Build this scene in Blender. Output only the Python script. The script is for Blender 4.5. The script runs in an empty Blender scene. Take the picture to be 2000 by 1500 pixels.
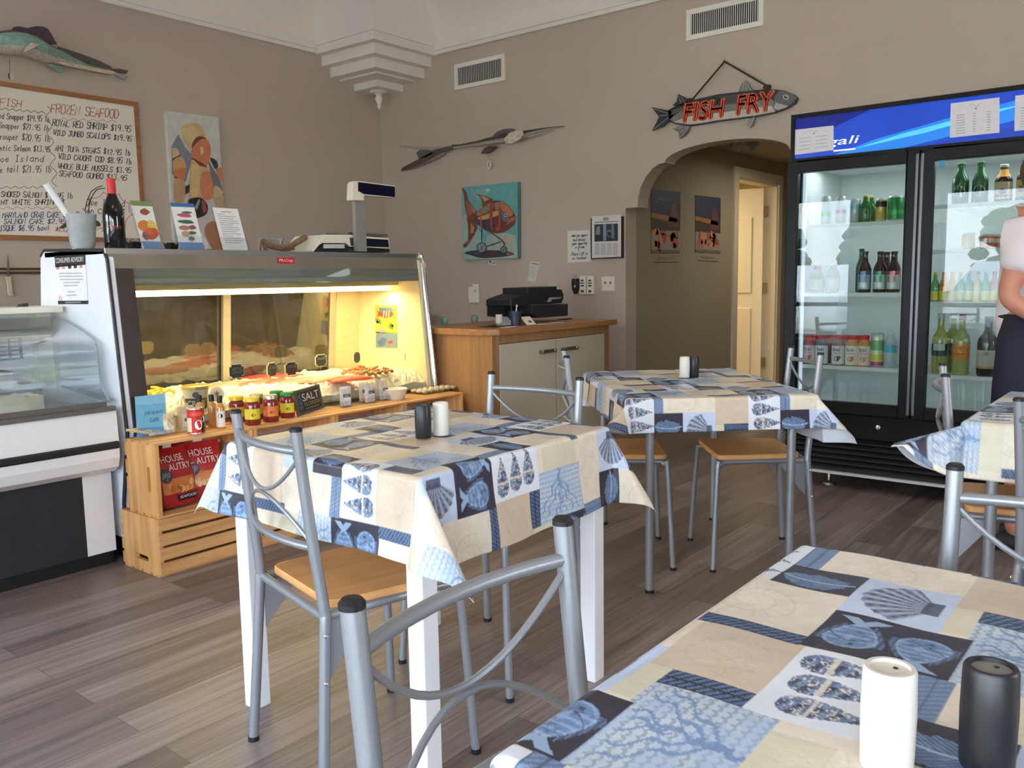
import bpy, bmesh, math, random
import numpy as np
from mathutils import Vector, Matrix

C = bpy.context.scene.collection
R = math.radians
PI = math.pi

# ------------------------------------------------------------------ camera, sky, lights, exposure
F_PX, PITCH, ROLL, HEAD, CAM_H = 1678.4, 0.12064, -0.01609, 0.67601, 1.17
def _basis():
    cy, sy = math.cos(HEAD), math.sin(HEAD)
    f = np.array([cy, sy, 0.]); rt = np.array([sy, -cy, 0.]); up = np.array([0, 0, 1.])
    cp, sp = math.cos(PITCH), math.sin(PITCH)
    f2 = f*cp - up*sp; u2 = up*cp + f*sp
    cr, sr = math.cos(ROLL), math.sin(ROLL)
    return rt*cr + u2*sr, u2*cr - rt*sr, f2
RT, UP, FW = _basis()
CAM = np.array([0., 0., CAM_H])
cam_data = bpy.data.cameras.new('camera')
cam_data.sensor_width = 36.0
cam_data.lens = F_PX/2000*36.0
cam_data.clip_start = 0.02
cam = bpy.data.objects.new('camera', cam_data); C.objects.link(cam)
mw = Matrix.Identity(4)
for i in range(3):
    mw[i][0], mw[i][1], mw[i][2], mw[i][3] = RT[i], UP[i], -FW[i], CAM[i]
cam.matrix_world = mw
bpy.context.scene.camera = cam

sc = bpy.context.scene
sc.view_settings.view_transform = 'Standard'
sc.view_settings.look = 'None'
sc.view_settings.gamma = 1.0
sc.view_settings.exposure = 0.16
sc.view_settings.use_curve_mapping = False
try:
    sc.cycles.use_denoising = True
    sc.cycles.max_bounces = 10
    sc.cycles.diffuse_bounces = 6
    sc.cycles.glossy_bounces = 5
    sc.cycles.transparent_max_bounces = 24
    sc.cycles.transmission_bounces = 6
    sc.cycles.caustics_reflective = False
    sc.cycles.caustics_refractive = False
    sc.cycles.sample_clamp_indirect = 10.0
except Exception:
    pass

def lin(c):
    out = []
    for v in c[:3]:
        v = v/255.0
        out.append(v/12.92 if v <= 0.04045 else ((v+0.055)/1.055)**2.4)
    return tuple(out)

def make_world():
    w = bpy.data.worlds.new('sky'); sc.world = w; w.use_nodes = True
    nt = w.node_tree; nt.nodes.clear()
    N = nt.nodes.new; L = nt.links.new
    out = N('ShaderNodeOutputWorld'); bg = N('ShaderNodeBackground')
    tc = N('ShaderNodeTexCoord'); sep = N('ShaderNodeSeparateXYZ')
    L(tc.outputs['Generated'], sep.inputs[0])
    ramp = N('ShaderNodeValToRGB')
    ramp.color_ramp.elements[0].position = 0.0; ramp.color_ramp.elements[0].color = (*lin((225, 232, 240)), 1)
    ramp.color_ramp.elements[1].position = 0.6; ramp.color_ramp.elements[1].color = (*lin((120, 170, 225)), 1)
    L(sep.outputs[2], ramp.inputs[0])
    nz = N('ShaderNodeTexNoise'); nz.inputs['Scale'].default_value = 3.2; nz.inputs['Detail'].default_value = 6
    L(tc.outputs['Generated'], nz.inputs['Vector'])
    cr = N('ShaderNodeValToRGB'); cr.color_ramp.elements[0].position = 0.42; cr.color_ramp.elements[1].position = 0.62
    L(nz.outputs['Fac'], cr.inputs[0])
    mx = N('ShaderNodeMixRGB'); mx.inputs[2].default_value = (*lin((250, 250, 250)), 1)
    L(cr.outputs[0], mx.inputs[0]); L(ramp.outputs[0], mx.inputs[1])
    L(mx.outputs[0], bg.inputs[0]); bg.inputs[1].default_value = SKY
    L(bg.outputs[0], out.inputs[0])
SKY = 16.5
make_world()

def area(name, loc, size, rot, power, col=(1, 1, 1), portal=False, spread=180):
    l = bpy.data.lights.new(name, 'AREA'); l.shape = 'RECTANGLE'; l.size, l.size_y = size
    l.energy = power; l.color = col; l.spread = R(spread)
    if portal: l.cycles.is_portal = True
    o = bpy.data.objects.new(name, l); C.objects.link(o); o.location = loc; o.rotation_euler = rot
    return o
sun_d = bpy.data.lights.new('sun', 'SUN'); sun_d.energy = 45; sun_d.angle = R(1); sun_d.color = (1, .95, .88)
sun_o = bpy.data.objects.new('sun', sun_d); C.objects.link(sun_o); sun_o.rotation_euler = (R(10), R(38), 0)   # high, from behind the building: no direct sun through the windows
XW, YB = -1.75, -3.6          # window wall, back wall
XC, YC, ZT = 5.5, 5.88, 3.056 # right wall, left wall, cornice line
# windows in the storefront wall (x = XW): y0, y1, z0, z1
WINS = [(-3.2, -1.3, .35, 2.15), (-1.15, .75, .35, 2.15), (.9, 2.45, .35, 2.15), (3.42, 5.5, .35, 2.15)]
FILL_WIN = [(2.5, 3.7, 1.0, 2.6)]   # unseen window added in the back wall as fill light (y = YB): x0, x1
for y0, y1, z0, z1 in WINS:
    area('window_portal', (XW-.02, (y0+y1)/2, (z0+z1)/2), (z1-z0, y1-y0), (0, R(-90), 0), 1, portal=True)
for x0, x1, z0, z1 in FILL_WIN:
    area('window_portal', ((x0+x1)/2, YB-.02, (z0+z1)/2), (x1-x0, z1-z0), (R(90), 0, 0), 1, portal=True)

# unseen soft fill lights added under the ceiling to brighten the whole room
for lx, ly in ((.4, 3.6), (.4, .8), (2.6, -1.2), (2.9, 2.3)):
    area('ceiling_fill_light', (lx, ly, 3.70), (1.2, .6), (0, 0, 0), 7, (1, .93, .84))

# ------------------------------------------------------------------ pixel -> point helpers (photo frame 2000 x 1500)
def ray(x, y):
    return RT*((x-1000)/F_PX) - UP*((y-750)/F_PX) + FW
def PZ(x, y, z=0.):
    d = ray(x, y); return CAM + d*((z-CAM_H)/d[2])
def PX(x, y, X):
    d = ray(x, y); return CAM + d*(X/d[0])
def PY(x, y, Y):
    d = ray(x, y); return CAM + d*(Y/d[1])
def onR(off=0.):
    return lambda x, y: PX(x, y, XC-off)
def onL(off=0.):
    return lambda x, y: PY(x, y, YC-off)

# ------------------------------------------------------------------ materials
MATS = {}
def mat(name, col=(128, 128, 128), rough=.5, metal=0., noise=0., nscale=20., bump=0., bscale=60., emit=0., spec=.5, attr=False, coat=0., stretch=None, trans=0., alpha=1., sub=0.):
    if name in MATS: return MATS[name]
    m = bpy.data.materials.new(name); m.use_nodes = True; MATS[name] = m
    nt = m.node_tree; N = nt.nodes.new; L = nt.links.new
    p = nt.nodes['Principled BSDF']
    p.inputs['Roughness'].default_value = rough; p.inputs['Metallic'].default_value = metal
    p.inputs['Specular IOR Level'].default_value = spec
    p.inputs['Coat Weight'].default_value = coat
    p.inputs['Transmission Weight'].default_value = trans
    p.inputs['Alpha'].default_value = alpha
    c = (*lin(col), 1)
    p.inputs['Base Color'].default_value = c
    src = None
    if attr:
        a = N('ShaderNodeAttribute'); a.attribute_name = 'Col'; src = a.outputs['Color']
    tc = N('ShaderNodeTexCoord'); vec = tc.outputs['Object']
    if stretch:
        mp = N('ShaderNodeMapping'); mp.inputs['Scale'].default_value = stretch; L(vec, mp.inputs[0]); vec = mp.outputs[0]
    if noise or not attr:
        nz = N('ShaderNodeTexNoise'); nz.inputs['Scale'].default_value = nscale; nz.inputs['Detail'].default_value = 5
        L(vec, nz.inputs['Vector'])
        mr = N('ShaderNodeMapRange'); mr.inputs[1].default_value = .3; mr.inputs[2].default_value = .7
        n_ = max(noise, .015)
        mr.inputs[3].default_value = 1-n_; mr.inputs[4].default_value = 1+n_
        L(nz.outputs['Fac'], mr.inputs[0])
        vm = N('ShaderNodeVectorMath'); vm.operation = 'SCALE'
        if src: L(src, vm.inputs[0])
        else: vm.inputs[0].default_value = c[:3]
        L(mr.outputs[0], vm.inputs['Scale']); src = vm.outputs[0]
    L(src, p.inputs['Base Color'])
    if emit:
        L(src, p.inputs['Emission Color']); p.inputs['Emission Strength'].default_value = emit
    if bump:
        nb = N('ShaderNodeTexNoise'); nb.inputs['Scale'].default_value = bscale; nb.inputs['Detail'].default_value = 4
        L(vec, nb.inputs['Vector']); bp = N('ShaderNodeBump'); bp.inputs['Strength'].default_value = bump; bp.inputs['Distance'].default_value = .01
        L(nb.outputs['Fac'], bp.inputs['Height']); L(bp.outputs[0], p.inputs['Normal'])
    return m

def glass_mat(name, tint=(235, 245, 240), refl=1., rough=0., haze=0., hazecol=(220, 225, 225)):
    """thin sheet glass: clear transmission with a Fresnel reflection, optional frosted film, or reflection haze put into the colour"""
    if name in MATS: return MATS[name]
    m = bpy.data.materials.new(name); m.use_nodes = True; MATS[name] = m
    nt = m.node_tree; nt.nodes.clear(); N = nt.nodes.new; L = nt.links.new
    out = N('ShaderNodeOutputMaterial'); tr = N('ShaderNodeBsdfTransparent'); gl = N('ShaderNodeBsdfGlossy')
    tr.inputs[0].default_value = (*lin(tint), 1); gl.inputs['Roughness'].default_value = rough
    fr = N('ShaderNodeLayerWeight'); fr.inputs[0].default_value = .5      # Schlick's Fresnel, the same from both sides of the sheet
    pw = N('ShaderNodeMath'); pw.operation = 'POWER'; pw.inputs[1].default_value = 5.; L(fr.outputs['Facing'], pw.inputs[0])
    ma = N('ShaderNodeMath'); ma.operation = 'MULTIPLY_ADD'; ma.inputs[1].default_value = .96; ma.inputs[2].default_value = .04; L(pw.outputs[0], ma.inputs[0])
    mu = N('ShaderNodeMath'); mu.operation = 'MULTIPLY'; mu.inputs[1].default_value = refl; mu.use_clamp = True
    L(ma.outputs[0], mu.inputs[0])
    mx = N('ShaderNodeMixShader'); L(mu.outputs[0], mx.inputs[0])
    base = tr.outputs[0]
    if haze:
        df = N('ShaderNodeBsdfDiffuse'); df.inputs[0].default_value = (*lin(hazecol), 1)
        nz = N('ShaderNodeTexNoise'); nz.inputs['Scale'].default_value = 3.
        mr = N('ShaderNodeMapRange'); mr.inputs[3].default_value = haze*.6; mr.inputs[4].default_value = min(1, haze*1.4)
        L(nz.outputs['Fac'], mr.inputs[0])
        m2 = N('ShaderNodeMixShader'); L(mr.outputs[0], m2.inputs[0]); L(tr.outputs[0], m2.inputs[1]); L(df.outputs[0], m2.inputs[2]); base = m2.outputs[0]
    L(base, mx.inputs[1]); L(gl.outputs[0], mx.inputs[2]); L(mx.outputs[0], out.inputs[0])
    return m

def planks_mat():
    m = bpy.data.materials.new('plank_floor'); m.use_nodes = True
    nt = m.node_tree; N = nt.nodes.new; L = nt.links.new; p = nt.nodes['Principled BSDF']
    tc = N('ShaderNodeTexCoord')
    br = N('ShaderNodeTexBrick'); br.offset = .37; br.offset_frequency = 2
    br.inputs['Scale'].default_value = 1.0; br.inputs['Brick Width'].default_value = 1.05; br.inputs['Row Height'].default_value = .125
    br.inputs['Mortar Size'].default_value = .0012; br.inputs['Mortar Smooth'].default_value = .3; br.inputs['Bias'].default_value = 0.
    br.inputs['Color1'].default_value = (0, 0, 0, 1); br.inputs['Color2'].default_value = (1, 1, 1, 1); br.inputs['Mortar'].default_value = (.5, .5, .5, 1)
    L(tc.outputs['Object'], br.inputs['Vector'])
    ramp = N('ShaderNodeValToRGB'); e = ramp.color_ramp.elements
    e[0].position = 0; e[0].color = (*lin((120, 106, 100)), 1); e[1].position = 1; e[1].color = (*lin((160, 145, 138)), 1)
    x = e.new(.5); x.color = (*lin((139, 124, 117)), 1)
    L(br.outputs['Color'], ramp.inputs[0])
    mp = N('ShaderNodeMapping'); mp.inputs['Scale'].default_value = (1.3, 42, 1); L(tc.outputs['Object'], mp.inputs[0])
    # shift the grain per plank
    ad = N('ShaderNodeVectorMath'); ad.operation = 'ADD'; L(mp.outputs[0], ad.inputs[0])
    sc_ = N('ShaderNodeVectorMath'); sc_.operation = 'SCALE'; sc_.inputs['Scale'].default_value = 40; L(br.outputs['Color'], sc_.inputs[0]); L(sc_.outputs[0], ad.inputs[1])
    nz = N('ShaderNodeTexNoise'); nz.inputs['Scale'].default_value = 1.4; nz.inputs['Detail'].default_value = 8; nz.inputs['Roughness'].default_value = .65
    L(ad.outputs[0], nz.inputs['Vector'])
    gr = N('ShaderNodeValToRGB'); g = gr.color_ramp.elements
    g[0].position = .32; g[0].color = (.42, .40, .39, 1); g[1].position = .66; g[1].color = (1.12, 1.1, 1.08, 1)
    L(nz.outputs['Fac'], gr.inputs[0])
    mu = N('ShaderNodeMixRGB'); mu.blend_type = 'MULTIPLY'; mu.inputs[0].default_value = .85
    L(ramp.outputs[0], mu.inputs[1]); L(gr.outputs[0], mu.inputs[2])
    dk = N('ShaderNodeMixRGB'); dk.inputs[2].default_value = (*lin((85, 75, 68)), 1); L(br.outputs['Fac'], dk.inputs[0]); L(mu.outputs[0], dk.inputs[1])
    L(dk.outputs[0], p.inputs['Base Color'])
    rr = N('ShaderNodeMapRange'); rr.inputs[3].default_value = .28; rr.inputs[4].default_value = .5; L(nz.outputs['Fac'], rr.inputs[0]); L(rr.outputs[0], p.inputs['Roughness'])
    bp = N('ShaderNodeBump'); bp.inputs['Strength'].default_value = .12; bp.inputs['Distance'].default_value = .004; L(nz.outputs['Fac'], bp.inputs['Height']); L(bp.outputs[0], p.inputs['Normal'])
    return m

def wood_mat(name, c0, c1, axis=0, rough=.5, scale=1.):
    if name in MATS: return MATS[name]
    m = bpy.data.materials.new(name); m.use_nodes = True; MATS[name] = m
    nt = m.node_tree; N = nt.nodes.new; L = nt.links.new; p = nt.nodes['Principled BSDF']
    tc = N('ShaderNodeTexCoord'); mp = N('ShaderNodeMapping')
    s = [30*scale]*3; s[axis] = 2.2*scale; mp.inputs['Scale'].default_value = s
    L(tc.outputs['Object'], mp.inputs[0])
    nz = N('ShaderNodeTexNoise'); nz.inputs['Scale'].default_value = 1.; nz.inputs['Detail'].default_value = 6; nz.inputs['Distortion'].default_value = .6
    L(mp.outputs[0], nz.inputs['Vector'])
    r = N('ShaderNodeValToRGB'); e = r.color_ramp.elements
    e[0].position = .35; e[0].color = (*lin(c0), 1); e[1].position = .65; e[1].color = (*lin(c1), 1)
    L(nz.outputs['Fac'], r.inputs[0]); L(r.outputs[0], p.inputs['Base Color']); p.inputs['Roughness'].default_value = rough
    return m

WALLM = mat('painted_wall_taupe', (192, 176, 162), .75, bump=.06, bscale=180, noise=.02, nscale=3)
HALLM = mat('painted_wall_olive', (152, 142, 120), .8, bump=.05, bscale=180)
CEILM = mat('painted_ceiling_cream', (240, 232, 218), .8, bump=.04, bscale=90)
TRIMM = mat('white_gloss_trim', (238, 232, 222), .45)
FLOORM = planks_mat()
SILV = mat('silver_powder_coat', (150, 153, 157), .38, metal=.5, bump=.04, bscale=900, noise=.04, nscale=300)
BLKP = mat('black_plastic', (24, 24, 28), .42)
CHROME = mat('chrome', (225, 225, 228), .14, metal=1.)
STEEL = mat('stainless_steel', (170, 168, 162), .32, metal=.9, noise=.06, nscale=6, stretch=(1, 1, 12))
SEATW = wood_mat('beech_veneer_seat', (214, 152, 92), (228, 172, 110), 0, .38)
WHITEP = mat('white_painted', (236, 236, 236), .42)
CREAMP = mat('cream_enamel', (235, 230, 212), .4)
PAINT = mat('printed_surface', attr=True, rough=.55, noise=.05, nscale=60)
GLOSSY = mat('glossy_print', attr=True, rough=.25, noise=.02, nscale=40, coat=.3)
CANVAS = mat('painted_canvas', attr=True, rough=.6, noise=.10, nscale=16, bump=.12, bscale=160)
PINE = wood_mat('pine_boards', (196, 140, 84), (224, 172, 112), 0, .55)
PINEZ = wood_mat('pine_end_boards', (206, 146, 84), (232, 178, 112), 2, .5)
GLASS = glass_mat('clear_glass')
CASEGL = glass_mat('case_front_glass', (238, 240, 235), 1.0)
FRGL = glass_mat('cooler_door_glass', (232, 238, 236), .75)
ACRYL = glass_mat('clear_acrylic', (247, 249, 249), .4)
FROST = glass_mat('cloudy_plastic', (235, 238, 240), .8, .2, .35)
# ------------------------------------------------------------------ mesh builder
class MB:
    def __init__(s):
        s.v = []; s.f = []; s.m = []; s.c = []; s.sm = []; s.T = Matrix.Identity(4); s.mi = 0; s.col = (200, 200, 200)
    def add(s, vs, fs, smooth=False, col=None, mi=None):
        o = len(s.v); T = s.T
        for p in vs:
            q = T @ Vector((float(p[0]), float(p[1]), float(p[2]))); s.v.append((q.x, q.y, q.z))
        c = s.col if col is None else col; k = s.mi if mi is None else mi
        for i, f in enumerate(fs):
            s.f.append(tuple(o+j for j in f)); s.m.append(k); s.c.append(c); s.sm.append(smooth)
        return s
    def box(s, x0, x1, y0, y1, z0, z1, **k):
        v = [(x0, y0, z0), (x1, y0, z0), (x1, y1, z0), (x0, y1, z0), (x0, y0, z1), (x1, y0, z1), (x1, y1, z1), (x0, y1, z1)]
        return s.add(v, [(0, 3, 2, 1), (4, 5, 6, 7), (0, 1, 5, 4), (1, 2, 6, 5), (2, 3, 7, 6), (3, 0, 4, 7)], **k)
    def cbox(s, c, d, **k):
        return s.box(c[0]-d[0]/2, c[0]+d[0]/2, c[1]-d[1]/2, c[1]+d[1]/2, c[2]-d[2]/2, c[2]+d[2]/2, **k)
    def tube(s, pts, r, n=10, cap=True, **k):
        P = [Vector([float(a) for a in p]) for p in pts]; m = len(P)
        rs = r if isinstance(r, (list, tuple)) else [r]*m
        tang = []
        for i in range(m):
            t = (P[min(i+1, m-1)]-P[max(i-1, 0)]); tang.append(t.normalized())
        ref = Vector((0, 0, 1)) if abs(tang[0].z) < .9 else Vector((1, 0, 0))
        u = tang[0].cross(ref).normalized(); vs = []
        for i in range(m):
            u = (u-tang[i]*u.dot(tang[i])).normalized(); w = tang[i].cross(u)
            for j in range(n):
                a = 2*PI*j/n; vs.append(P[i]+(u*math.cos(a)+w*math.sin(a))*rs[i])
        fs = [(i*n+j, i*n+(j+1) % n, (i+1)*n+(j+1) % n, (i+1)*n+j) for i in range(m-1) for j in range(n)]
        s.add(vs, fs, smooth=True, **k)
        if cap:
            s.add(vs[:n], [tuple(range(n-1, -1, -1))], **k); s.add(vs[-n:], [tuple(range(n))], **k)
        return s
    def cyl(s, c, r, h, n=20, r2=None, **k):
        return s.lathe([(r, 0), (r if r2 is None else r2, h)], n, c, cap=True, smooth=True, **k)
    def lathe(s, prof, n=24, c=(0, 0, 0), cap=True, smooth=True, cols=None, arc=2*PI, a0=0., **k):
        vs = []; full = abs(arc-2*PI) < 1e-6; nn = n if full else n+1
        for r, z in prof:
            for j in range(nn):
                a = a0+arc*j/n; vs.append((c[0]+r*math.cos(a), c[1]+r*math.sin(a), c[2]+z))
        for i in range(len(prof)-1):
            # split sharp rings by duplicating nothing: smooth shading with autosplit at build
            fs = [(i*nn+j, i*nn+(j+1) % nn, (i+1)*nn+(j+1) % nn, (i+1)*nn+j) for j in range(n)]
            kk = dict(k)
            if cols and cols[i] is not None: kk['col'] = cols[i]
            o = vs[i*nn:(i+2)*nn]
            s.add(o, [tuple(q-i*nn for q in f) for f in fs], smooth=smooth, **kk)
        if cap and full:
            kk = dict(k)
            if cols and cols[0] is not None: kk['col'] = cols[0]
            if prof[0][0] > 1e-5: s.add(vs[:nn], [tuple(range(nn-1, -1, -1))], **kk)
            kk = dict(k)
            if cols and cols[-1] is not None: kk['col'] = cols[-1]
            if prof[-1][0] > 1e-5: s.add(vs[-nn:], [tuple(range(nn))], **kk)
        return s
    def poly(s, pts, **k):
        return s.add(pts, [tuple(range(len(pts)))], **k)
    def slab(s, pts, d, **k):
        """planar polygon pts thickened by the vector d"""
        n = len(pts); a = [tuple(p) for p in pts]; b = [tuple(p[i]+d[i] for i in range(3)) for p in pts]
        fs = [tuple(range(n-1, -1, -1)), tuple(range(n, 2*n))]+[(i, (i+1) % n, n+(i+1) % n, n+i) for i in range(n)]
        return s.add(a+b, fs, **k)
    def loft(s, rings, cap=True, **k):
        n = len(rings[0]); vs = [p for r_ in rings for p in r_]
        fs = [(i*n+j, i*n+(j+1) % n, (i+1)*n+(j+1) % n, (i+1)*n+j) for i in range(len(rings)-1) for j in range(n)]
        s.add(vs, fs, smooth=True, **k)
        if cap: s.add(rings[0], [tuple(range(n-1, -1, -1))], **k); s.add(rings[-1], [tuple(range(n))], **k)
        return s
    def ball(s, c, r, n=12, m=8, **k):
        rx, ry, rz = r if isinstance(r, (tuple, list)) else (r, r, r)
        vs = [(c[0], c[1], c[2]-rz)]
        for i in range(1, m):
            t = -PI/2+PI*i/m
            for j in range(n):
                a = 2*PI*j/n; vs.append((c[0]+rx*math.cos(t)*math.cos(a), c[1]+ry*math.cos(t)*math.sin(a), c[2]+rz*math.sin(t)))
        vs.append((c[0], c[1], c[2]+rz)); e = len(vs)-1
        fs = [(0, 1+(j+1) % n, 1+j) for j in range(n)]
        fs += [(1+i*n+j, 1+i*n+(j+1) % n, 1+(i+1)*n+(j+1) % n, 1+(i+1)*n+j) for i in range(m-2) for j in range(n)]
        fs += [(e, 1+(m-2)*n+j, 1+(m-2)*n+(j+1) % n) for j in range(n)]
        return s.add(vs, fs, smooth=True, **k)
    def build(s, name, ms, parent=None, loc=None, rot=None, bevel=0., bseg=2, weld=True, sub=0):
        me = bpy.data.meshes.new(name)
        me.from_pydata(s.v, [], s.f)
        ms = ms if isinstance(ms, (list, tuple)) else [ms]
        for q in ms: me.materials.append(q)
        me.polygons.foreach_set('material_index', s.m)
        me.polygons.foreach_set('use_smooth', s.sm)
        ca = me.color_attributes.new('Col', 'FLOAT_COLOR', 'CORNER')
        buf = []
        cache = {}
        for f, c in zip(s.f, s.c):
            if c not in cache: cache[c] = (*lin(c), 1.)
            buf.extend(cache[c]*len(f))
        ca.data.foreach_set('color', buf)
        me.update()
        if weld:
            bm = bmesh.new(); bm.from_mesh(me); bmesh.ops.remove_doubles(bm, verts=bm.verts, dist=1e-5)
            for e in bm.edges:
                if len(e.link_faces) == 2 and e.calc_face_angle(0) > R(38): e.smooth = False
            bm.to_mesh(me); bm.free()
        o = bpy.data.objects.new(name, me); C.objects.link(o)
        if parent: o.parent = parent
        if loc is not None: o.location = loc
        if rot is not None: o.rotation_euler = rot
        if bevel:
            b = o.modifiers.new('bevel', 'BEVEL'); b.width = bevel; b.segments = bseg; b.limit_method = 'ANGLE'; b.angle_limit = R(40)
        if sub:
            b = o.modifiers.new('sub', 'SUBSURF'); b.levels = sub; b.render_levels = sub
        return o

def thing(name, label, cat, loc=(0, 0, 0), rz=0., group=None):
    o = bpy.data.objects.new(name, None); C.objects.link(o); o.empty_display_size = .1
    o.location = [float(a) for a in loc]; o.rotation_euler = (0, 0, rz)
    tag(o, label, cat, group); return o
def tag(o, label, cat, group=None, kind=None):
    o['label'] = label; o['category'] = cat
    if group: o['group'] = group
    if kind: o['kind'] = kind
    return o
def struct(o):
    o['kind'] = 'structure'; return o
def dup(root, loc, rz, label, group=None):
    r = root.copy(); C.objects.link(r); r.location = [float(a) for a in loc]; r.rotation_euler = (0, 0, rz); r['label'] = label
    if group: r['group'] = group
    for ch in list(root.children):
        c = ch.copy(); C.objects.link(c); c.parent = r
        for g in list(ch.children):
            d = g.copy(); C.objects.link(d); d.parent = c
    return r

def smooth_path(pts, n=6):
    P = [np.array(p, float) for p in pts]; out = []
    for i in range(len(P)-1):
        p0, p1, p2, p3 = P[max(i-1, 0)], P[i], P[i+1], P[min(i+2, len(P)-1)]
        for k in range(n):
            t = k/n
            out.append(.5*((2*p1)+(-p0+p2)*t+(2*p0-5*p1+4*p2-p3)*t*t+(-p0+3*p1-3*p2+p3)*t**3))
    out.append(P[-1]); return out

# ------------------------------------------------------------------ lettering
_fc = {}
def font_mesh(txt):
    if txt in _fc: return _fc[txt]
    cu = bpy.data.curves.new('glyphs', 'FONT'); cu.body = txt; cu.resolution_u = 3
    o = bpy.data.objects.new('glyphs', cu); C.objects.link(o)
    dg = bpy.context.evaluated_depsgraph_get(); dg.update()
    me = bpy.data.meshes.new_from_object(o.evaluated_get(dg))
    v = [(a.co.x, a.co.y) for a in me.vertices]; f = [tuple(p.vertices) for p in me.polygons]
    bpy.data.objects.remove(o); bpy.data.curves.remove(cu); bpy.data.meshes.remove(me)
    xs = [a[0] for a in v]; ys = [a[1] for a in v]
    x0, x1, y0, y1 = min(xs), max(xs), min(ys), max(ys)
    v = [((a-x0)/(x1-x0), (b-y0)/(y1-y0)) for a, b in v]
    _fc[txt] = (v, f); return v, f
def letter(b, txt, fn, p0, p1, p2, col, shear=0., **k):
    """typeset txt in the parallelogram p0 (lower left), p1 (lower right), p2 (upper left), mapped to the scene by fn(x, y)"""
    v, f = font_mesh(txt)
    p0, p1, p2 = np.array(p0, float), np.array(p1, float), np.array(p2, float)
    pts = []
    for s_, t in v:
        q = p0+(p1-p0)*(s_+shear*t)+(p2-p0)*t; pts.append(fn(q[0], q[1]))
    b.add(pts, f, col=col, **k)
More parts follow.
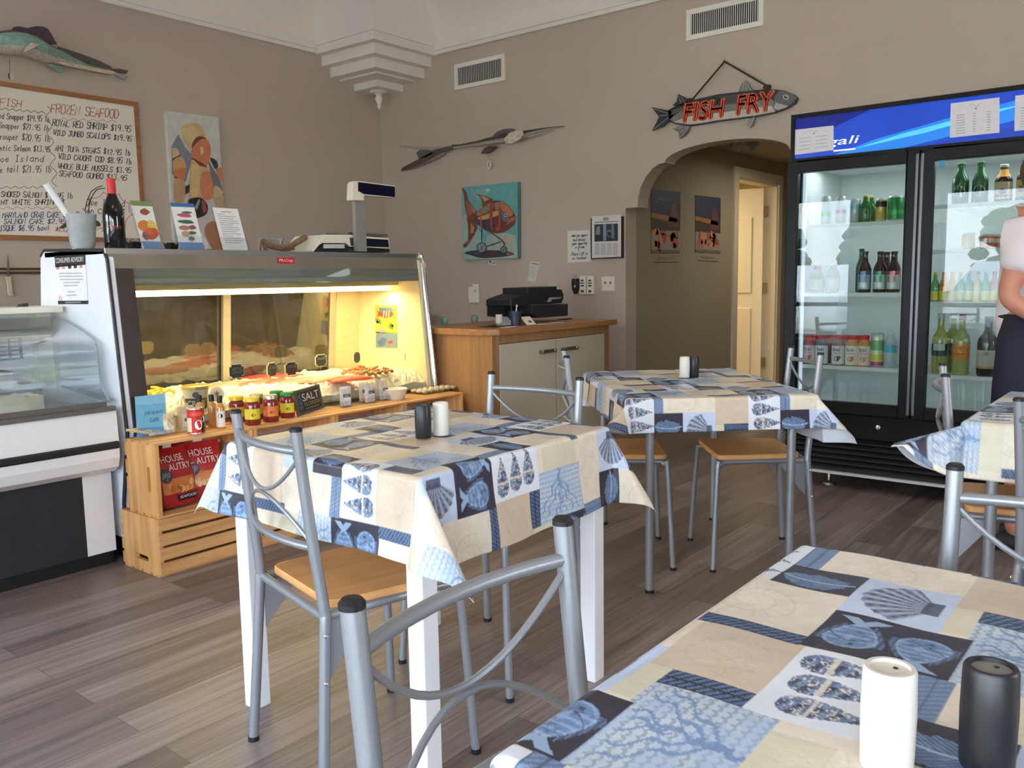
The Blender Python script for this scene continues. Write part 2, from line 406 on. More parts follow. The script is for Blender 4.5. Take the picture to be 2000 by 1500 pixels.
GL = {'A': "0,0 2,6 4,0|1,2 3,2", 'B': "0,0 0,6 3,6 4,5 3,3 0,3|3,3 4,1.5 3,0 0,0", 'C': "4,5 3,6 1,6 0,4 0,2 1,0 3,0 4,1", 'D': "0,0 0,6 2,6 4,4 4,2 2,0 0,0",
 'E': "4,6 0,6 0,0 4,0|0,3 3,3", 'F': "4,6 0,6 0,0|0,3 3,3", 'G': "4,5 3,6 1,6 0,4 0,2 1,0 3,0 4,1 4,3 2.5,3", 'H': "0,0 0,6|4,0 4,6|0,3 4,3", 'I': "1,6 3,6|2,6 2,0|1,0 3,0",
 'J': "1,6 4,6|3,6 3,1 2,0 1,0 0,1", 'K': "0,0 0,6|4,6 0,3 4,0", 'L': "0,6 0,0 4,0", 'M': "0,0 .5,6 2,2 3.5,6 4,0", 'N': "0,0 0,6 4,0 4,6", 'O': "1,0 0,2 0,4 1,6 3,6 4,4 4,2 3,0 1,0",
 'P': "0,0 0,6 3,6 4,5 4,4 3,3 0,3", 'Q': "1,0 0,2 0,4 1,6 3,6 4,4 4,2 3,0 1,0|2.5,1.5 4,-.5", 'R': "0,0 0,6 3,6 4,5 4,4 3,3 0,3|2,3 4,0", 'S': "4,5 3,6 1,6 0,5 1,3.3 3,2.7 4,1 3,0 1,0 0,1",
 'T': "0,6 4,6|2,6 2,0", 'U': "0,6 0,1 1,0 3,0 4,1 4,6", 'V': "0,6 2,0 4,6", 'W': "0,6 1,0 2,4 3,0 4,6", 'X': "0,0 4,6|0,6 4,0", 'Y': "0,6 2,3 4,6|2,3 2,0", 'Z': "0,6 4,6 0,0 4,0",
 '0': "1,0 0,2 0,4 1,6 3,6 4,4 4,2 3,0 1,0", '1': "1,5 2,6 2,0", '2': "0,5 1,6 3,6 4,5 4,4 0,0 4,0", '3': "0,6 4,6 2,3.5 4,2 3,0 0,.3", '5': "4,6 .5,6 0,3 3,3.5 4,2 3,0 0,.3", '6': "3.5,6 1,4 0,2 1,0 3,0 4,1.5 3,3 .5,2.5",
 '7': "0,6 4,6 1.5,0", '8': "2,3 0,4.5 1,6 3,6 4,4.5 2,3 0,1.5 1,0 3,0 4,1.5 2,3", '9': "4,4 3,3 1,3 0,4.5 1,6 3,6 4,4.5 3,0", '4': "3,0 3,6 0,2 4,2", '$': "4,5 3,5.5 1,5.5 0,4.5 1,3.3 3,2.7 4,1.5 3,.5 1,.5 0,1|2,6.6 2,-.6",
 '.': "1.8,0 2.2,.5", ',': "2,.5 1.5,-1", '*': "0,1 4,5|0,5 4,1|2,.5 2,5.5", '!': "2,6 2,2|2,.5 2,0",
 'a': "3.5,3 2,3.6 .5,2.5 .5,1 2,0 3.5,1|3.5,3.6 3.5,0", 'b': ".5,6 .5,0 2.5,0 3.5,1 3.5,2.5 2.5,3.5 .5,3", 'c': "3.5,3 2,3.6 .5,2.5 .5,1 2,0 3.5,.6", 'd': "3.5,6 3.5,0|3.5,3 2,3.6 .5,2.5 .5,1 2,0 3.5,1", 'e': ".5,2 3.5,2 3,3.4 1.5,3.6 .5,2 1,.4 2,0 3.5,.6",
 'f': "3.5,5.5 2.5,6 2,5 2,0|.8,3.5 3.2,3.5", 'g': "3.5,3 2,3.6 .5,2.5 .5,1 2,0 3.5,1|3.5,3.6 3.5,-1.5 2,-2.2 .7,-1.8", 'h': ".5,6 .5,0|.5,2.5 2,3.6 3.5,2.8 3.5,0", 'i': "2,3.5 2,0|2,5 2,5.4", 'j': "2.5,3.5 2.5,-1.5 1,-2|2.5,5 2.5,5.4", 'k': ".5,6 .5,0|3.5,3.6 .5,1.5 3.5,0", 'l': "2,6 2,0",
 'm': "0,3.6 0,0|0,2.8 1,3.6 2,2.8 2,0|2,2.8 3,3.6 4,2.8 4,0", 'n': ".5,3.6 .5,0|.5,2.5 2,3.6 3.5,2.8 3.5,0", 'o': "2,0 .5,1 .5,2.6 2,3.6 3.5,2.6 3.5,1 2,0", 'p': ".5,3.6 .5,-2|.5,3 2.5,3.6 3.5,2.5 3.5,1 2.5,0 .5,.6", 'r': ".8,3.6 .8,0|.8,2.5 2,3.6 3.2,3.4", 's': "3.2,3.2 2,3.6 .8,2.9 3.2,1 2,0 .6,.5",
 't': "2,5.5 2,.5 3,0|.7,3.6 3.3,3.6", 'u': ".5,3.6 .5,.8 2,0 3.5,1|3.5,3.6 3.5,0", 'v': ".5,3.6 2,0 3.5,3.6", 'w': "0,3.6 1,0 2,3 3,0 4,3.6", 'x': ".5,0 3.5,3.6|.5,3.6 3.5,0", 'y': ".5,3.6 2,.3|3.5,3.6 1,-2", 'z': ".5,3.6 3.5,3.6 .5,0 3.5,0"}
def scrawl(b, txt, fn, p0, p1, h, col, w=1.6, seed=0, slant=.08):
    """handwriting along the pixel line p0-p1, letters h high, pen w wide, mapped by fn"""
    rnd = random.Random(len(txt)*7+seed+int(p0[0]))
    p0, p1 = np.array(p0, float), np.array(p1, float); d = p1-p0; n = max(1, len(txt)); step = d/n
    up = np.array([0., -h]); 
    for i, ch in enumerate(txt):
        if ch not in GL: continue
        o = p0+step*(i+.08)+np.array([0, rnd.uniform(-.05, .05)*h]); k = rnd.uniform(.92, 1.08)
        for st in GL[ch].split('|'):
            q = []
            for t in st.split():
                x, y = t.split(','); x, y = float(x)+rnd.uniform(-.15, .15), float(y)+rnd.uniform(-.15, .15)
                q.append(o+step*.8*(x/4+slant*y/2)+up*(y/6)*k)
            stroke(b, q, fn, w, col)
def stroke(b, q, fn, w, col):
    q = [np.array(a, float) for a in q]; m = len(q); L_, R_ = [], []
    for i in range(m):
        t = q[min(i+1, m-1)]-q[max(i-1, 0)]; t = t/(np.hypot(*t)+1e-9); nn = np.array([-t[1], t[0]])*w/2
        e = t*w*.3*(-1 if i == 0 else 1 if i == m-1 else 0)
        L_.append(fn(*(q[i]+nn+e))); R_.append(fn(*(q[i]-nn+e)))
    b.add(L_+R_, [(i, i+1, m+i+1, m+i) for i in range(m-1)], col=col)
def fill(b, fn, pts, col, **k):
    b.poly([fn(*p) for p in pts], col=col, **k)
def disc(b, fn, c, rx, ry, col, n=16, rot=0.):
    cr, sr = math.cos(rot), math.sin(rot)
    fill(b, fn, [(c[0]+rx*math.cos(a)*cr-ry*math.sin(a)*sr, c[1]+rx*math.cos(a)*sr+ry*math.sin(a)*cr) for a in [2*PI*i/n for i in range(n)]], col)
def quadmap(c00, c10, c01, c11):
    """(s,t) in 0..1 -> pixel, bilinear between lower-left, lower-right, upper-left, upper-right"""
    a = [np.array(c, float) for c in (c00, c10, c01, c11)]
    return lambda s_, t: a[0]*(1-s_)*(1-t)+a[1]*s_*(1-t)+a[2]*(1-s_)*t+a[3]*s_*t
def frame_map(o, u, v):
    """(s,t) -> o + s*u + t*v in the scene"""
    o, u, v = np.array(o, float), np.array(u, float), np.array(v, float)
    return lambda s_, t: o+u*s_+v*t
def layer(fn, d):
    """lift a map by the vector d"""
    d = np.array(d, float); return lambda x, y: fn(x, y)+d
# ------------------------------------------------------------------ the room
YA = 2.56                                   # centre of the archway in the right wall
def arch_profile():
    half = [(.763, 0), (.763, 1.675), (.665, 1.675), (.66, 1.74), (.64, 1.81), (.60, 1.88), (.54, 1.94), (.49, 1.965), (.447, 1.968)]
    arc = [(.447*math.cos(t), 1.968+.105*math.sin(t)) for t in [PI*i/24 for i in range(1, 24)]]
    left = [(YA-a, z) for a, z in half]
    return left+[(YA-x, z) for x, z in arc]+[(YA+a, z) for a, z in reversed(half)]
b = MB()
prof = arch_profile()
pts = [(XC, YB, 0)]+[(XC, y, z) for y, z in prof]+[(XC, YC+.15, 0), (XC, YC+.15, 4.), (XC, YB, 4.)]
b.slab(pts, (.15, 0, 0))
struct(b.build('wall_right', WALLM))
b = MB(); b.box(XW-.15, XC, YC, YC+.15, 0, 4.); struct(b.build('wall_left', WALLM))
def pierced(name, a0, a1, wins, mk):
    b = MB(); cur = a0
    for (p, q, z0, z1) in wins:
        mk(b, cur, p, 0, 4.); mk(b, p, q, 0, z0); mk(b, p, q, z1, 4.); cur = q
    mk(b, cur, a1, 0, 4.); struct(b.build(name, WALLM))
pierced('wall_front', YB-.15, YC, WINS, lambda b, p, q, z0, z1: b.box(XW-.15, XW, p, q, z0, z1))
pierced('wall_back', XW, XC, FILL_WIN, lambda b, p, q, z0, z1: b.box(p, q, YB-.15, YB, z0, z1))
n_ = 1
for (p, q, z0, z1) in WINS:
    t = bpy.data.objects.new('window_%d' % n_, None); C.objects.link(t); t.location = (XW-.1, (p+q)/2, z0); struct(t); n_ += 1
    h = (q-p)/2; b = MB()
    b.box(-.03, .03, -h, -h+.06, 0, z1-z0).box(-.03, .03, h-.06, h, 0, z1-z0).box(-.03, .03, -h+.06, h-.06, 0, .06).box(-.03, .03, -h+.06, h-.06, z1-z0-.06, z1-z0)
    b.box(-.03, .03, -h+.06, h-.06, .42, .47)
    b.build('window_frame', mat('bronze_window_frame', (70, 66, 62), .4, metal=.4), t)
    MB().box(-.003, .003, -h+.06, h-.06, .06, z1-z0-.06).build('pane', glass_mat('window_glass', (250, 252, 252), 1.), t)
for (p, q, z0, z1) in FILL_WIN:  # frame around the fill window added behind the camera
    t = bpy.data.objects.new('window_%d' % n_, None); C.objects.link(t); t.location = ((p+q)/2, YB-.1, z0); struct(t); n_ += 1
    h = (q-p)/2; b = MB()
    b.box(-h, -h+.06, -.03, .03, 0, z1-z0).box(h-.06, h, -.03, .03, 0, z1-z0).box(-h+.06, h-.06, -.03, .03, 0, .06).box(-h+.06, h-.06, -.03, .03, z1-z0-.06, z1-z0)
    b.build('window_frame', MATS['bronze_window_frame'], t)
b = MB(); b.box(XW-.15, 9.8, YB-.15, YC+.15, -.06, 0); struct(b.build('floor', FLOORM))
# coved ceiling: a curve springing from the cornice on both visible walls, flat above
cv = [(0.75*(1-math.cos(t)), ZT+.08+.62*math.sin(t)) for t in [PI/2*i/10 for i in range(11)]]
b = MB()
va = [(XC-d, YC-d, z) for d, z in cv]+[(XW, YC-d, z) for d, z in cv]
b.add(va, [(i, i+1, 12+i, 11+i) for i in range(10)], smooth=True)
vb = [(XC-d, YC-d, z) for d, z in cv]+[(XC-d, YB, z) for d, z in cv]
b.add(vb, [(i, i+1, 12+i, 11+i) for i in range(10)], smooth=True)
zc = cv[-1][1]
b.box(XW-.15, XC+.15, YB-.15, YC+.15, zc, zc+.1)
struct(b.build('ceiling', CEILM))
def cornice(b, x0, x1, y0, y1, along):
    for d, z0, z1 in ((.03, ZT, ZT+.03), (.045, ZT+.03, ZT+.055), (.03, ZT+.055, ZT+.11)):
        if along == 'x': b.box(x0, x1, YC-d, YC, z0, z1)
        else: b.box(XC-d, XC, y0, y1, z0, z1)
b = MB(); cornice(b, XW, XC-.7, 0, 0, 'x'); struct(b.build('trim_1', TRIMM))
b = MB(); cornice(b, 0, 0, YB, YC-.7, 'y'); struct(b.build('trim_2', TRIMM))
# stepped corbel in the corner
b = MB()
def sq(s, z0, z1): b.box(XC-s, XC, YC-s, YC, z0, z1)
sq(.70, ZT+.12, 3.66); sq(.73, ZT+.06, ZT+.12); sq(.715, ZT-.005, ZT+.06)
sq(.645, ZT-.085, ZT-.005); sq(.56, ZT-.165, ZT-.085); sq(.46, ZT-.18, ZT-.165); sq(.30, ZT-.235, ZT-.18)
fx, fy = XC-.15, YC-.15
b.lathe([(.075, -.0), (.07, -.012), (.035, -.02), (.022, -.035), (.03, -.05), (.034, -.065), (.024, -.09), (.014, -.115), (.018, -.125), (.006, -.15), (.0001, -.155)], 16, (fx, fy, ZT-.235))
struct(b.build('trim_3', TRIMM))
b = MB(); b.box(XW, XC, YC-.015, YC, 0, .1); struct(b.build('baseboard_left', TRIMM))
b = MB(); b.box(XC-.015, XC, YA+.763, YC-.015, 0, .1).box(XC-.015, XC, YB, YA-.763, 0, .1); struct(b.build('baseboard_right', TRIMM))

# hallway behind the archway
HY = YA+.763
DX0, DX1, DZ = 7.42, 8.36, 2.05
b = MB(); b.box(XC+.15, DX0, HY, HY+.12, 0, 2.26).box(DX1, 9.8, HY, HY+.12, 0, 2.26).box(DX0, DX1, HY, HY+.12, DZ, 2.26); struct(b.build('wall_hall_left', HALLM))
b = MB(); b.box(XC+.15, 9.8, YA-.763-.12, YA-.763, 0, 2.26); struct(b.build('wall_hall_right', HALLM))
b = MB(); b.box(9.7, 9.8, YA-.763, HY, 0, 2.26); struct(b.build('wall_hall_end', HALLM))
b = MB(); b.box(XC+.15, 9.8, YA-.9, YC, 2.26, 2.36); struct(b.build('ceiling_hall', HALLM))
b = MB()
b.box(DX0-.09, DX0, HY-.02, HY, 0, DZ+.09).box(DX1, DX1+.09, HY-.02, HY, 0, DZ+.09).box(DX0, DX1, HY-.02, HY, DZ, DZ+.09)
b.box(DX0, DX0+.015, HY, HY+.12, 0, DZ).box(DX1-.015, DX1, HY, HY+.12, 0, DZ).box(DX0, DX1, HY, HY+.12, DZ-.015, DZ)
struct(b.build('trim_4', mat('door_casing_paint', (214, 204, 178), .45)))
d = bpy.data.objects.new('door_1', None); C.objects.link(d); d.location = (DX1-.02, HY+.12, 0); d.rotation_euler = (0, 0, R(97)); struct(d)
b = MB(); W_ = .86
b.box(0, W_, 0, .04, .01, DZ-.02)
for sx in (0, 1):
    for z0, z1 in ((.15, .85), (1.0, 1.75)):
        x0 = .11+sx*.37; x1 = x0+.27
        for s_, y in ((1, .04), (-1, 0)):
            b.box(x0, x1, y if s_ > 0 else y-.008, y+.008 if s_ > 0 else y, z0, z1)
b.build('door_panel', mat('door_panel_paint', (238, 230, 205), .4), d, bevel=.005)
b = MB()
for z in (.3, 1.05, 1.8): b.box(-.035, .012, -.012, .02, z-.05, z+.05)
b.build('hinge', mat('brushed_brass', (150, 130, 95), .35, metal=.9), d)
RM = mat('back_room_paint', (236, 220, 180), .8)
b = MB(); b.box(6.4, 6.5, HY+.12, YC, 0, 2.26).box(9.7, 9.8, HY+.12, YC, 0, 2.26).box(6.5, 9.7, YC-.1, YC, 0, 2.26); struct(b.build('wall_backroom', RM))
bl = bpy.data.lights.new('back_room_lamp', 'AREA'); bl.energy = 42; bl.size = .5; bl.color = (1, .80, .52)
bo = bpy.data.objects.new('back_room_lamp', bl); C.objects.link(bo); bo.location = (7.7, 4.6, 2.22)

# ------------------------------------------------------------------ outside the storefront (mirrored in the cooler doors)
b = MB(); b.box(-60, XW-.15, -60, 60, -.25, -.15); struct(b.build('ground_outside', mat('asphalt', (120, 120, 122), .9, noise=.15, nscale=8)))
b = MB(); b.box(-24, -15, -60, 60, -.15, -.08); g = b.build('lawn', mat('lawn_grass', (150, 170, 90), .9, noise=.35, nscale=6)); tag(g, 'bright green lawn strip across the parking lot', 'grass', kind='stuff')
def car(x, y, rz, col, label):
    t = thing('parked_car', label, 'car', (x, y, -.15), rz, 'cars parked outside the window')
    side = [(-2.2, .35), (-2.25, .75), (-2.0, .98), (-1.1, 1.05), (-.45, 1.48), (.85, 1.5), (1.65, 1.05), (2.15, .95), (2.25, .6), (2.2, .35)]
    b = MB(); n = len(side)
    def rg(k, w): return [(px_, k*(w-(.2 if pz_ > 1.1 else 0)), pz_) for px_, pz_ in side]
    v = rg(-1, .88)+rg(1, .88); b.add(v, [tuple(range(n)), tuple(range(2*n-1, n-1, -1))]+[(i, n+i, n+(i+1) % n, (i+1) % n) for i in range(n)])
    b.build('body', mat('car_paint_'+col[3], col[:3], .2, coat=.8), t, bevel=.05)
    g = MB(); g.box(-.42, .85, -.7, .7, 1.12, 1.42); 
    for k in (-1, 1): g.slab([(-.95, k*.80, 1.08), (-.42, k*.70, 1.44), (.8, k*.70, 1.44), (1.4, k*.80, 1.08)], (0, k*.02, 0))
    g.slab([(-1.02, -.75, 1.08), (-1.02, .75, 1.08), (-.47, .62, 1.46), (-.47, -.62, 1.46)], (-.03, 0, .02))
    g.build('car_window', mat('car_glass', (30, 36, 42), .08), t)
    for sx in (-1.4, 1.4):
        for sy in (-.8, .8):
            w = MB(); w.T = Matrix.Translation((sx, sy-.1, .32)) @ Matrix.Rotation(R(-90), 4, 'X'); w.cyl((0, 0, -.1), .32, .2, 20); w.build('wheel', BLKP, t)
car(-7.8, 5.6, R(3), (238, 240, 242, 'white'), 'white car parked outside facing the storefront, left of the others')
car(-8.0, 2.4, R(-2), (190, 194, 200, 'silver'), 'silver car parked outside in front of the lawn')
car(-8.2, -1.2, R(2), (232, 232, 235, 'pearl'), 'pearl car parked outside nearest the back wall')
LEAF = mat('tree_leaves', (52, 74, 44), .8, noise=.4, nscale=1.2)
rnd = random.Random(5)
for i in range(15):
    y = -34+i*5.1+rnd.uniform(-.4, .4); h = rnd.uniform(3.2, 5.2)
    t = thing('tree', 'dark green tree in the row across the lawn', 'tree', (-34+rnd.uniform(-2, 2), y, -.15), 0, 'trees beyond the lawn')
    MB().cyl((0, 0, 0), .2, h*.5, 10).build('trunk', mat('bark', (80, 66, 54), .9), t)
    b = MB()
    for k in range(90):
        a = rnd.uniform(0, 2*PI); z = rnd.uniform(-.26, .42)*h; q = min(2.0, h*.40)*math.sqrt(max(.05, 1-(z/(h*.45))**2))*rnd.uniform(.5, 1.); s_ = rnd.uniform(.22, .5)
        b.ball((q*math.cos(a), q*math.sin(a), h*.58+z), (s_*1.2, s_*1.2, s_*.8), 6, 4)
    b.build('foliage', LEAF, t)
# ------------------------------------------------------------------ tablecloth print: a sea-life patchwork, painted per vertex
def hsh(a, b, s=0.):
    v = np.sin(a*127.1+b*311.7+s*74.7)*43758.5453; return v-np.floor(v)
def vnoise(x, y, s=0.):
    xi, yi = np.floor(x), np.floor(y); xf, yf = x-xi, y-yi
    u, v = xf*xf*(3-2*xf), yf*yf*(3-2*yf)
    return (hsh(xi, yi, s)*(1-u)+hsh(xi+1, yi, s)*u)*(1-v)+(hsh(xi, yi+1, s)*(1-u)+hsh(xi+1, yi+1, s)*u)*v
def fbm(x, y, s=0.):
    return .5*vnoise(x, y, s)+.3*vnoise(x*2.1, y*2.1, s+1)+.2*vnoise(x*4.3, y*4.3, s+2)
CL = {k: np.array(lin(v)) for k, v in dict(cream=(228, 217, 198), tan=(208, 189, 166), olive=(214, 206, 180), lblue=(196, 208, 230), white=(226, 230, 236), navy=(52, 48, 62), blue=(112, 142, 182), pale=(160, 184, 214), ink=(58, 66, 92), rope=(96, 122, 164), net=(192, 204, 216)).items()}
def mixc(base, col, m):
    m = np.clip(m, 0, 1)[..., None]; return base*(1-m)+col*m
def sst(e0, e1, x):
    t = np.clip((x-e0)/(e1-e0), 0, 1); return t*t*(3-2*t)
def m_cream(x, y, w, h, k):
    c = np.tile(CL[k], (len(x), 1)); X, Y = (x-w/2), (y-h/2); r = np.hypot(X, Y*1.1); th = np.arctan2(Y, X)
    sw = np.abs(np.sin(th*1.+np.log(r+.002)*5)); m = (1-sst(0, .35, sw))*(r < min(w, h)*.42)
    m2 = (np.abs(np.sin(th*9)) < .3)*(r < min(w, h)*.42)*(r > min(w, h)*.12)
    c = mixc(c, CL['tan']*.78, .34*m+.2*m2+.28*(fbm(x*40, y*40, 3) > .56)*.5)
    return c*(0.95+.1*fbm(x*60, y*60, 9))[..., None]
def m_feather(x, y, w, h):
    c = np.tile(CL['navy'], (len(x), 1)); t = y/h; cx = w*(.5+.12*np.sin(t*3)); d = x-cx
    wid = w*.40*np.sin(np.clip(t*1.08-.04, 0, 1)*PI)**.6*(1-.35*t); u = np.abs(d)
    barb = np.sin((y*1.0+u*1.3)*2*PI/.0085+fbm(x*90, y*90)*4)
    m = (u < wid*(.8+.3*vnoise(y*260, d*20)))*(.62+.38*barb)*(t > .04)*(t < .86)
    c = mixc(c, CL['blue'], m*.95); c = mixc(c, CL['pale'], (u < .0022)*(t > .05)*(t < .96)+.35*m*(vnoise(x*300, y*120) > .6))
    return c
def m_shell(x, y, w, h):
    c = np.tile(CL['lblue'], (len(x), 1))*(.93+.12*fbm(x*50, y*50))[..., None]
    X, Y = x-w*.5, y-h*.88; r = np.hypot(X, Y)/h; th = np.arctan2(X, -Y)
    R_ = .78*(1-.18*np.abs(th)**1.6)+.012*np.cos(th*26); m = (r < R_)*(np.abs(th) < 1.05)*(r > .1)
    rib = np.sin(th*26)*.5+.5; ring = np.sin(r*48)*.5+.5
    c = mixc(c, CL['ink'], m*(.45+.55*(1-rib)*.9)*(.78+.22*ring)); c = mixc(c, CL['white']*.8, m*(rib > .8)*(ring > .55)*.55)
    c = mixc(c, CL['ink'], (np.abs(X) < w*.16)*(Y > -h*.16)*(Y < h*.02)*.85)
    return c
def fish1(c, x, y, cx, cy, L_, H_, flip, up):
    X, Y = ((x-cx), (y-cy)) if not up else ((y-cy), (x-cx)); X = X*flip
    body = (X/(L_*.5))**2+(Y/(H_*.5*(1+.25*np.tanh(X/L_*3))))**2
    m = body < 1; fin = (body < 1.55)*(np.abs(Y) > H_*.28)*(X < L_*.3)
    tail = (X < -L_*.44)*(X > -L_*.74)*(np.abs(Y) < (-X-L_*.40)*1.1)*(np.abs(Y) > (-X-L_*.62)*1.0)
    c = mixc(c, CL['blue']*.9, .8*fin*(.6+.4*np.sin(Y*900))); c = mixc(c, CL['pale'], .85*tail)
    c = mixc(c, CL['blue'], m*.9); st = np.sin(X*2*PI/(L_*.16)+np.abs(Y)*50)
    c = mixc(c, CL['pale'], m*(st > .35)*(X < L_*.22)*.6+m*(np.abs(body-.86) < .10)*.6)
    c = mixc(c, CL['ink'], m*((np.hypot(X-L_*.32, Y-H_*.1) < L_*.045)*.9+(np.abs(X-L_*.2+Y*Y*30) < .0015)*.7+.4*(fbm(x*130, y*130) > .62)))
    return mixc(c, CL['pale'], (np.hypot((X-L_*.05)/1.6, Y+H_*.05) < H_*.10)*.5)
def m_fish(x, y, w, h):
    c = np.tile(CL['navy'], (len(x), 1))*(.9+.25*fbm(x*70, y*70))[..., None]
    c = fish1(c, x, y, w*.55, h*.27, w*.62, h*.37, 1, False); return fish1(c, x, y, w*.5, h*.74, w*.6, h*.36, -1, False)
def m_conch(x, y, w, h):
    c = np.tile(CL['white'], (len(x), 1))*(.93+.1*fbm(x*40, y*40))[..., None]
    for k in range(3):
        cx = w*(.20+.29*k); X = x-cx; t = (y-h*.07-h*.05*k)/(h*.84)
        wid = w*.125*np.sin(np.clip(t, 0, 1)**.55*PI)**.8*(1.15-.5*t); m = (np.abs(X) < wid)*(t > 0)*(t < 1)
        tex = fbm(X*190+k*7, t*34, k); band = np.sin(t*34+X*120)
        c = mixc(c, CL['blue']*.8, m*.85); c = mixc(c, CL['ink'], m*((band > .1)*.75*(X > -wid*.35)+(tex > .56)*.5)); c = mixc(c, CL['cream'], m*(tex < .36)*.9+m*(np.abs(t-.34) < .03)*.8)
    return c
def m_rope(x, y, w, h, light):
    a, b_, W_ = (x, y, w) if h > w else (y, x, h); c = np.tile(CL['pale']*.62 if light else CL['ink']*.8, (len(x), 1))
    q = np.abs(((a/W_*2) % 1)-.5)*2; s_ = np.sin((b_+((a/W_*2) % 1)*.012*np.where(a/W_ > .5, 1, 1))*2*PI/.0105)
    c = mixc(c, CL['rope']*1.0 if light else CL['blue']*.75, (s_ > -.1)*(q < .82)*.9)
    return mixc(c, CL['ink']*.7, (q > .86)*.6)
def m_net(x, y, w, h):
    c = np.tile(CL['net'], (len(x), 1)); u, v = x/.0125, y/.0125; sh = np.floor(v) % 2*.5
    fx_, fy_ = ((u+sh) % 1)-.5, (v % 1); arc = np.abs(np.hypot(fx_, fy_-.0)-.52)
    c = mixc(c, CL['ink']*1.6, .42*(arc < .13)); c = mixc(c, CL['pale'], .45*(fbm(x*30, y*30, 4) > .52))
    X, t = x-w*.45, 1-y/h; m = np.zeros(len(x), bool)
    for k, (a0, sp) in enumerate(((0, 0), (-.9, .25), (.9, .3), (-.5, .5), (.55, .52), (-1.1, .1), (1.1, .15))):
        cx = a0*np.clip(t-sp, 0, 1)*w*.55+.006*np.sin(t*22+k*2); m |= (np.abs(X-cx) < .0032*(1.35-t)+.0016*(vnoise(x*400, y*400) > .5))*(t > sp)*(t < .86+.06*(k % 2))
    return mixc(c, CL['blue'], m*.85)
PAT = [(.092, .242, -.085, .106, 'creamL'), (-.098, .0, .036, .223, 'creamU'), (.27, .412, -.01, .115, 'tan'), (.41, .496, -.02, .021, 'olive'), (.272, .447, .115, .235, 'conch'), (.448, .63, .021, .155, 'net'),
       (.0, .092, .0, .107, 'feather'), (.0, .14, .107, .225, 'shell'), (.14, .27, .106, .262, 'fish'), (-.095, .0, .0, .036, 'ropeL'), (.242, .272, -.02, .107, 'ropeD'), (.409, .448, .021, .115, 'ropeD'), (.47, .62, .155, .215, 'olive')]
def cloth_colour(a, b_):
    out = np.tile(CL['cream'], (len(a), 1))*(.95+.08*fbm(a*30, b_*30))[..., None]
    for a0, a1, b0, b1, kind in PAT:
        for k in range(-6, 9):
            for j in range(-6, 7):
                oa, ob = .363*k, .235*k+.47*j-.47*math.floor(k/2)
                if a0+oa > a.max() or a1+oa < a.min() or b0+ob > b_.max() or b1+ob < b_.min(): continue
                s_ = (a >= a0+oa) & (a < a1+oa) & (b_ >= b0+ob) & (b_ < b1+ob)
                if not s_.any(): continue
                x, y, w, h = a[s_]-a0-oa, b_[s_]-b0-ob, a1-a0, b1-b0
                if kind == 'creamL': r_ = m_cream(x, y, w, h, 'cream')
                elif kind == 'creamU': r_ = m_cream(x, y, w, h, 'cream')
                elif kind == 'tan': r_ = m_cream(x, y, w, h, 'tan')
                elif kind == 'olive': r_ = np.tile(CL['olive'], (len(x), 1))*(.93+.14*fbm(x*160, y*30))[..., None]
                elif kind == 'conch': r_ = m_conch(y, x, h, w) if False else m_conch(x, y, w, h)
                elif kind == 'net': r_ = m_net(x, y, w, h)
                elif kind == 'feather': r_ = m_feather(x, y, w, h)
                elif kind == 'shell': r_ = m_shell(x, y, w, h)
                elif kind == 'fish': r_ = m_fish(x, y, w, h)
                else: r_ = m_rope(x, y, w, h, kind == 'ropeL')
                out[s_] = r_
    return out
CLOTHM = mat('printed_oilcloth', attr=True, rough=.36, bump=.10, bscale=45, noise=.02, nscale=12, spec=.45)
CLOTHB = mat('white_felt_backing', (222, 224, 230), .9)
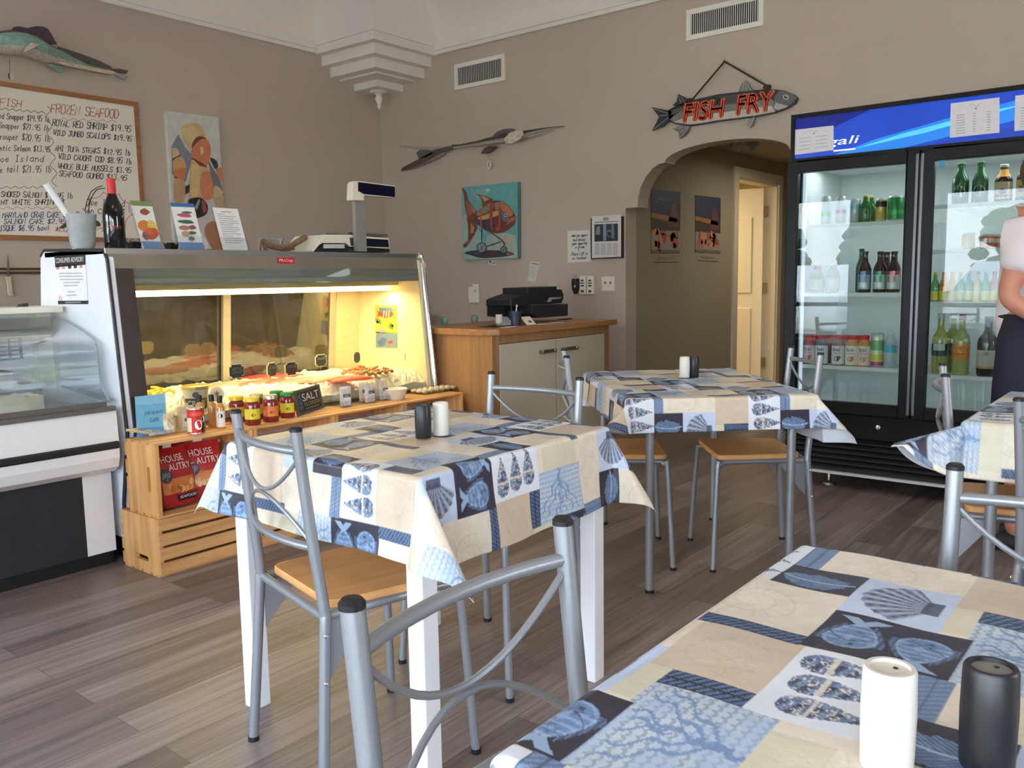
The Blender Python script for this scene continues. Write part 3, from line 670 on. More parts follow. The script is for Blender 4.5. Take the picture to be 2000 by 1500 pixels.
def tablecloth(loc, rz, hx, hy, d, step, pmap, corner, label, wave=.006, flare=.10, twist=(0, 0, 0, 0), rnd_=(0, 0, 0, 0)):
    """cloth over a table of half sizes hx, hy; d = overhang (-x, +x, -y, +y); corner = how far each corner fold stands out (--, +-, -+, ++)"""
    dl, dr, df, db = d
    nx, ny = int((2*hx+dl+dr)/step), int((2*hy+df+db)/step)
    gx, gy = np.meshgrid(np.linspace(-hx-dl, hx+dr, nx), np.linspace(-hy-df, hy+db, ny), indexing='ij'); u, v = gx.ravel(), gy.ravel()
    ex = np.where(u < -hx, u+hx, np.where(u > hx, u-hx, 0)); ey = np.where(v < -hy, v+hy, np.where(v > hy, v-hy, 0))
    s_ = np.hypot(ex, ey); sd = np.maximum(s_, 1e-9); dx, dy = ex/sd, ey/sd
    pick = lambda q: np.where(ex < 0, np.where(ey < 0, q[0], q[2]), np.where(ey < 0, q[1], q[3]))
    s2 = 2*np.abs(dx*dy); s_ = s_*(1-pick(rnd_)*s2*s2); tw = pick(twist)*s2**1.5; dx, dy = dx*np.cos(tw)-dy*np.sin(tw), dx*np.sin(tw)+dy*np.cos(tw)
    r_ = .014; th = np.minimum(s_/r_, PI/2); rest = np.maximum(s_-r_*PI/2, 0)
    amp = pick(corner)
    sn = np.clip(flare+amp*s2**1.3+wave*6*np.sin(u*21+v*17+1.)*(1-s2)*np.minimum(rest/.1, 1), -.2, .97)
    out = r_*np.sin(th)+rest*sn; dn = r_*(1-np.cos(th))+rest*np.sqrt(1-sn*sn)
    cu, cv_ = np.clip(u, -hx, hx), np.clip(v, -hy, hy)
    X, Y, Z = cu+dx*out, cv_+dy*out, -dn
    Z = Z+(.0012*np.sin(u*31+v*7)+.001*np.sin(v*43-u*11))*np.where(s_ > 0, 0, 1)+.0048
    me = bpy.data.meshes.new('tablecloth'); co = np.stack([X, Y, Z], 1).astype(np.float32)
    me.vertices.add(len(co)); me.vertices.foreach_set('co', co.ravel())
    I = np.arange(nx*ny).reshape(nx, ny); q = np.stack([I[:-1, :-1], I[1:, :-1], I[1:, 1:], I[:-1, 1:]], -1).reshape(-1, 4)
    me.loops.add(q.size); me.loops.foreach_set('vertex_index', q.ravel().astype(np.int32))
    me.polygons.add(len(q)); me.polygons.foreach_set('loop_start', (np.arange(len(q))*4).astype(np.int32))
    try: me.polygons.foreach_set('loop_total', np.full(len(q), 4, np.int32))
    except Exception: pass
    me.polygons.foreach_set('use_smooth', np.ones(len(q), bool))
    a, b_ = pmap(u, v); col = cloth_colour(a, b_)
    ca = me.color_attributes.new('Col', 'FLOAT_COLOR', 'POINT'); ca.data.foreach_set('color', np.concatenate([col, np.ones((len(col), 1))], 1).astype(np.float32).ravel())
    me.update(); me.validate(); me.materials.append(CLOTHM); me.materials.append(CLOTHB)
    o = bpy.data.objects.new('tablecloth', me); C.objects.link(o); o.location = loc; o.rotation_euler = (0, 0, rz)
    m = o.modifiers.new('thick', 'SOLIDIFY'); m.thickness = .0012; m.offset = -1; m.material_offset = 1; m.material_offset_rim = 1
    return tag(o, label, 'tablecloth', 'sea life tablecloths')
QF = 1.0
T1, T1Z = (1.675, 1.665), .745
T2, T2Z, T2R = (3.249, 1.667), .730, R(43.2)
T3, T3Z = (.93, .085), .745
T4, T4Z = (3.08, .13), .745
tablecloth((T1[0], T1[1], T1Z), 0, .375, .358, (.20, .20, .225, .20), .0028*QF, lambda u, v: (u+T1[0]-.895, v+T1[1]-1.31), (.52, .40, .34, .3), 'tablecloth printed with fish and shells on the white legged table in the middle', twist=(.55, 0, 0, 0), rnd_=(0, 0, .22, 0))
# the back table stands turned; in its own frame -x faces the camera and -y the cooler
tablecloth((T2[0], T2[1], T2Z), T2R, .48, .345, (.13, .18, .19, .13), .0034*QF, lambda u, v: (-(u+.48)-.06, -v+.263), (.6, .6, .8, .5), 'tablecloth printed with fish and shells on the grey legged table before the drinks cooler')
tablecloth((T3[0], T3[1], T3Z), 0, .375, .375, (.12, .17, .17, .17), .0021*QF, lambda u, v: (1.208-(u+T3[0]), .443-(v+T3[1])), (.3, .3, .3, .3), 'tablecloth printed with fish and shells on the nearest table, lower right', flare=.02, wave=.003)
tablecloth((T4[0], T4[1], T4Z), 0, .375, .375, (.17, .17, .17, .17), .0045*QF, lambda u, v: (-(u)+.1, -v+.02), (.5, .5, .9, .5), 'tablecloth printed with fish and shells on the table cut off by the right edge')

# ------------------------------------------------------------------ tables under the cloths
TOPM = mat('white_table_top', (232, 232, 230), .45)
def table(loc, rz, hx, hy, z, style, label, inset=(0., 0.)):
    t = thing('dining_table', label, 'table', (loc[0], loc[1], 0), rz, 'cloth covered dining tables')
    MB().box(-hx, hx, -hy, hy, z-.03, z).build('table_top', TOPM, t, bevel=.004)
    for sx in (-1, 1):
        for sy in (-1, 1):
            b = MB(); x, y = sx*(hx-inset[0]), sy*(hy-inset[1])
            if style == 'square': b.box(x-sx*.05, x, y-sy*.05, y, 0, z-.03) if sx*sy > 0 else b.box(min(x, x-sx*.05), max(x, x-sx*.05), min(y, y-sy*.05), max(y, y-sy*.05), 0, z-.03)
            else:
                b.tube([(x, y, .012), (x, y, z-.03)], .016, 14); b.cyl((x, y, 0), .0172, .012, 14, mi=1)
            if style == 'square':
                b = MB(); b.box(min(x, x-sx*.05), max(x, x-sx*.05), min(y, y-sy*.05), max(y, y-sy*.05), 0, z-.03)
            b.build('leg', [WHITEP if style == 'square' else SILV, BLKP], t, bevel=.003 if style == 'square' else 0)
    q = hx-inset[0]; q2 = hy-inset[1]
    b = MB()
    if style == 'square':
        for s_ in (-1, 1): b.box(-hx+.05, hx-.05, s_*hy-(.02 if s_ > 0 else 0), s_*hy+(0 if s_ > 0 else .02), z-.09, z-.03); b.box(s_*hx-(.02 if s_ > 0 else 0), s_*hx+(0 if s_ > 0 else .02), -hy+.05, hy-.05, z-.09, z-.03)
    else:
        for s_ in (-1, 1): b.tube([(-q, s_*q2, z-.055), (q, s_*q2, z-.055)], .011, 10); b.tube([(s_*q, -q2, z-.055), (s_*q, q2, z-.055)], .011, 10)
    b.build('apron', WHITEP if style == 'square' else SILV, t)
    return t
table(T1, 0, .372, .355, T1Z, 'square', 'square table with white square legs under the middle tablecloth')
table(T2, T2R, .477, .342, T2Z, 'round', 'table with grey round legs under the cloth before the drinks cooler', (.018, .075))
table(T3, 0, .372, .372, T3Z, 'square', 'nearest dining table hidden under the lower right tablecloth')
table(T4, 0, .372, .372, T4Z, 'round', 'table with grey round legs cut off by the right edge of the photo', (.06, .06))

# ------------------------------------------------------------------ chairs: grey tube frame, wire back, plywood seat
def make_chair(label):
    t = thing('dining_chair', label, 'chair', group='metal chairs with wooden seats')
    W_ = .175
    for s_ in (-1, 1):
        b = MB(); b.tube(smooth_path([(-.205, s_*.205, .0), (-.175, s_*.186, .40), (-.172, s_*.182, .46), (-.19, s_*W_, .62), (-.215, s_*W_, .86)], 6), .0128, 14)
        b.cyl((-.205, s_*.205, 0), .0145, .012, 12, mi=1)
        p = b.build('leg', [SILV, BLKP], t)
        c = MB(); c.lathe([(.0135, 0), (.0135, .006), (.010, .010), (.0001, .0105)], 14, (-.2153, s_*W_, .859)); c.build('end_cap', BLKP, p)
        sc_ = MB()
        for z in (.405, .30):
            x, y = -.178-(.405-z)*.07, s_*(.186+(.405-z)*.05); sc_.ball((x, y+s_*.012, z), .0055, 8, 6)
        sc_.build('screw', CHROME, p)
        b = MB(); b.tube(smooth_path([(.205, s_*.21, .0), (.185, s_*.185, .40), (.17, s_*.178, .428), (.13, s_*.172, .438), (-.16, s_*.172, .438)], 5), .011, 12); b.cyl((.205, s_*.21, 0), .0128, .012, 12, mi=1)
        b.build('leg', [SILV, BLKP], t)
        b = MB(); b.slab([(-.165, s_*.176, .43), (-.06, s_*.176, .43), (-.165, s_*.182, .30)], (0, s_*.003, 0)); b.build('bracket', SILV, t)
    # seat: rounded trapezoid of bent plywood
    b = MB(); out = []
    for (cx, cy, a0) in ((.185, .185, 0), (-.15, .17, 90), (-.15, -.17, 180), (.185, -.185, 270)):
        for k in range(6):
            a = R(a0+k*18); out.append((cx-.03*(1 if cx > 0 else -1)+.03*math.cos(a), cy-.03*(1 if cy > 0 else -1)+.03*math.sin(a)))
    n = len(out); lo = [(x, y, .45) for x, y in out]; hi = [(x, y, .464) for x, y in out]; hi2 = [(x*.985, y*.985, .467) for x, y in out]; lo2 = [(x*.985, y*.985, .447) for x, y in out]
    b.loft([lo2, lo, hi, hi2]); b.build('seat', SEATW, t)
    b = MB(); b.tube([(-.168, -.172, .438), (-.168, .172, .438)], .011, 12); b.build('seat_rail', SILV, t)
    def bow(z, depth, n=8): return [(-.190-(z-.62)*.104-depth*(1-(2*k/n-1)**2), -W_+2*W_*k/n, z+.0*k) for k in range(n+1)]
    b = MB(); b.tube(bow(.815, .03), .0092, 12); b.build('top_rail', SILV, t)
    b = MB(); b.tube(bow(.60, .03), .0092, 12); b.build('bottom_rail', SILV, t)
    def wire(z0, zm):
        pts = []
        for k in range(17):
            y = -1+2*k/16; z = zm+(z0-zm)*abs(y)**2.0; d_ = .03*(1-y*y); pts.append((-.190-(z-.62)*.104-d_, y*(W_-.008), z))
        return pts
    b = MB(); b.tube(wire(.80, .708), .0048, 8); b.build('back_wire', SILV, t)
    b = MB(); b.tube(wire(.61, .699), .0048, 8); b.build('back_wire', SILV, t)
    return t
def rear_to_center(mx, my, hd): return (mx+.205*math.cos(hd), my+.205*math.sin(hd), 0)
chairs = [  # centre x, y, heading, label
 ((1.36, 1.597), -13.5, 'metal chair at the left side of the middle table, back to the crates'),
 ((.697, .405), -90, 'nearest metal chair, its curved wire back crossing the lower middle of the photo'),
 ((1.966, 1.655), 181, 'metal chair behind the middle table, in front of the wooden cabinet'),
 ((3.05, 1.885), -53, 'metal chair seen edge-on at the left of the back table, beside the cabinet'),
 ((3.37, 1.43), 129, 'metal chair at the right of the back table, in front of the cooler door'),
 ((3.04, .42), -76.5, 'metal chair seen edge-on in front of the right cooler door, behind the right edge table'),
 ((1.27, .115), 180, 'metal chair at the far end of the nearest table, rail cut by the right edge'),
 ((2.469, .071), -30, 'metal chair on the near side of the right edge table, one post in view'),
]
ch0 = make_chair(chairs[0][2]); ch0.location = (*chairs[0][0], 0); ch0.rotation_euler = (0, 0, R(chairs[0][1]))
for p_, h_, l_ in chairs[1:]: dup(ch0, (*p_, 0), R(h_), l_)

# ------------------------------------------------------------------ salt and pepper mills
def shaker(loc, white, label):
    m_ = mat('white_shaker_plastic', (218, 214, 204), .4) if white else mat('black_shaker_plastic', (30, 30, 34), .4)
    t = thing('salt_shaker' if white else 'pepper_shaker', label, 'shaker', loc, 0, 'white shakers' if white else 'black shakers')
    MB().lathe([(.0205, 0), (.0215, .002), (.0225, .05), (.0215, .087), (.020, .0895), (.0165, .0895), (.016, .086)], 32, cap=True).build('body', m_, t)
    b = MB(); b.lathe([(.0160, .084), (.0160, .0865), (.0001, .0867)], 24)
    b.build('cap', mat('cream_cap', (222, 214, 196), .5) if white else mat('grey_cap', (128, 122, 116), .5), t)
    h = MB(); h.cyl((.006, -.003, .0864), .0022, .0006, 10); h.build('hole', BLKP, t)
shaker((.735, .186, T3Z+.0068), True, 'white salt shaker on the nearest table')
shaker((.787, .119, T3Z+.0068), False, 'black pepper shaker on the nearest table')
shaker((1.688, 1.605, T1Z+.0068), True, 'white salt shaker on the middle table')
shaker((1.629, 1.615, T1Z+.0068), False, 'black pepper shaker on the middle table')
P_ = PZ(1337, 737, T2Z+.0068); shaker(P_, True, 'white salt shaker on the back table')
P_ = PZ(1355, 736, T2Z+.0068); shaker(P_, False, 'black pepper shaker on the back table')
# ------------------------------------------------------------------ wooden crates in front of the deli case
def crate(loc, standing, label, open_front=True):
    """a pine crate .457 x .318 x .241; standing = turned on its side with the open top facing the room"""
    t = thing('wooden_crate', label, 'crate', loc, 0, 'pine crates in front of the deli case')
    L_, D_, H_ = .455, .288, .230
    # local frame before turning: x along, y depth, z up, open at the top
    def put(b):
        if standing: b.T = Matrix.Translation((0, .0, 0)) @ Matrix(((1, 0, 0, 0), (0, 0, -1, H_), (0, 1, 0, 0), (0, 0, 0, 1)))
        return b
    for s_ in (0, 1):
        b = put(MB()); x0 = .0 if s_ == 0 else L_-.017; x1 = x0+.017
        # end board with a rounded hand slot
        n = 8; cy, cz, hw, hr = D_/2, H_*.70 if not standing else H_*.74, .042, .011
        if not standing: cz = H_*.22
        outer = [(0, 0), (D_, 0), (D_, H_), (0, H_)]
        slot = [(cy+hw+hr*math.cos(a), cz+hr*math.sin(a)) for a in [-PI/2+PI*i/n for i in range(n+1)]]+[(cy-hw+hr*math.cos(a), cz+hr*math.sin(a)) for a in [PI/2+PI*i/n for i in range(n+1)]]
        m = len(slot)
        for x, flip in ((x0, 0), (x1, 1)):
            # split into four strips around the slot
            top = [(0, H_), (0, cz), (cy-hw-hr, cz)]+[(q[0], q[1]) for q in slot if q[1] > cz+1e-6][::-1]+[(cy+hw+hr, cz), (D_, cz), (D_, H_)]
            bot = [(0, 0), (0, cz), (cy-hw-hr, cz)]+[(q[0], q[1]) for q in slot if q[1] < cz-1e-6]+[(cy+hw+hr, cz), (D_, cz), (D_, 0)]
            bot = [(0, 0), (D_, 0), (D_, cz), (cy+hw+hr, cz)]+[q for q in slot if q[1] < cz-1e-6 and q[0] > cy][::-1]+[q for q in slot if q[1] < cz-1e-6 and q[0] < cy][::-1]+[(cy-hw-hr, cz), (0, cz)]
            top = [(D_, H_), (0, H_), (0, cz), (cy-hw-hr, cz)]+[q for q in slot if q[1] > cz+1e-6 and q[0] < cy][::-1]+[q for q in slot if q[1] > cz+1e-6 and q[0] > cy][::-1]+[(cy+hw+hr, cz), (D_, cz)]
            for pl in (bot, top): b.poly([(x, y, z) for y, z in pl])
        b.add([(x0, y, z) for y, z in outer]+[(x1, y, z) for y, z in outer], [(i, (i+1) % 4, 4+(i+1) % 4, 4+i) for i in range(4)])
        b.add([(x0, y, z) for y, z in slot]+[(x1, y, z) for y, z in slot], [(i, (i+1) % m, m+(i+1) % m, m+i) for i in range(m)])
        b.build('end_board', PINEZ, t)
    for y0 in (-.009, D_):
        for k in range(4):
            h = .048; z0 = .002+k*(H_-h-.002)/3
            put(MB()).box(-.002, L_+.002, y0, y0+.009, z0, z0+h).build('slat', PINE, t)
    for k in range(4):
        y0 = .004+k*(D_-.008-.058)/3
        put(MB()).box(-.002, L_+.002, y0, y0+.058, -.009, 0).build('slat', PINE, t)
    return t
CX0 = 1.728
names = ['at the left end, beside the white case', 'second from the left', 'third from the left', 'at the right end, nearest the cabinet']
for k in range(4):
    crate((CX0-.010+k*.461, 3.205, .009), False, 'bottom row pine crate '+names[k])
for k in range(4):
    crate((CX0+k*.4585, 3.208, .249), True, 'top row pine crate '+names[k])
CT = .546        # top of the crates
def tb(t):
    """builder in scene coordinates for a part of t"""
    b = MB(); b.T = Matrix.Translation(-Vector(t.location)); return b

# ------------------------------------------------------------------ seafood display case
dc = thing('seafood_display_case', 'long lit glass deli case holding seafood on ice, behind the pine crates', 'display case', (2.65, 3.46, 0))
X0, X1 = 1.745, 3.575
ENDP = [(3.53, .10), (3.53, .25), (3.458, .56), (3.522, 1.28), (3.545, 1.318), (4.09, 1.335), (4.13, 1.31), (4.25, .60), (4.25, .10)]
ENDW = mat('white_laminate_end', (238, 240, 244), .35)
b = tb(dc); b.slab([(X0, y, z) for y, z in ENDP], (.03, 0, 0)); b.build('end_panel', ENDW, dc)
b = tb(dc); b.slab([(X1-.03, y, z) for y, z in ENDP], (.03, 0, 0)); b.build('end_panel', mat('cream_case_liner', (240, 226, 184), .5), dc)
EDGE = mat('dark_edge_trim', (46, 44, 46), .4)
b = tb(dc); b.tube([(X0+.003, y, z) for y, z in [ENDP[6], ENDP[5], ENDP[4], ENDP[3], ENDP[2], ENDP[1], ENDP[0]]], .008, 8); b.build('edge_trim', EDGE, dc)
b = tb(dc); b.tube([(X1+.002, y-.012, z) for y, z in [(3.56, 1.322), (3.538, 1.31), (3.525, 1.27), (3.452, .57)]], .016, 12); b.build('chrome_trim', CHROME, dc)
b = tb(dc); b.box(X0, X1, 3.53, 4.09, 1.30, 1.327); b.build('top_panel', STEEL, dc, bevel=.003)
FASC = mat('aged_steel_fascia', (142, 133, 118), .42, metal=.5, noise=.14, nscale=5)
b = tb(dc); b.slab([(X0+.012, 3.522, 1.243), (X1-.006, 3.522, 1.243), (X1-.006, 3.532, 1.316), (X0+.012, 3.532, 1.316)], (0, .012, 0))
fas = b.build('fascia', FASC, dc)
b = tb(dc); fm = lambda x, y: PY(x, y, 3.524)
fill(b, fm, [(542, 514.5), (575, 515), (575, 503.5), (542, 503)], (200, 30, 44))
letter(b, 'McCray', lambda x, y: PY(x, y, 3.5232), (545, 512.5), (572, 513), (545, 505.5), (250, 240, 240), shear=.05); b.build('badge', GLOSSY, fas)
b = tb(dc); b.slab([(X0+.03, 3.513, 1.172), (X1-.03, 3.513, 1.172), (X1-.03, 3.521, 1.243), (X0+.03, 3.521, 1.243)], (0, .006, 0))
b.build('header_glass', glass_mat('smoked_header_glass', (150, 160, 150), 1.5, .02, .45, (150, 156, 146)), dc)
b = tb(dc); b.slab([(X0+.03, 3.459, .552), (X1-.03, 3.459, .552), (X1-.03, 3.513, 1.170), (X0+.03, 3.513, 1.170)], (0, .006, 0)); b.build('front_glass', CASEGL, dc)
b = tb(dc); b.slab([(X0+.03, 3.447, .552), (X0+.105, 3.447, .552), (X0+.105, 3.5125, 1.243), (X0+.03, 3.5125, 1.243)], (0, .011, 0)); b.build('front_post', mat('dark_post', (60, 50, 45), .3, noise=.2, nscale=14), dc)
b = tb(dc); b.box(X0+.03, X1-.03, 3.535, 4.23, .12, .545); b.build('case_body', ENDW, dc)
b = tb(dc); b.box(X0+.02, X1-.02, 3.56, 4.22, 0, .12); b.build('toe_kick', BLKP, dc)
b = tb(dc); b.box(X0+.03, X1-.03, 3.475, 4.07, .545, .560); b.build('deck', STEEL, dc)
ALU = mat('aluminium_frame', (196, 188, 168), .4, metal=.5)
def rear_door(x0, x1, off):
    """sliding rear door, leaning; y from 4.075 at z .60 to 4.00 at z 1.25"""
    def P(x, z, dy=0): return (x, 4.072+off-(z-.6)*.10+dy, z)
    b = tb(dc); z0, z1, w = .605, 1.26, .045
    for (p, q, r_, s_) in ((x0, x0+w, z0, z1), (x1-w, x1, z0, z1), (x0+w, x1-w, z0, z0+w), (x0+w, x1-w, z1-w, z1)):
        b.slab([P(p, r_), P(q, r_), P(q, s_), P(p, s_)], (0, .02, 0))
    d_ = b.build('rear_door', ALU, dc)
    g = tb(dc); g.slab([P(x0+w, z0+w, .008), P(x1-w, z0+w, .008), P(x1-w, z1-w, .008), P(x0+w, z1-w, .008)], (0, .004, 0))
    g.build('glass_pane', glass_mat('rear_door_glass', (170, 168, 156), 4.5, .03, .16, (132, 122, 104)), d_)
rear_door(1.79, 2.66, .022); rear_door(2.60, 3.36, 0.)
b = tb(dc); b.slab([(3.36, 4.07, .60), (3.545, 4.07, .60), (3.545, 4.0, 1.28), (3.36, 4.0, 1.28)], (0, .02, 0)); b.build('rear_panel', mat('case_liner_beige', (214, 196, 152), .5), dc)
b = tb(dc); b.box(X0+.05, X1-.03, 3.69, 3.76, 1.150, 1.172); lam = b.build('lamp_housing', mat('lamp_housing_enamel', (240, 222, 172), .4), dc)
b = tb(dc); b.tube([(X0+.09, 3.725, 1.134), (X1-.06, 3.725, 1.134)], .0135, 12); b.build('lamp_tube', mat('warm_fluorescent_tube', (255, 226, 158), .4, emit=9.), lam)
cl_ = area('case_lamp', (2.66, 3.725, 1.115), (1.7, .05), (0, 0, 0), 19, (1, .78, .42))

# bed of ice: nobody could count the flakes
nx, ny = 150, 50
gx, gy = np.meshgrid(np.linspace(X0+.035, X1-.035, nx), np.linspace(3.474, 4.055, ny), indexing='ij')
gz = .566+.06*np.clip((gy-3.474)/.12, 0, 1)+.035*fbm(gx*9, gy*9)+.03*fbm(gx*38, gy*38)*np.clip((gy-3.474)/.05, .3, 1)
gz[:, 0] = .5605; gz[:, -1] = .5605
b = MB(); I = np.arange(nx*ny).reshape(nx, ny)
b.add(np.stack([gx, gy, gz], -1).reshape(-1, 3), [tuple(int(v) for v in (I[i, j], I[i+1, j], I[i+1, j+1], I[i, j+1])) for i in range(nx-1) for j in range(ny-1)], smooth=False)
o = b.build('crushed_ice', mat('crushed_ice', (236, 232, 220), .35, noise=.06, nscale=90, sub=0), weld=False)
tag(o, 'bed of crushed ice inside the lit deli case', 'ice', kind='stuff')

# seafood on the ice
def fillet(px, py, L_, W_, rz, col, label, name='fish_fillet', cat='fish fillet', y=None, hump=.024):
    p = PZ(px, py, .668); p[0] = min(p[0], 3.53-L_/2); p[1] = min(p[1], 3.97)
    b = MB(); rings = []
    for i in range(13):
        t = i/12; w = W_/2*(math.sin(PI*min(1, t*.86+.10))**.55)*(1-.35*t); h = hump*(math.sin(PI*(t*.86+.08))**.6)+.002; xx = (t-.5)*L_; bend = .012*math.sin(t*5)
        rings.append([(xx, w*math.cos(a)+bend, max(0, math.sin(a))*h) for a in [2*PI*k/12 for k in range(12)]])
    b.loft(rings); o = b.build(name, mat('flesh_%d_%d_%d' % col, col, .32, noise=.18, nscale=40, stretch=(3, 14, 1), bump=.2, bscale=60), loc=(p[0], p[1], .655), rot=(0, 0, rz))
    return tag(o, label, cat, 'fillets on the ice')
fillet(445, 750, .30, .12, .2, (214, 150, 120), 'pale pink fillet behind the leftmost chalk sign on the ice')
fillet(520, 745, .32, .13, -.1, (222, 120, 92), 'salmon coloured fillet behind the sauce jars on the ice')
fillet(585, 742, .30, .12, .3, (226, 160, 128), 'light pink fillet under the third chalk sign on the ice')
fillet(470, 728, .34, .13, -.35, (190, 66, 56), 'deep red tuna loin near the rear door of the deli case')
fillet(640, 738, .26, .11, .1, (228, 176, 146), 'pale fillet in the middle of the ice bed')
fillet(685, 738, .24, .13, -.2, (226, 96, 62), 'bright orange salmon fillet at the right of the ice bed')
def pile(px, py, n, r_, col, label, name, cat, spread):
    p = PZ(px, py, .68); p[0] = min(p[0], 3.535-spread*1.8-r_*2); p[1] = min(max(p[1], 3.57), 3.96); rnd = random.Random(px)
    b = MB()
    for k in range(n):
        a = rnd.uniform(0, 6.28); q = spread*rnd.random()**.5; c = (q*math.cos(a)*1.6, q*math.sin(a), .008+.035*(1-q/spread)*rnd.random())
        a2 = rnd.uniform(0, 6.28); b.tube(smooth_path([(c[0]+r_*1.6*math.cos(a2+u), c[1]+r_*1.6*math.sin(a2+u), c[2]+.004*u) for u in (0, .8, 1.6, 2.4)], 3), [r_*(1-.06*i) for i in range(10)], 6)
    o = b.build(name, mat(name+'_flesh', col, .4, noise=.25, nscale=60), loc=(p[0], p[1], .66)); tag(o, label, cat, kind='stuff')
pile(700, 722, 34, .009, (196, 128, 84), 'heap of shrimp under the fifth chalk sign', 'shrimp_pile', 'shrimp', .06)
pile(770, 727, 40, .010, (186, 138, 88), 'heap of tan shrimp at the right end of the ice', 'shell_on_shrimp', 'shrimp', .075)
pile(288, 765, 50, .010, (232, 188, 62), 'heap of yellow seafood at the left end of the ice', 'yellow_crab_pile', 'seafood', .07)

# chalk signs on pins
def chalk_sign(px, py, Y, w, h, rz, txt, label):
    c = PY(px, py, Y); t = thing('chalk_price_sign', label, 'price sign', (c[0], c[1], .645), rz, 'chalk signs on the ice')
    z = c[2]-.645; pl = [(-w/2+.012, -h/2), (w/2-.012, -h/2), (w/2-.012, -h/2+.01), (w/2, -h/2+.01), (w/2, h/2-.01), (w/2-.012, h/2-.01), (w/2-.012, h/2), (-w/2+.012, h/2), (-w/2+.012, h/2-.01), (-w/2, h/2-.01), (-w/2, -h/2+.01), (-w/2+.012, -h/2+.01)]
    b = MB(); b.slab([(x*1.09, .0, z+y*1.1) for x, y in pl], (0, .004, 0)); b.build('border', mat('sign_border_cream', (236, 222, 180), .5), t)
    b = MB(); b.slab([(x, -.002, z+y) for x, y in pl], (0, .002, 0), col=(34, 38, 42))
    fm = lambda x, y: (x, -.0026, z-y)
    for i, ln in enumerate(txt): scrawl(b, ln, fm, (-w*.36, -.010+.016*i+.004), (w*.38, -.010+.016*i+.004), .011, (130, 150, 160), .0018)
    b.build('chalkboard', PAINT, t)
    MB().tube([(0, .005, 0), (0, .005, z-h/2)], .0016, 6).build('pin', CHROME, t)
chalk_sign(462, 725, 3.66, .078, .064, 0, ['ARCTIC', 'CHAR'], 'leftmost black chalk sign on the ice, lettered on two lines')
chalk_sign(531.5, 722, 3.72, .078, .066, .35, ['COD'], 'black chalk sign tilted left, second from the left on the ice')
chalk_sign(569, 720, 3.70, .078, .064, .1, ['GAG'], 'black chalk sign third from the left on the ice')
chalk_sign(627, 704, 3.88, .082, .062, .15, ['SALMON'], 'black chalk sign before the right rear door, fourth from the left')
chalk_sign(697, 698, 3.90, .072, .062, .35, [], 'black chalk sign above the heap of shrimp')
chalk_sign(793, 697, 3.66, .052, .060, .6, [], 'rightmost black chalk sign against the cream end panel')
# little fish print on the end panel inside the case
pr = lambda x, y: PX(x, y, 3.5435); b = MB()
fill(b, pr, [(734, 679), (776, 680), (775, 597), (733, 597)], (236, 176, 66)); p2 = lambda x, y: PX(x, y, 3.5425); p3 = lambda x, y: PX(x, y, 3.5415)
fill(b, p2, [(734.5, 650), (775.5, 651), (775, 622), (734, 622)], (240, 206, 70)); fill(b, p2, [(734.5, 678), (775.5, 679), (775.5, 651), (734.5, 648)], (126, 150, 170))
fill(b, p2, [(741, 618), (767, 618), (767, 601), (741, 601)], (92, 120, 150))
fill(b, p3, [(735, 620), (739, 613), (735, 606), (743, 611), (755, 607), (765, 609), (768, 613), (763, 619), (750, 621), (742, 616)], (226, 70, 48))
for k in range(3): fill(b, layer(p3, (-.0005, 0, 0)), [(748+5*k, 620), (750+5*k, 620), (751+5*k, 608), (749+5*k, 608)], (244, 232, 220))
for k, (cx, cy) in enumerate(((768, 636), (736, 630))):
    for a in range(5): stroke(b, [(cx, cy), (cx+9*math.cos(2.4+a*.5-(k*2.6)), cy-8*math.sin(2.4+a*.5-(k*2.6)))], p3, 2, (70, 110, 84))
fill(b, p3, [(738, 668), (748, 658), (756, 662), (752, 674), (742, 677)], (90, 120, 160)); fill(b, p3, [(758, 666), (767, 665), (767, 671), (758, 671)], (224, 84, 60)); disc(b, p3, (746, 645), 6, 5, (240, 160, 170))
tag(b.build('fish_print', PAINT), 'small colourful tropical fish print on the cream end wall inside the case', 'art print')

# ------------------------------------------------------------------ small white curved glass case at the left
wc = thing('refrigerated_case', 'small white curved glass refrigerated case at the left edge of the photo', 'display case', (.9, 3.5, 0))
WX0, WX1 = .10, 1.705
WHT = mat('white_case_enamel', (232, 228, 226), .35, coat=.2)
prof_ = [(3.56, .40), (3.50, .405), (3.462, .43), (3.447, .47), (3.445, .505)]
b = tb(wc); pl = prof_+[(3.445, .545), (3.452, .67), (3.50, .67), (3.60, .66), (3.60, .40)]
b.slab([(WX0, y, z) for y, z in pl], (WX1-WX0, 0, 0)); b.build('front_body', WHT, wc)
b = tb(wc); b.box(WX0, WX1, 3.436, 3.47, .508, .540); b.build('bumper', BLKP, wc, bevel=.008)
b = tb(wc); b.box(WX0, WX1-.005, 3.440, 3.475, .665, .683).box(WX0, WX1-.025, 3.475, 3.50, .668, .70); b.build('front_rail', mat('grey_brown_rail', (96, 90, 86), .5), wc)
b = tb(wc); b.box(WX0, WX1-.12, 3.535, 3.56, .06, .42); b.build('kick_board', mat('black_kick_board', (36, 36, 42), .6, noise=.2, nscale=9), wc)
b = tb(wc); b.box(WX0, WX1, 3.56, 4.12, .06, .66).box(WX1-.12, WX1, 3.535, 3.56, .06, .42); b.build('base_cabinet', WHT, wc)
b = tb(wc); b.box(WX0, WX1, 3.56, 4.1, 0, .06); b.build('base', BLKP, wc)
b = tb(wc); b.box(WX0, WX1, 4.05, 4.12, .66, 1.06); b.build('rear_wall', WHT, wc)
b = tb(wc); b.box(WX0, WX1+.02, 3.90, 4.14, 1.06, 1.088); b.build('top_slab', CREAMP, wc, bevel=.004)
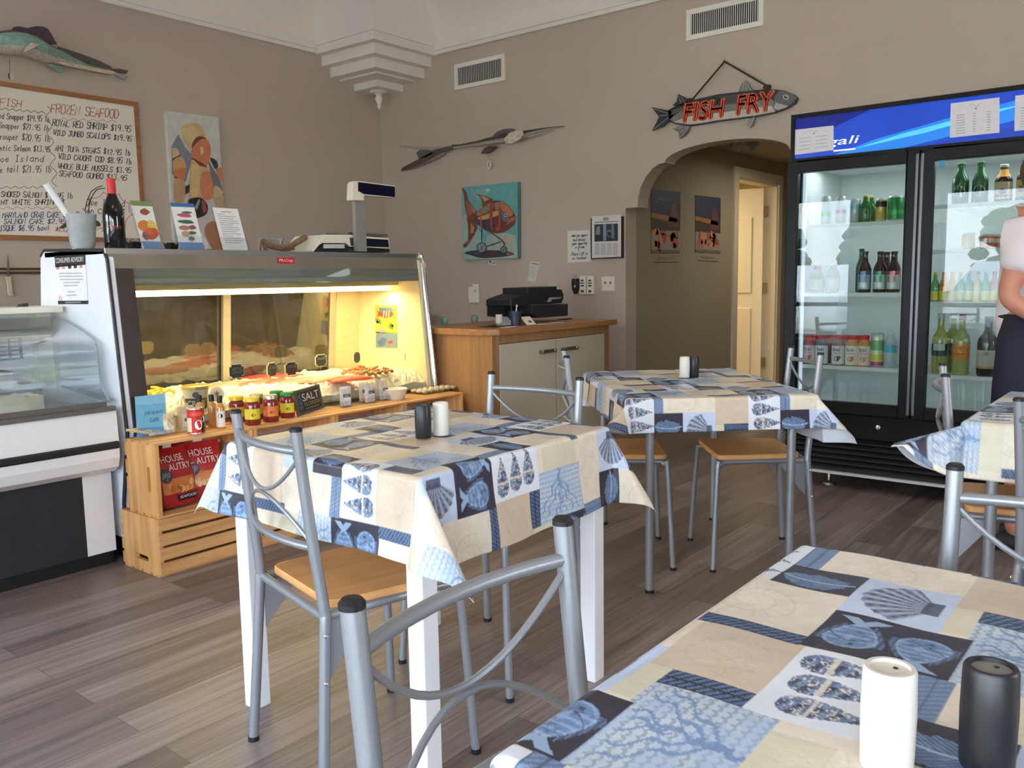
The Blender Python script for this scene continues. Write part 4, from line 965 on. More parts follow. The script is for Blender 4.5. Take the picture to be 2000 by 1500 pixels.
b = tb(wc); b.box(WX1-.06, WX1, 3.985, 4.05, .66, 1.06); b.build('corner_post', CREAMP, wc)
b = tb(wc); b.box(WX0, WX1-.03, 3.52, 4.05, .66, .672); b.build('deck_pan', STEEL, wc)
b = tb(wc); b.box(WX0, WX1-.06, 3.86, 4.045, .99, .998).box(WX0, WX1-.06, 3.86, 3.868, .965, .998); b.build('upper_ledge', WHT, wc)
gp = [(3.495, .695), (3.555, .76), (3.566, .86), (3.575, .93), (3.70, .985), (3.93, 1.045)]
b = tb(wc); gs = smooth_path([(0, y, z) for y, z in gp], 5); m_ = len(gs)
vs = [(WX0, p[1], p[2]) for p in gs]+[(WX1-.008, p[1], p[2]) for p in gs]; b.add(vs, [(i, i+1, m_+i+1, m_+i) for i in range(m_-1)], smooth=True)
fg = b.build('front_glass', glass_mat('curved_case_glass', (244, 248, 250), .9, 0, .05, (235, 238, 242)), wc); sm = fg.modifiers.new('thick', 'SOLIDIFY'); sm.thickness = .005  # faint white haze mixed into the glass stands for a hazy reflection
b = tb(wc); sp = [(3.93, 1.04), (3.575, .93), (3.56, .765), (3.495, .70), (3.92, .735)]
b.slab([(WX1-.006, y, z) for y, z in sp], (.006, 0, 0)); b.build('end_glass', glass_mat('case_end_glass', (246, 249, 250), 1., 0, .06, (235, 238, 242)), wc)
b = tb(wc); b.tube([(WX1-.003, y, z) for y, z in sp[:4]], .0035, 6); b.tube([(WX1-.003, 3.92, .735), (WX1-.003, 3.495, .70)], .006, 6); b.build('glass_edge', mat('glass_edge_grey', (150, 156, 156), .3), wc)
wl_ = area('white_case_fill', (.55, 3.98, 1.05), (.8, .06), (0, 0, 0), 5, (.95, .98, 1))  # fill light added under the slab to brighten the interior, out of view
# perforated grille at the rear
b = tb(wc)
for i in range(13): b.box(1.05+i*.045, 1.056+i*.045, 4.036, 4.046, .86, .955)
for k in range(6): b.box(1.05, 1.60, 4.037, 4.046, .86+k*.018, .866+k*.018)
b.build('air_grille', mat('grille_grey', (120, 122, 126), .5), wc)
def pan(x0, x1, y0, y1, z0, z1, m_, name, label, cat, fillm=None, group=None):
    t = thing(name, label, cat, ((x0+x1)/2, (y0+y1)/2, z0), 0, group); b = tb(t); w = .004
    b.box(x0, x1, y0, y0+w, z0, z1).box(x0, x1, y1-w, y1, z0, z1).box(x0, x0+w, y0+w, y1-w, z0, z1).box(x1-w, x1, y0+w, y1-w, z0, z1).box(x0+w, x1-w, y0+w, y1-w, z0, z0+w)
    b.build('pan_shell', m_, t, bevel=.0015)
    if fillm:
        g = tb(t); n = 14; q, r_ = np.meshgrid(np.linspace(x0+w, x1-w, n*2), np.linspace(y0+w, y1-w, n), indexing='ij'); I = np.arange(2*n*n).reshape(2*n, n)
        g.add(np.stack([q, r_, z1-.012+.022*fbm(q*40, r_*40)], -1).reshape(-1, 3), [tuple(int(v) for v in (I[i, j], I[i+1, j], I[i+1, j+1], I[i, j+1])) for i in range(2*n-1) for j in range(n-1)], smooth=True)
        g.build('contents', fillm, t)
    return t
pan(1.02, 1.46, 3.80, 4.0, .76, .83, STEEL, 'meat_tray', 'steel tray of reddish brown meat in the small white case', 'tray', mat('cooked_meat', (150, 86, 70), .5, noise=.35, nscale=40))
b = MB(); b.box(WX0+.02, WX1-.09, 3.79, 4.045, .748, .756); tag(b.build('wire_shelf', STEEL), 'steel shelf carrying the meat tray in the small white case', 'shelf')
TUB = mat('cream_tub_plastic', (236, 222, 178), .45)
pan(1.12, 1.28, 3.66, 3.80, .673, .735, TUB, 'food_tub', 'cream food tub at the left edge, lower deck of the small white case', 'tub', mat('cream_salad', (238, 228, 196), .6, noise=.08, nscale=60), 'cream tubs in the small white case')
pan(1.335, 1.515, 3.66, 3.80, .673, .735, TUB, 'food_tub', 'cream food tub nearest the end glass of the small white case', 'tub', MATS['cream_salad'], 'cream tubs in the small white case')
# notice on the white end panel
nf = lambda x, y: PX(x, y, X0-.0015); b = MB()
fill(b, nf, [(114, 594), (172, 594), (166, 497), (106, 500)], (240, 240, 242))
n2 = lambda x, y: PX(x, y, X0-.0022)
fill(b, n2, [(108, 522), (167, 517), (166, 497), (106, 500)], (30, 26, 28)); letter(b, 'CONSUMER ADVISORY', lambda x, y: PX(x, y, X0-.0028), (109, 514), (164, 510.5), (108, 504.5), (240, 238, 238))
fill(b, n2, [(113.5, 594), (172, 594), (172, 587), (113, 587.5)], (42, 36, 40))
for k, (x, c) in enumerate(((113, (224, 120, 130)), (124, (226, 150, 140)), (136, (70, 40, 40)), (147, (60, 50, 52)), (158, (232, 140, 140)))): disc(b, n2, (x, 523-k*.8), 3.6, 3.8, c, 10)
disc(b, n2, (117.5, 583), 4, 6, (226, 190, 186), 10)
for k, (y, a, w) in enumerate(((535, 115, 45), (541, 115, 47), (547, 117, 45), (553, 124, 32), (559, 124, 28), (571, 132, 14), (578, 130, 20))): fill(b, n2, [(a, y), (a+w, y-.5), (a+w, y-2.6), (a, y-2.1)], (176, 176, 182))
fill(b, layer(n2, (-.0005, 0, 0)), [(128, 591.5), (158, 591), (158, 589.6), (128, 590)], (190, 186, 190))
tag(b.build('consumer_notice', PAINT), 'white consumer advisory notice taped to the white end panel', 'notice')
# ------------------------------------------------------------------ things on top of the deli case
TZ = 1.3275
def on_case(px, py, Y): p = PY(px, py, Y); return p
p = PY(162, 482, 3.80); t = thing('plastic_pitcher', 'cloudy plastic tumbler holding a rolled white tube on the deli case', 'pitcher', (p[0], p[1], TZ+.002))
b = MB(); b.lathe([(.044, 0), (.050, .02), (.062, .145), (.064, .15), (.060, .148), (.047, .02), (.042, .006), (.0001, .006)], 28, cap=True); b.build('cup', FROST, t)
pt = thing('rolled_paper_tube', 'rolled white plastic tube leaning out of the cloudy tumbler', 'tube', (p[0], p[1], TZ+.012))
b = MB(); b.tube([(.03, 0, 0), (-.125, .02, .262)], [.012, .015], 14); b.build('tube', WHITEP, pt)
st = thing('wire_whisk', 'thin dark bent wire standing in the cloudy tumbler', 'wire', (p[0], p[1], TZ+.012)); b = MB(); b.tube(smooth_path([(.0, .02, 0), (.045, .03, .14), (.06, .03, .20), (.09, .03, .25), (.13, .03, .262)], 6), .0022, 6); b.build('wire', BLKP, st)
p = PY(226, 486, 3.70); t = thing('wine_bottle', 'black wine bottle with a bright red capsule on the deli case', 'bottle', (p[0], p[1], TZ))
h = PY(220, 349, 3.70)[2]-TZ; k = h/.30
b = MB(); b.lathe([(r_*1.12, z*k) for r_, z in [(.036, 0), (.039, .006), (.039, .15), (.036, .175), (.026, .205), (.0155, .232), (.0145, .24)]], 28, cap=True); b.build('glass_body', mat('black_wine_glass', (14, 13, 17), .08, coat=.5), t)
b = MB(); b.lathe([(r_*1.12, z*k) for r_, z in [(.0148, .235), (.0158, .236), (.0152, .296), (.0145, .30), (.0001, .30)]], 24); b.build('capsule', mat('red_capsule', (214, 44, 44), .4), t)
b = MB(); an = math.atan2(-p[1], -p[0]); rr = .0392*1.12
fm = lambda s_, z: (rr*1.004*math.cos(an+s_/rr), rr*1.004*math.sin(an+s_/rr), z)
letter(b, 'MYSTERY', fm, (-.030, .086), (.032, .086), (-.030, .100), (190, 40, 60)); b.build('lettering', PAINT, t)
def leaning_sheet(name, label, cat, corners, Y, dep, cols, holder=True, group=None):
    """card in an acrylic stand; corners in the photo (ll, lr, ul, ur), foot at depth Y and top leaning back by dep"""
    ll, lr, ul, ur = corners
    a = [PY(*ll, Y), PY(*lr, Y), PY(*ul, Y+dep), PY(*ur, Y+dep)]
    for q in (a[0], a[1]): q[2] = TZ+.004
    o = (a[0]+a[1])/2; t = thing(name, label, cat, (o[0], o[1], TZ), 0, group); a = [q-np.array([o[0], o[1], TZ]) for q in a]
    def fm(s_, q): return a[0]*(1-s_)*(1-q)+a[1]*s_*(1-q)+a[2]*(1-s_)*q+a[3]*s_*q
    u = a[1]-a[0]; v = a[2]-a[0]; n_ = np.cross(u, v); n_ /= np.linalg.norm(n_)
    if n_[1] > 0: n_ = -n_
    b = MB(); b.slab([fm(0, 0), fm(1, 0), fm(1, 1), fm(0, 1)], -n_*.0012, col=(236, 234, 230))
    for i, (pts, c) in enumerate(cols): b.poly([fm(*q)+n_*.0004*(i+1) for q in pts], col=c)
    b.build('card', PAINT, t)
    if holder:
        g = MB(); g.slab([fm(-.05, 0)-n_*.003, fm(1.05, 0)-n_*.003, fm(1.05, 1.02)-n_*.003, fm(-.05, 1.02)-n_*.003], -n_*.003)
        g.slab([fm(-.05, 0)+n_*.006, fm(1.05, 0)+n_*.006, fm(1.05, .28)+n_*.012, fm(-.05, .28)+n_*.012], n_*.003)
        g.slab([fm(-.05, 0)+n_*.006, fm(1.05, 0)+n_*.006, fm(1.05, 0)-n_*.08, fm(-.05, 0)-n_*.08], (0, 0, .003))
        g.build('acrylic_stand', ACRYL, t)
    return t
def blob(cx, cy, rx, ry, c, n=9, sd=1):
    rnd = random.Random(sd+int(cx*100)); return ([(cx+rx*rnd.uniform(.75, 1.1)*math.cos(2*PI*i/n), cy+ry*rnd.uniform(.75, 1.1)*math.sin(2*PI*i/n)) for i in range(n)], c)
leaning_sheet('brochure_stand', 'brochure with an orange and green picture in an acrylic stand', 'brochure', [(279, 487), (318, 489), (254, 392), (295, 394)], 3.68, .07,
    [([(0, .9), (1, .9), (1, 1), (0, 1)], (122, 148, 96)), ([(.1, 0), (1, 0), (1, .16), (0, .16)], (120, 150, 196)), blob(.55, .78, .25, .07, (150, 84, 56)), blob(.35, .48, .36, .12, (214, 128, 56)), blob(.75, .50, .24, .12, (222, 196, 84)), blob(.55, .32, .42, .12, (206, 96, 52)), blob(.3, .28, .18, .10, (150, 96, 110)), blob(.8, .36, .18, .1, (196, 84, 46))], group='brochures on the deli case')
leaning_sheet('brochure_stand', 'white brochure of fish drawings with a blue band in an acrylic stand', 'brochure', [(352, 488), (399, 489), (332, 396), (378, 398)], 3.68, .07,
    [([(0, .92), (1, .92), (1, 1), (0, 1)], (60, 110, 164)), ([(0, 0), (1, 0), (1, .16), (0, .16)], (110, 146, 200)), blob(.5, .74, .32, .05, (196, 92, 110)), blob(.6, .80, .26, .03, (84, 110, 120)), blob(.5, .60, .36, .045, (70, 110, 84)), blob(.35, .47, .26, .05, (176, 120, 100)), blob(.7, .48, .2, .05, (150, 84, 84)), blob(.62, .36, .22, .04, (70, 110, 70)), blob(.35, .34, .2, .06, (190, 150, 128)), blob(.55, .24, .14, .05, (128, 120, 116))], group='brochures on the deli case')
lines = [([(.12, .86-.052*i), (.12+w, .86-.052*i), (.12+w, .845-.052*i), (.12, .845-.052*i)], (168, 168, 172)) for i, w in enumerate((.3, .7, .6, .75, .75, .5, .7, .74, .6, .72, .4, .7, .74, .66))]
leaning_sheet('menu_stand', 'printed white menu sheet standing in a clear acrylic holder', 'menu', [(436, 489), (485, 490), (415, 405), (464, 408)], 3.66, .07, [([(.3, .9), (.7, .9), (.7, .92), (.3, .92)], (150, 150, 156))]+lines)
g = MB(); q = [PY(432, 490, 3.70), PY(494, 491, 3.70), PY(472, 390, 3.76), PY(400, 387, 3.76)]
# lime green leaflet tucked behind
leaning_sheet('leaflet', 'lime green leaflet half hidden behind the fish brochure', 'leaflet', [(404, 489), (418, 489), (384, 446), (392, 452)], 3.76, .05, [blob(.5, .4, .35, .3, (226, 232, 120))]+[([(0, 0), (1, 0), (1, .1), (0, .1)], (150, 196, 84))], holder=False)
for px_, l in ((262, 'small dark plaid basket between the wine bottle and the orange brochure'), (335, 'small dark plaid basket between the two brochures')):
    p = PY(px_, 487, 3.80); t = thing('plaid_basket', l, 'basket', (p[0], p[1], TZ), .2, 'plaid baskets on the deli case')
    b = MB(); b.lathe([(.026, 0), (.034, .04), (.031, .04), (.025, .004), (.0001, .004)], 4, a0=PI/4, smooth=False); b.build('basket', mat('plaid_weave', (44, 46, 48), .7, noise=.5, nscale=160), t)
    b = MB(); 
    rnd = random.Random(px_)
    for k in range(5): b.ball((rnd.uniform(-.018, .018), rnd.uniform(-.018, .018), .036+rnd.uniform(0, .01)), (.014, .012, .010), 8, 6)
    b.build('tissue', mat('cream_tissue', (214, 206, 188), .8), t)
# driftwood and small clear frame
p0 = PY(556, 493, 3.74); t = thing('driftwood', 'piece of brown driftwood lying on the deli case', 'driftwood', (p0[0], p0[1], TZ))
b = MB()
def dw(pts, rs): b.tube(smooth_path([np.array(PY(x, y, 3.74))-np.array([p0[0], p0[1], TZ]) for x, y in pts], 4), [rs[0]+(rs[1]-rs[0])*i/((len(pts)-1)*4) for i in range((len(pts)-1)*4+1)], 9)
dw([(512, 470), (522, 478), (545, 484), (566, 481), (580, 473), (597, 463)], (.014, .017)); dw([(545, 484), (556, 489), (575, 486)], (.012, .005)); dw([(518, 474), (516, 482), (522, 488)], (.012, .006))
b.build('branch', mat('driftwood_brown', (128, 96, 70), .8, noise=.3, nscale=50, bump=.4, bscale=70), t)
p = PY(532, 492, 3.80); t = thing('acrylic_display', 'small clear acrylic frame behind the driftwood', 'frame', (p[0], p[1], TZ)); b = MB(); b.box(-.075, .075, 0, .006, .003, .075); b.build('pane', ACRYL, t)
b = MB(); b.box(-.080, .080, -.003, .009, .070, .077).box(-.078, -.072, -.002, .008, 0, .07).box(.058, .064, -.002, .008, 0, .07); b.build('rail', CHROME, t)
# scale with customer display on a pole
SCW = mat('scale_cream', (232, 226, 206), .4); Ys = 3.64
t = thing('deli_scale', 'cream and black deli scale with a pole display on the deli case', 'scale', (PY(690, 494, Ys)[0], Ys, TZ))
S0 = np.array(t.location); SP = lambda x, y, d=0.: PY(x, y, Ys+d)-S0
def prism_px(b, pts, d0, d1, **k):
    q = [PY(x, y, Ys+d0)-S0 for x, y in pts]
    for a in q: a[2] = max(a[2], .001)
    b.slab(q, (0, d1-d0, 0), **k)
b = MB(); prism_px(b, [(611, 494), (628, 479), (676, 478), (684, 485), (761, 487), (761, 493), (742, 494)], .0, .26); b.build('base', BLKP, t)
b = MB(); prism_px(b, [(609.5, 490), (629, 463), (634, 458), (683, 458), (760, 466), (761.5, 486), (684, 482), (676, 475), (630, 475), (624, 479), (612, 493)], .004, .256); b.build('housing', SCW, t, bevel=.004)
b = MB(); prism_px(b, [(684, 464), (758, 468), (760, 483), (686, 480)], -.002, .003); b.build('front_screen', mat('scale_screen', (30, 32, 48), .15), t)
b = MB(); prism_px(b, [(684, 453), (757, 458), (757, 462), (684, 458)], .02, .25); prism_px(b, [(636, 457), (684, 457), (684, 454), (636, 454)], .02, .25); b.build('weighing_platter', STEEL, t)
b = MB(); prism_px(b, [(632, 477), (673, 477), (673, 485), (632, 485)], -.002, .002, col=(196, 196, 200)); b.build('rating_plate', PAINT, t)
b = MB(); x0, x1 = SP(689.5, 480)[0], SP(709, 480)[0]; zt = SP(700, 391)[2]; b.box(x0, x1, -.030, -.004, .01, zt); b.build('pole', mat('brushed_pole', (176, 174, 166), .35, metal=.6), t)
b = MB(); prism_px(b, [(687.5, 391), (711, 392), (712, 382), (772, 386.5), (772.5, 363), (703, 353.5), (692, 354), (689, 358), (688, 370)], -.045, .0); hd = b.build('display_head', SCW, t, bevel=.003)
b = MB(); prism_px(b, [(700, 355.5), (771.5, 364.5), (771.5, 385), (711, 379), (700, 373)], -.048, -.045); b.build('display_screen', mat('dark_blue_display', (22, 20, 48), .12), t)

# ------------------------------------------------------------------ things on top of the crates
def ct(px, py):
    q = PZ(px, py, CT)
    if q[1] > 3.41: q = PY(px, py, 3.41); q[2] = CT
    return q
def lathe_item(name, label, cat, px, py, parts, group=None, rz=0., z=None):
    p = ct(px, py) if z is None else PZ(px, py, z); t = thing(name, label, cat, (p[0], p[1], CT if z is None else z), rz, group)
    for nm, m_, prof_, kw in parts: MB().lathe(prof_, 24, **kw).build(nm, m_, t)
    return t, p
def label_map(p, r): 
    an = math.atan2(-p[1], -p[0]); return lambda s_, z: (r*math.cos(an+s_/r), r*math.sin(an+s_/r), z)
SAUCE = mat('red_sauce', (128, 34, 30), .18, coat=.6, noise=.2, nscale=40); SAUCE2 = mat('dark_sauce', (112, 34, 26), .18, coat=.6, noise=.2, nscale=40)
def jar(px, py, lid, lab, label, s_=1., dark=False):
    H_ = .118*s_; r = .0345*s_
    t, p = lathe_item('sauce_jar', label, 'jar', px, py, [('glass_body', SAUCE, [(r*.9, 0), (r, .006), (r, H_*.72), (r*.93, H_*.79), (r*.80, H_*.83), (r*.80, H_*.86)], {}),
        ('lid', mat('lid_%s' % lid[0], lid[1], .35, metal=lid[2]), [(r*.88, H_*.85), (r*.92, H_*.855), (r*.92, H_*.97), (r*.86, H_), (r*.5, H_*1.0), (.0001, H_*.995)], {})], 'sauce jars on the crates')
    fm = label_map(p, r*1.008); b = MB(); n = 10
    vs = [fm(-r*1.15+2.3*r*i/n, z) for z in (H_*.22, H_*.60) for i in range(n+1)]; b.add(vs, [(i, i+1, n+2+i, n+1+i) for i in range(n)], smooth=True, col=lab)
    f2 = label_map(p, r*1.014); disc(b, f2, (.004, H_*.38), r*.3, r*.2, tuple(int(c*.55) for c in lab), 10); fill(b, f2, [(-r*.5, H_*.5), (r*.6, H_*.5), (r*.6, H_*.55), (-r*.5, H_*.55)], tuple(int(c*.6) for c in lab))
    fill(b, f2, [(-r*1.1, H_*.28), (-r*.72, H_*.28), (-r*.72, H_*.48), (-r*1.1, H_*.48)], (230, 228, 224))
    b.build('paper_label', GLOSSY, t)
YL, GR, SV = ('yellow', (226, 196, 42), 0.), ('green', (38, 128, 66), 0.), ('silver', (196, 186, 160), .7)
jar(502, 801, SV, (226, 206, 60), 'red sauce jar with a silver lid behind the two yellow lidded jars', .98)
jar(541, 796, GR, (226, 206, 60), 'red sauce jar with a green lid, the one standing further back', 1.)
jar(464, 824, YL, (226, 206, 50), 'red sauce jar with a yellow lid, the left one of two', 1.)
jar(494, 829, YL, (226, 206, 50), 'red sauce jar with a yellow lid, the right one of two', 1.04)
jar(530, 823, SV, (232, 130, 60), 'red sauce jar with a silver lid and an orange label', 1.04)
jar(562, 815, GR, (228, 212, 56), 'red sauce jar with a green lid beside the salt sign', 1.)
def hot_bottle(px, py, label, lab):
    t, p = lathe_item('sauce_bottle', label, 'bottle', px, py, [('glass_body', mat('amber_sauce', (196, 140, 78), .15, coat=.5, noise=.1), [(.018, 0), (.0195, .004), (.0195, .092), (.016, .104), (.0095, .112), (.0095, .118)], {}), ('cap', BLKP, [(.0115, .115), (.0115, .143), (.0095, .145), (.0001, .145)], {})], 'small sauce bottles on the crates')
    fm = label_map(p, .0198); b = MB(); n = 8
    if lab:
        vs = [fm(-.024+.048*i/n, z) for z in (.010, .080) for i in range(n+1)]; b.add(vs, [(i, i+1, n+2+i, n+1+i) for i in range(n)], smooth=True, col=(232, 228, 218)); disc(b, label_map(p, .0201), (0, .058), .010, .010, (40, 40, 44), 14)
        b.build('paper_label', PAINT, t)
hot_bottle(391, 812, 'small amber sauce bottle with black cap, behind the coconut can', False)
hot_bottle(416, 834, 'small amber sauce bottle with black cap, middle of three', False)
hot_bottle(432, 837, 'small amber sauce bottle with a white label, nearest the jars', True)
# coconut milk can
t, p = lathe_item('food_can', 'red and white food can with a coconut picture on the crate corner', 'can', 384, 846, [('can_body', mat('can_tin', (200, 196, 190), .3, metal=.9), [(.0335, 0), (.035, .002), (.0345, .005), (.0345, .105), (.035, .108), (.034, .110), (.032, .107), (.0001, .107)], {})])
b = MB(); n = 18; fm = label_map(p, .0350)
for z0, z1, s0, s1, c in ((.006, .104, -.055, .055, (206, 44, 36)),):
    vs = [fm(s0+(s1-s0)*i/n, z) for z in (z0, z1) for i in range(n+1)]; b.add(vs, [(i, i+1, n+2+i, n+1+i) for i in range(n)], smooth=True, col=c)
f2, f3, f4 = label_map(p, .0354), label_map(p, .0357), label_map(p, .0360)
def patch(fm, s0, s1, z0, z1, c, n=6): b.add([fm(s0+(s1-s0)*i/n, z) for z in (z0, z1) for i in range(n+1)], [(i, i+1, n+2+i, n+1+i) for i in range(n)], col=c)
patch(f2, -.052, -.018, .010, .070, (238, 214, 196)); patch(f2, .022, .052, .006, .075, (40, 32, 30)); disc(b, f2, (.012, .040), .021, .027, (44, 30, 26), 20); disc(b, f3, (.010, .040), .016, .021, (244, 242, 240), 20); disc(b, f3, (.034, .062), .012, .014, (244, 242, 240), 14); patch(f3, -.02, .03, .078, .094, (226, 90, 70))
b.build('paper_label', GLOSSY, t)
# blue sign
a = [PY(266, 832, 3.40), PY(326, 830, 3.40), PY(263, 775, 3.43), PY(322, 768, 3.43)]
o_ = (a[0]+a[1])/2; o_[2] = CT; t = thing('clam_sign', 'light blue card sign reading joe island clams against the glass', 'sign', o_)
a[0][2] = a[1][2] = CT+.001; a = [q-o_ for q in a]
fmq = lambda s_, q: a[0]*(1-s_)*(1-q)+a[1]*s_*(1-q)+a[2]*(1-s_)*q+a[3]*s_*q+np.array([0, -.0015, 0])
b = MB(); b.slab([fmq(0, 0), fmq(1, 0), fmq(1, 1), fmq(0, 1)], (0, .0012, 0), col=(112, 176, 206)); f1 = layer(fmq, (0, -.0006, 0)); fill(b, f1, [(0, 0), (1, 0), (1, .16), (0, .24)], (84, 146, 190)); fill(b, f1, [(0, .8), (1, .76), (1, 1), (0, 1)], (132, 190, 216))
letter(b, 'JOE ISLAND', layer(fmq, (0, -.0012, 0)), (.26, .50), (.90, .50), (.26, .60), (70, 92, 120)); letter(b, 'CLAMS', layer(fmq, (0, -.0012, 0)), (.42, .33), (.74, .33), (.42, .43), (70, 92, 120))
b.build('card', PAINT, t)
# bamboo framed card lying on the crates
c_ = [ct(304, 853), ct(344, 842), ct(246, 822), ct(286, 812)]
o_ = sum(c_)/4; o_[2] = CT; t = thing('bamboo_picture_frame', 'bamboo framed card lying tilted on the left crate', 'picture frame', o_); c_ = [q-o_ for q in c_]
for q in c_: q[1] = min(q[1], 3.435-o_[1])
for q in c_[2:]: q[2] = .035
for q in c_[:2]: q[2] = .008
BAM = mat('bamboo_cane', (196, 166, 116), .5, noise=.15, nscale=60)
fmb = lambda s_, q: c_[0]*(1-s_)*(1-q)+c_[1]*s_*(1-q)+c_[2]*(1-s_)*q+c_[3]*s_*q
for (p0, p1) in (((-.08, .05), (1.08, .05)), ((-.08, .95), (1.08, .95)), ((.06, -.06), (.06, 1.06)), ((.94, -.06), (.94, 1.06))):
    MB().tube([fmb(*p0)+np.array([0, 0, .003]), fmb(*p1)+np.array([0, 0, .003])], .005, 8).build('frame_cane', BAM, t)
b = MB(); b.slab([fmb(.05, .05), fmb(.95, .05), fmb(.95, .95), fmb(.05, .95)], (0, 0, -.003), col=(222, 204, 170)); f1 = layer(fmb, (0, 0, .0006))
for c in (blob(.35, .45, .12, .12, (150, 110, 90)), blob(.6, .5, .14, .10, (170, 130, 104)), ([(.2, .75), (.8, .75), (.8, .8), (.2, .8)], (120, 100, 84))): fill(b, f1, *c)
b.build('card', PAINT, t)
# crumpled cling film
b = MB(); rnd = random.Random(3); p = ct(318, 851)
for k in range(9): b.ball((rnd.uniform(-.04, .04), rnd.uniform(-.015, .015), .008+rnd.uniform(0, .008)), (.018, .010, .008), 6, 4)
tag(b.build('plastic_wrap', FROST, loc=(p[0], p[1], CT)), 'crumpled clear plastic wrap beside the bamboo frame', 'plastic wrap')
# cloth topped jar and paper bag
t, p = lathe_item('cloth_topped_jar', 'small cream jar with a raffia tied cloth top on the left crate', 'jar', 331, 836, [('jar_body', mat('cream_crystal', (226, 210, 178), .4, noise=.12, nscale=60), [(.026, 0), (.030, .004), (.030, .05), (.024, .062)], {}), ('cloth_top', mat('burlap_cloth', (206, 188, 150), .9, noise=.2, nscale=90), [(.033, .058), (.026, .066), (.027, .074), (.02, .082), (.0001, .083)], {})])
b = MB(); b.tube([(.027*math.cos(a), .027*math.sin(a), .064) for a in [2*PI*i/20 for i in range(21)]], .0022, 6); b.tube(smooth_path([(-.02, -.028, .064), (-.01, -.036, .045), (.012, -.038, .03)]), .002, 6); b.tube(smooth_path([(-.02, -.028, .064), (-.026, -.034, .045), (-.02, -.036, .026)]), .002, 6); b.build('raffia_tie', BAM, t)
p = ct(364, 836); t = thing('paper_gift_bag', 'small kraft paper bag with a printed tag behind the coconut can', 'bag', (p[0], p[1], CT), -.15)
b = MB(); v = [(-.032, -.02, 0), (.032, -.02, 0), (.032, .02, 0), (-.032, .02, 0), (-.034, -.006, .105), (.034, -.006, .105), (.034, .004, .105), (-.034, .004, .105)]; b.add(v, [(0, 3, 2, 1), (0, 1, 5, 4), (1, 2, 6, 5), (2, 3, 7, 6), (3, 0, 4, 7), (4, 5, 6, 7)]); b.build('bag', mat('kraft_paper', (206, 184, 146), .8, noise=.08, nscale=30), t)
b = MB(); b.slab([(-.022, -.0202, .02), (.018, -.0202, .02), (.018, -.0125, .07), (-.022, -.0125, .07)], (0, -.001, 0), col=(222, 206, 176)); fill(b, lambda x, y: (x, -.0215+(y-.02)*.154-.0005, y), [(-.012, .04), (.008, .04), (.008, .055), (-.012, .055)], (120, 90, 76)); b.build('tag', PAINT, t)
MB().tube(smooth_path([(-.02, -.008, .105), (-.012, -.01, .15), (0.0, -.008, .104)]), .002, 6).build('handle', BAM, t)
# crab tub and round tin inside the case
p = PZ(361, 790, .62); t = thing('crab_tub', 'white tub printed crab with a gold lid inside the deli case', 'tub', (p[0], 3.56, .60)); p = np.array(t.location)
MB().lathe([(.050, 0), (.058, .10)], 28).build('tub_body', mat('crab_tub_white', (212, 206, 196), .4), t); MB().lathe([(.061, .10), (.061, .114), (.055, .118), (.0001, .118)], 28).build('lid', mat('gold_lid', (190, 160, 90), .35, metal=.6), t)
def cone(s_, z):
    r = .0505+.008*z/.10; an = math.atan2(-p[1], -p[0]); return (r*1.01*math.cos(an+s_/r), r*1.01*math.sin(an+s_/r), z)
b = MB(); n = 10; b.add([cone(-.055+.11*i/n, z) for z in (.012, .062) for i in range(n+1)], [(i, i+1, n+2+i, n+1+i) for i in range(n)], col=(60, 62, 74)); letter(b, 'CRAB', layer(cone, (-.0006, -.0006, 0)), (-.04, .024), (.042, .024), (-.04, .052), (226, 222, 214)); disc(b, cone, (0, .078), .016, .014, (90, 92, 104), 10)
b.build('paper_label', PAINT, t)
p = PY(408, 768, 3.53); t = thing('star_sticker', 'round pale sticker with a purple star on the deli case glass', 'sticker', (p[0], 3.4585+(p[2]-.585)*.087-.0005, p[2]))
b = MB(); fm = lambda x, y: (x, y*.087, y); disc(b, fm, (0, 0), .038, .034, (226, 206, 170), 22); disc(b, layer(fm, (0, -.0006, 0)), (0, -.004), .030, .026, (206, 196, 150), 20)
fill(b, layer(fm, (0, -.0012, 0)), [((.017 if i % 2 == 0 else .007)*math.sin(i*PI/5), .002+(.017 if i % 2 == 0 else .007)*math.cos(i*PI/5)) for i in range(10)], (104, 84, 140)); b.build('sticker', PAINT, t)
# chalk sign SEA SALT
a = [PZ(583, 814, CT), PZ(634, 796, CT), PY(578, 766, 3.36), PY(624, 751, 3.38)]
o_ = (a[0]+a[1])/2; t = thing('salt_sign', 'wood framed chalkboard sign reading sea salt florida', 'sign', o_); a = [q-o_ for q in a]
u = a[1]-a[0]; a[2] = a[0]+np.array([0, .035, .118]); a[3] = a[1]+np.array([0, .035, .118])
fms = lambda s_, q: a[0]*(1-s_)*(1-q)+a[1]*s_*(1-q)+a[2]*(1-s_)*q+a[3]*s_*q
nn = np.cross(a[1]-a[0], a[2]-a[0]); nn /= np.linalg.norm(nn); nn = nn if nn[1] < 0 else -nn
b = MB(); b.slab([fms(0, 0), fms(1, 0), fms(1, 1), fms(0, 1)], -nn*.008); b.build('wooden_frame', mat('weathered_grey_wood', (96, 86, 76), .7, noise=.2, nscale=30), t, bevel=.001)
b = MB(); f1 = layer(fms, nn*.001); f2 = layer(fms, nn*.0016); fill(b, f1, [(.1, .1), (.92, .1), (.92, .9), (.1, .9)], (36, 38, 44))
letter(b, 'SALT', f2, (.26, .50), (.88, .50), (.26, .80), (226, 226, 224)); letter(b, 'FLORIDA', f2, (.30, .30), (.88, .30), (.30, .44), (176, 140, 76)); letter(b, 'SEA', f2, (.22, .22), (.22, .86), (.12, .22), (70, 140, 176)); fill(b, f2, [(.3, .18), (.8, .18), (.8, .21), (.3, .21)], (120, 140, 150))
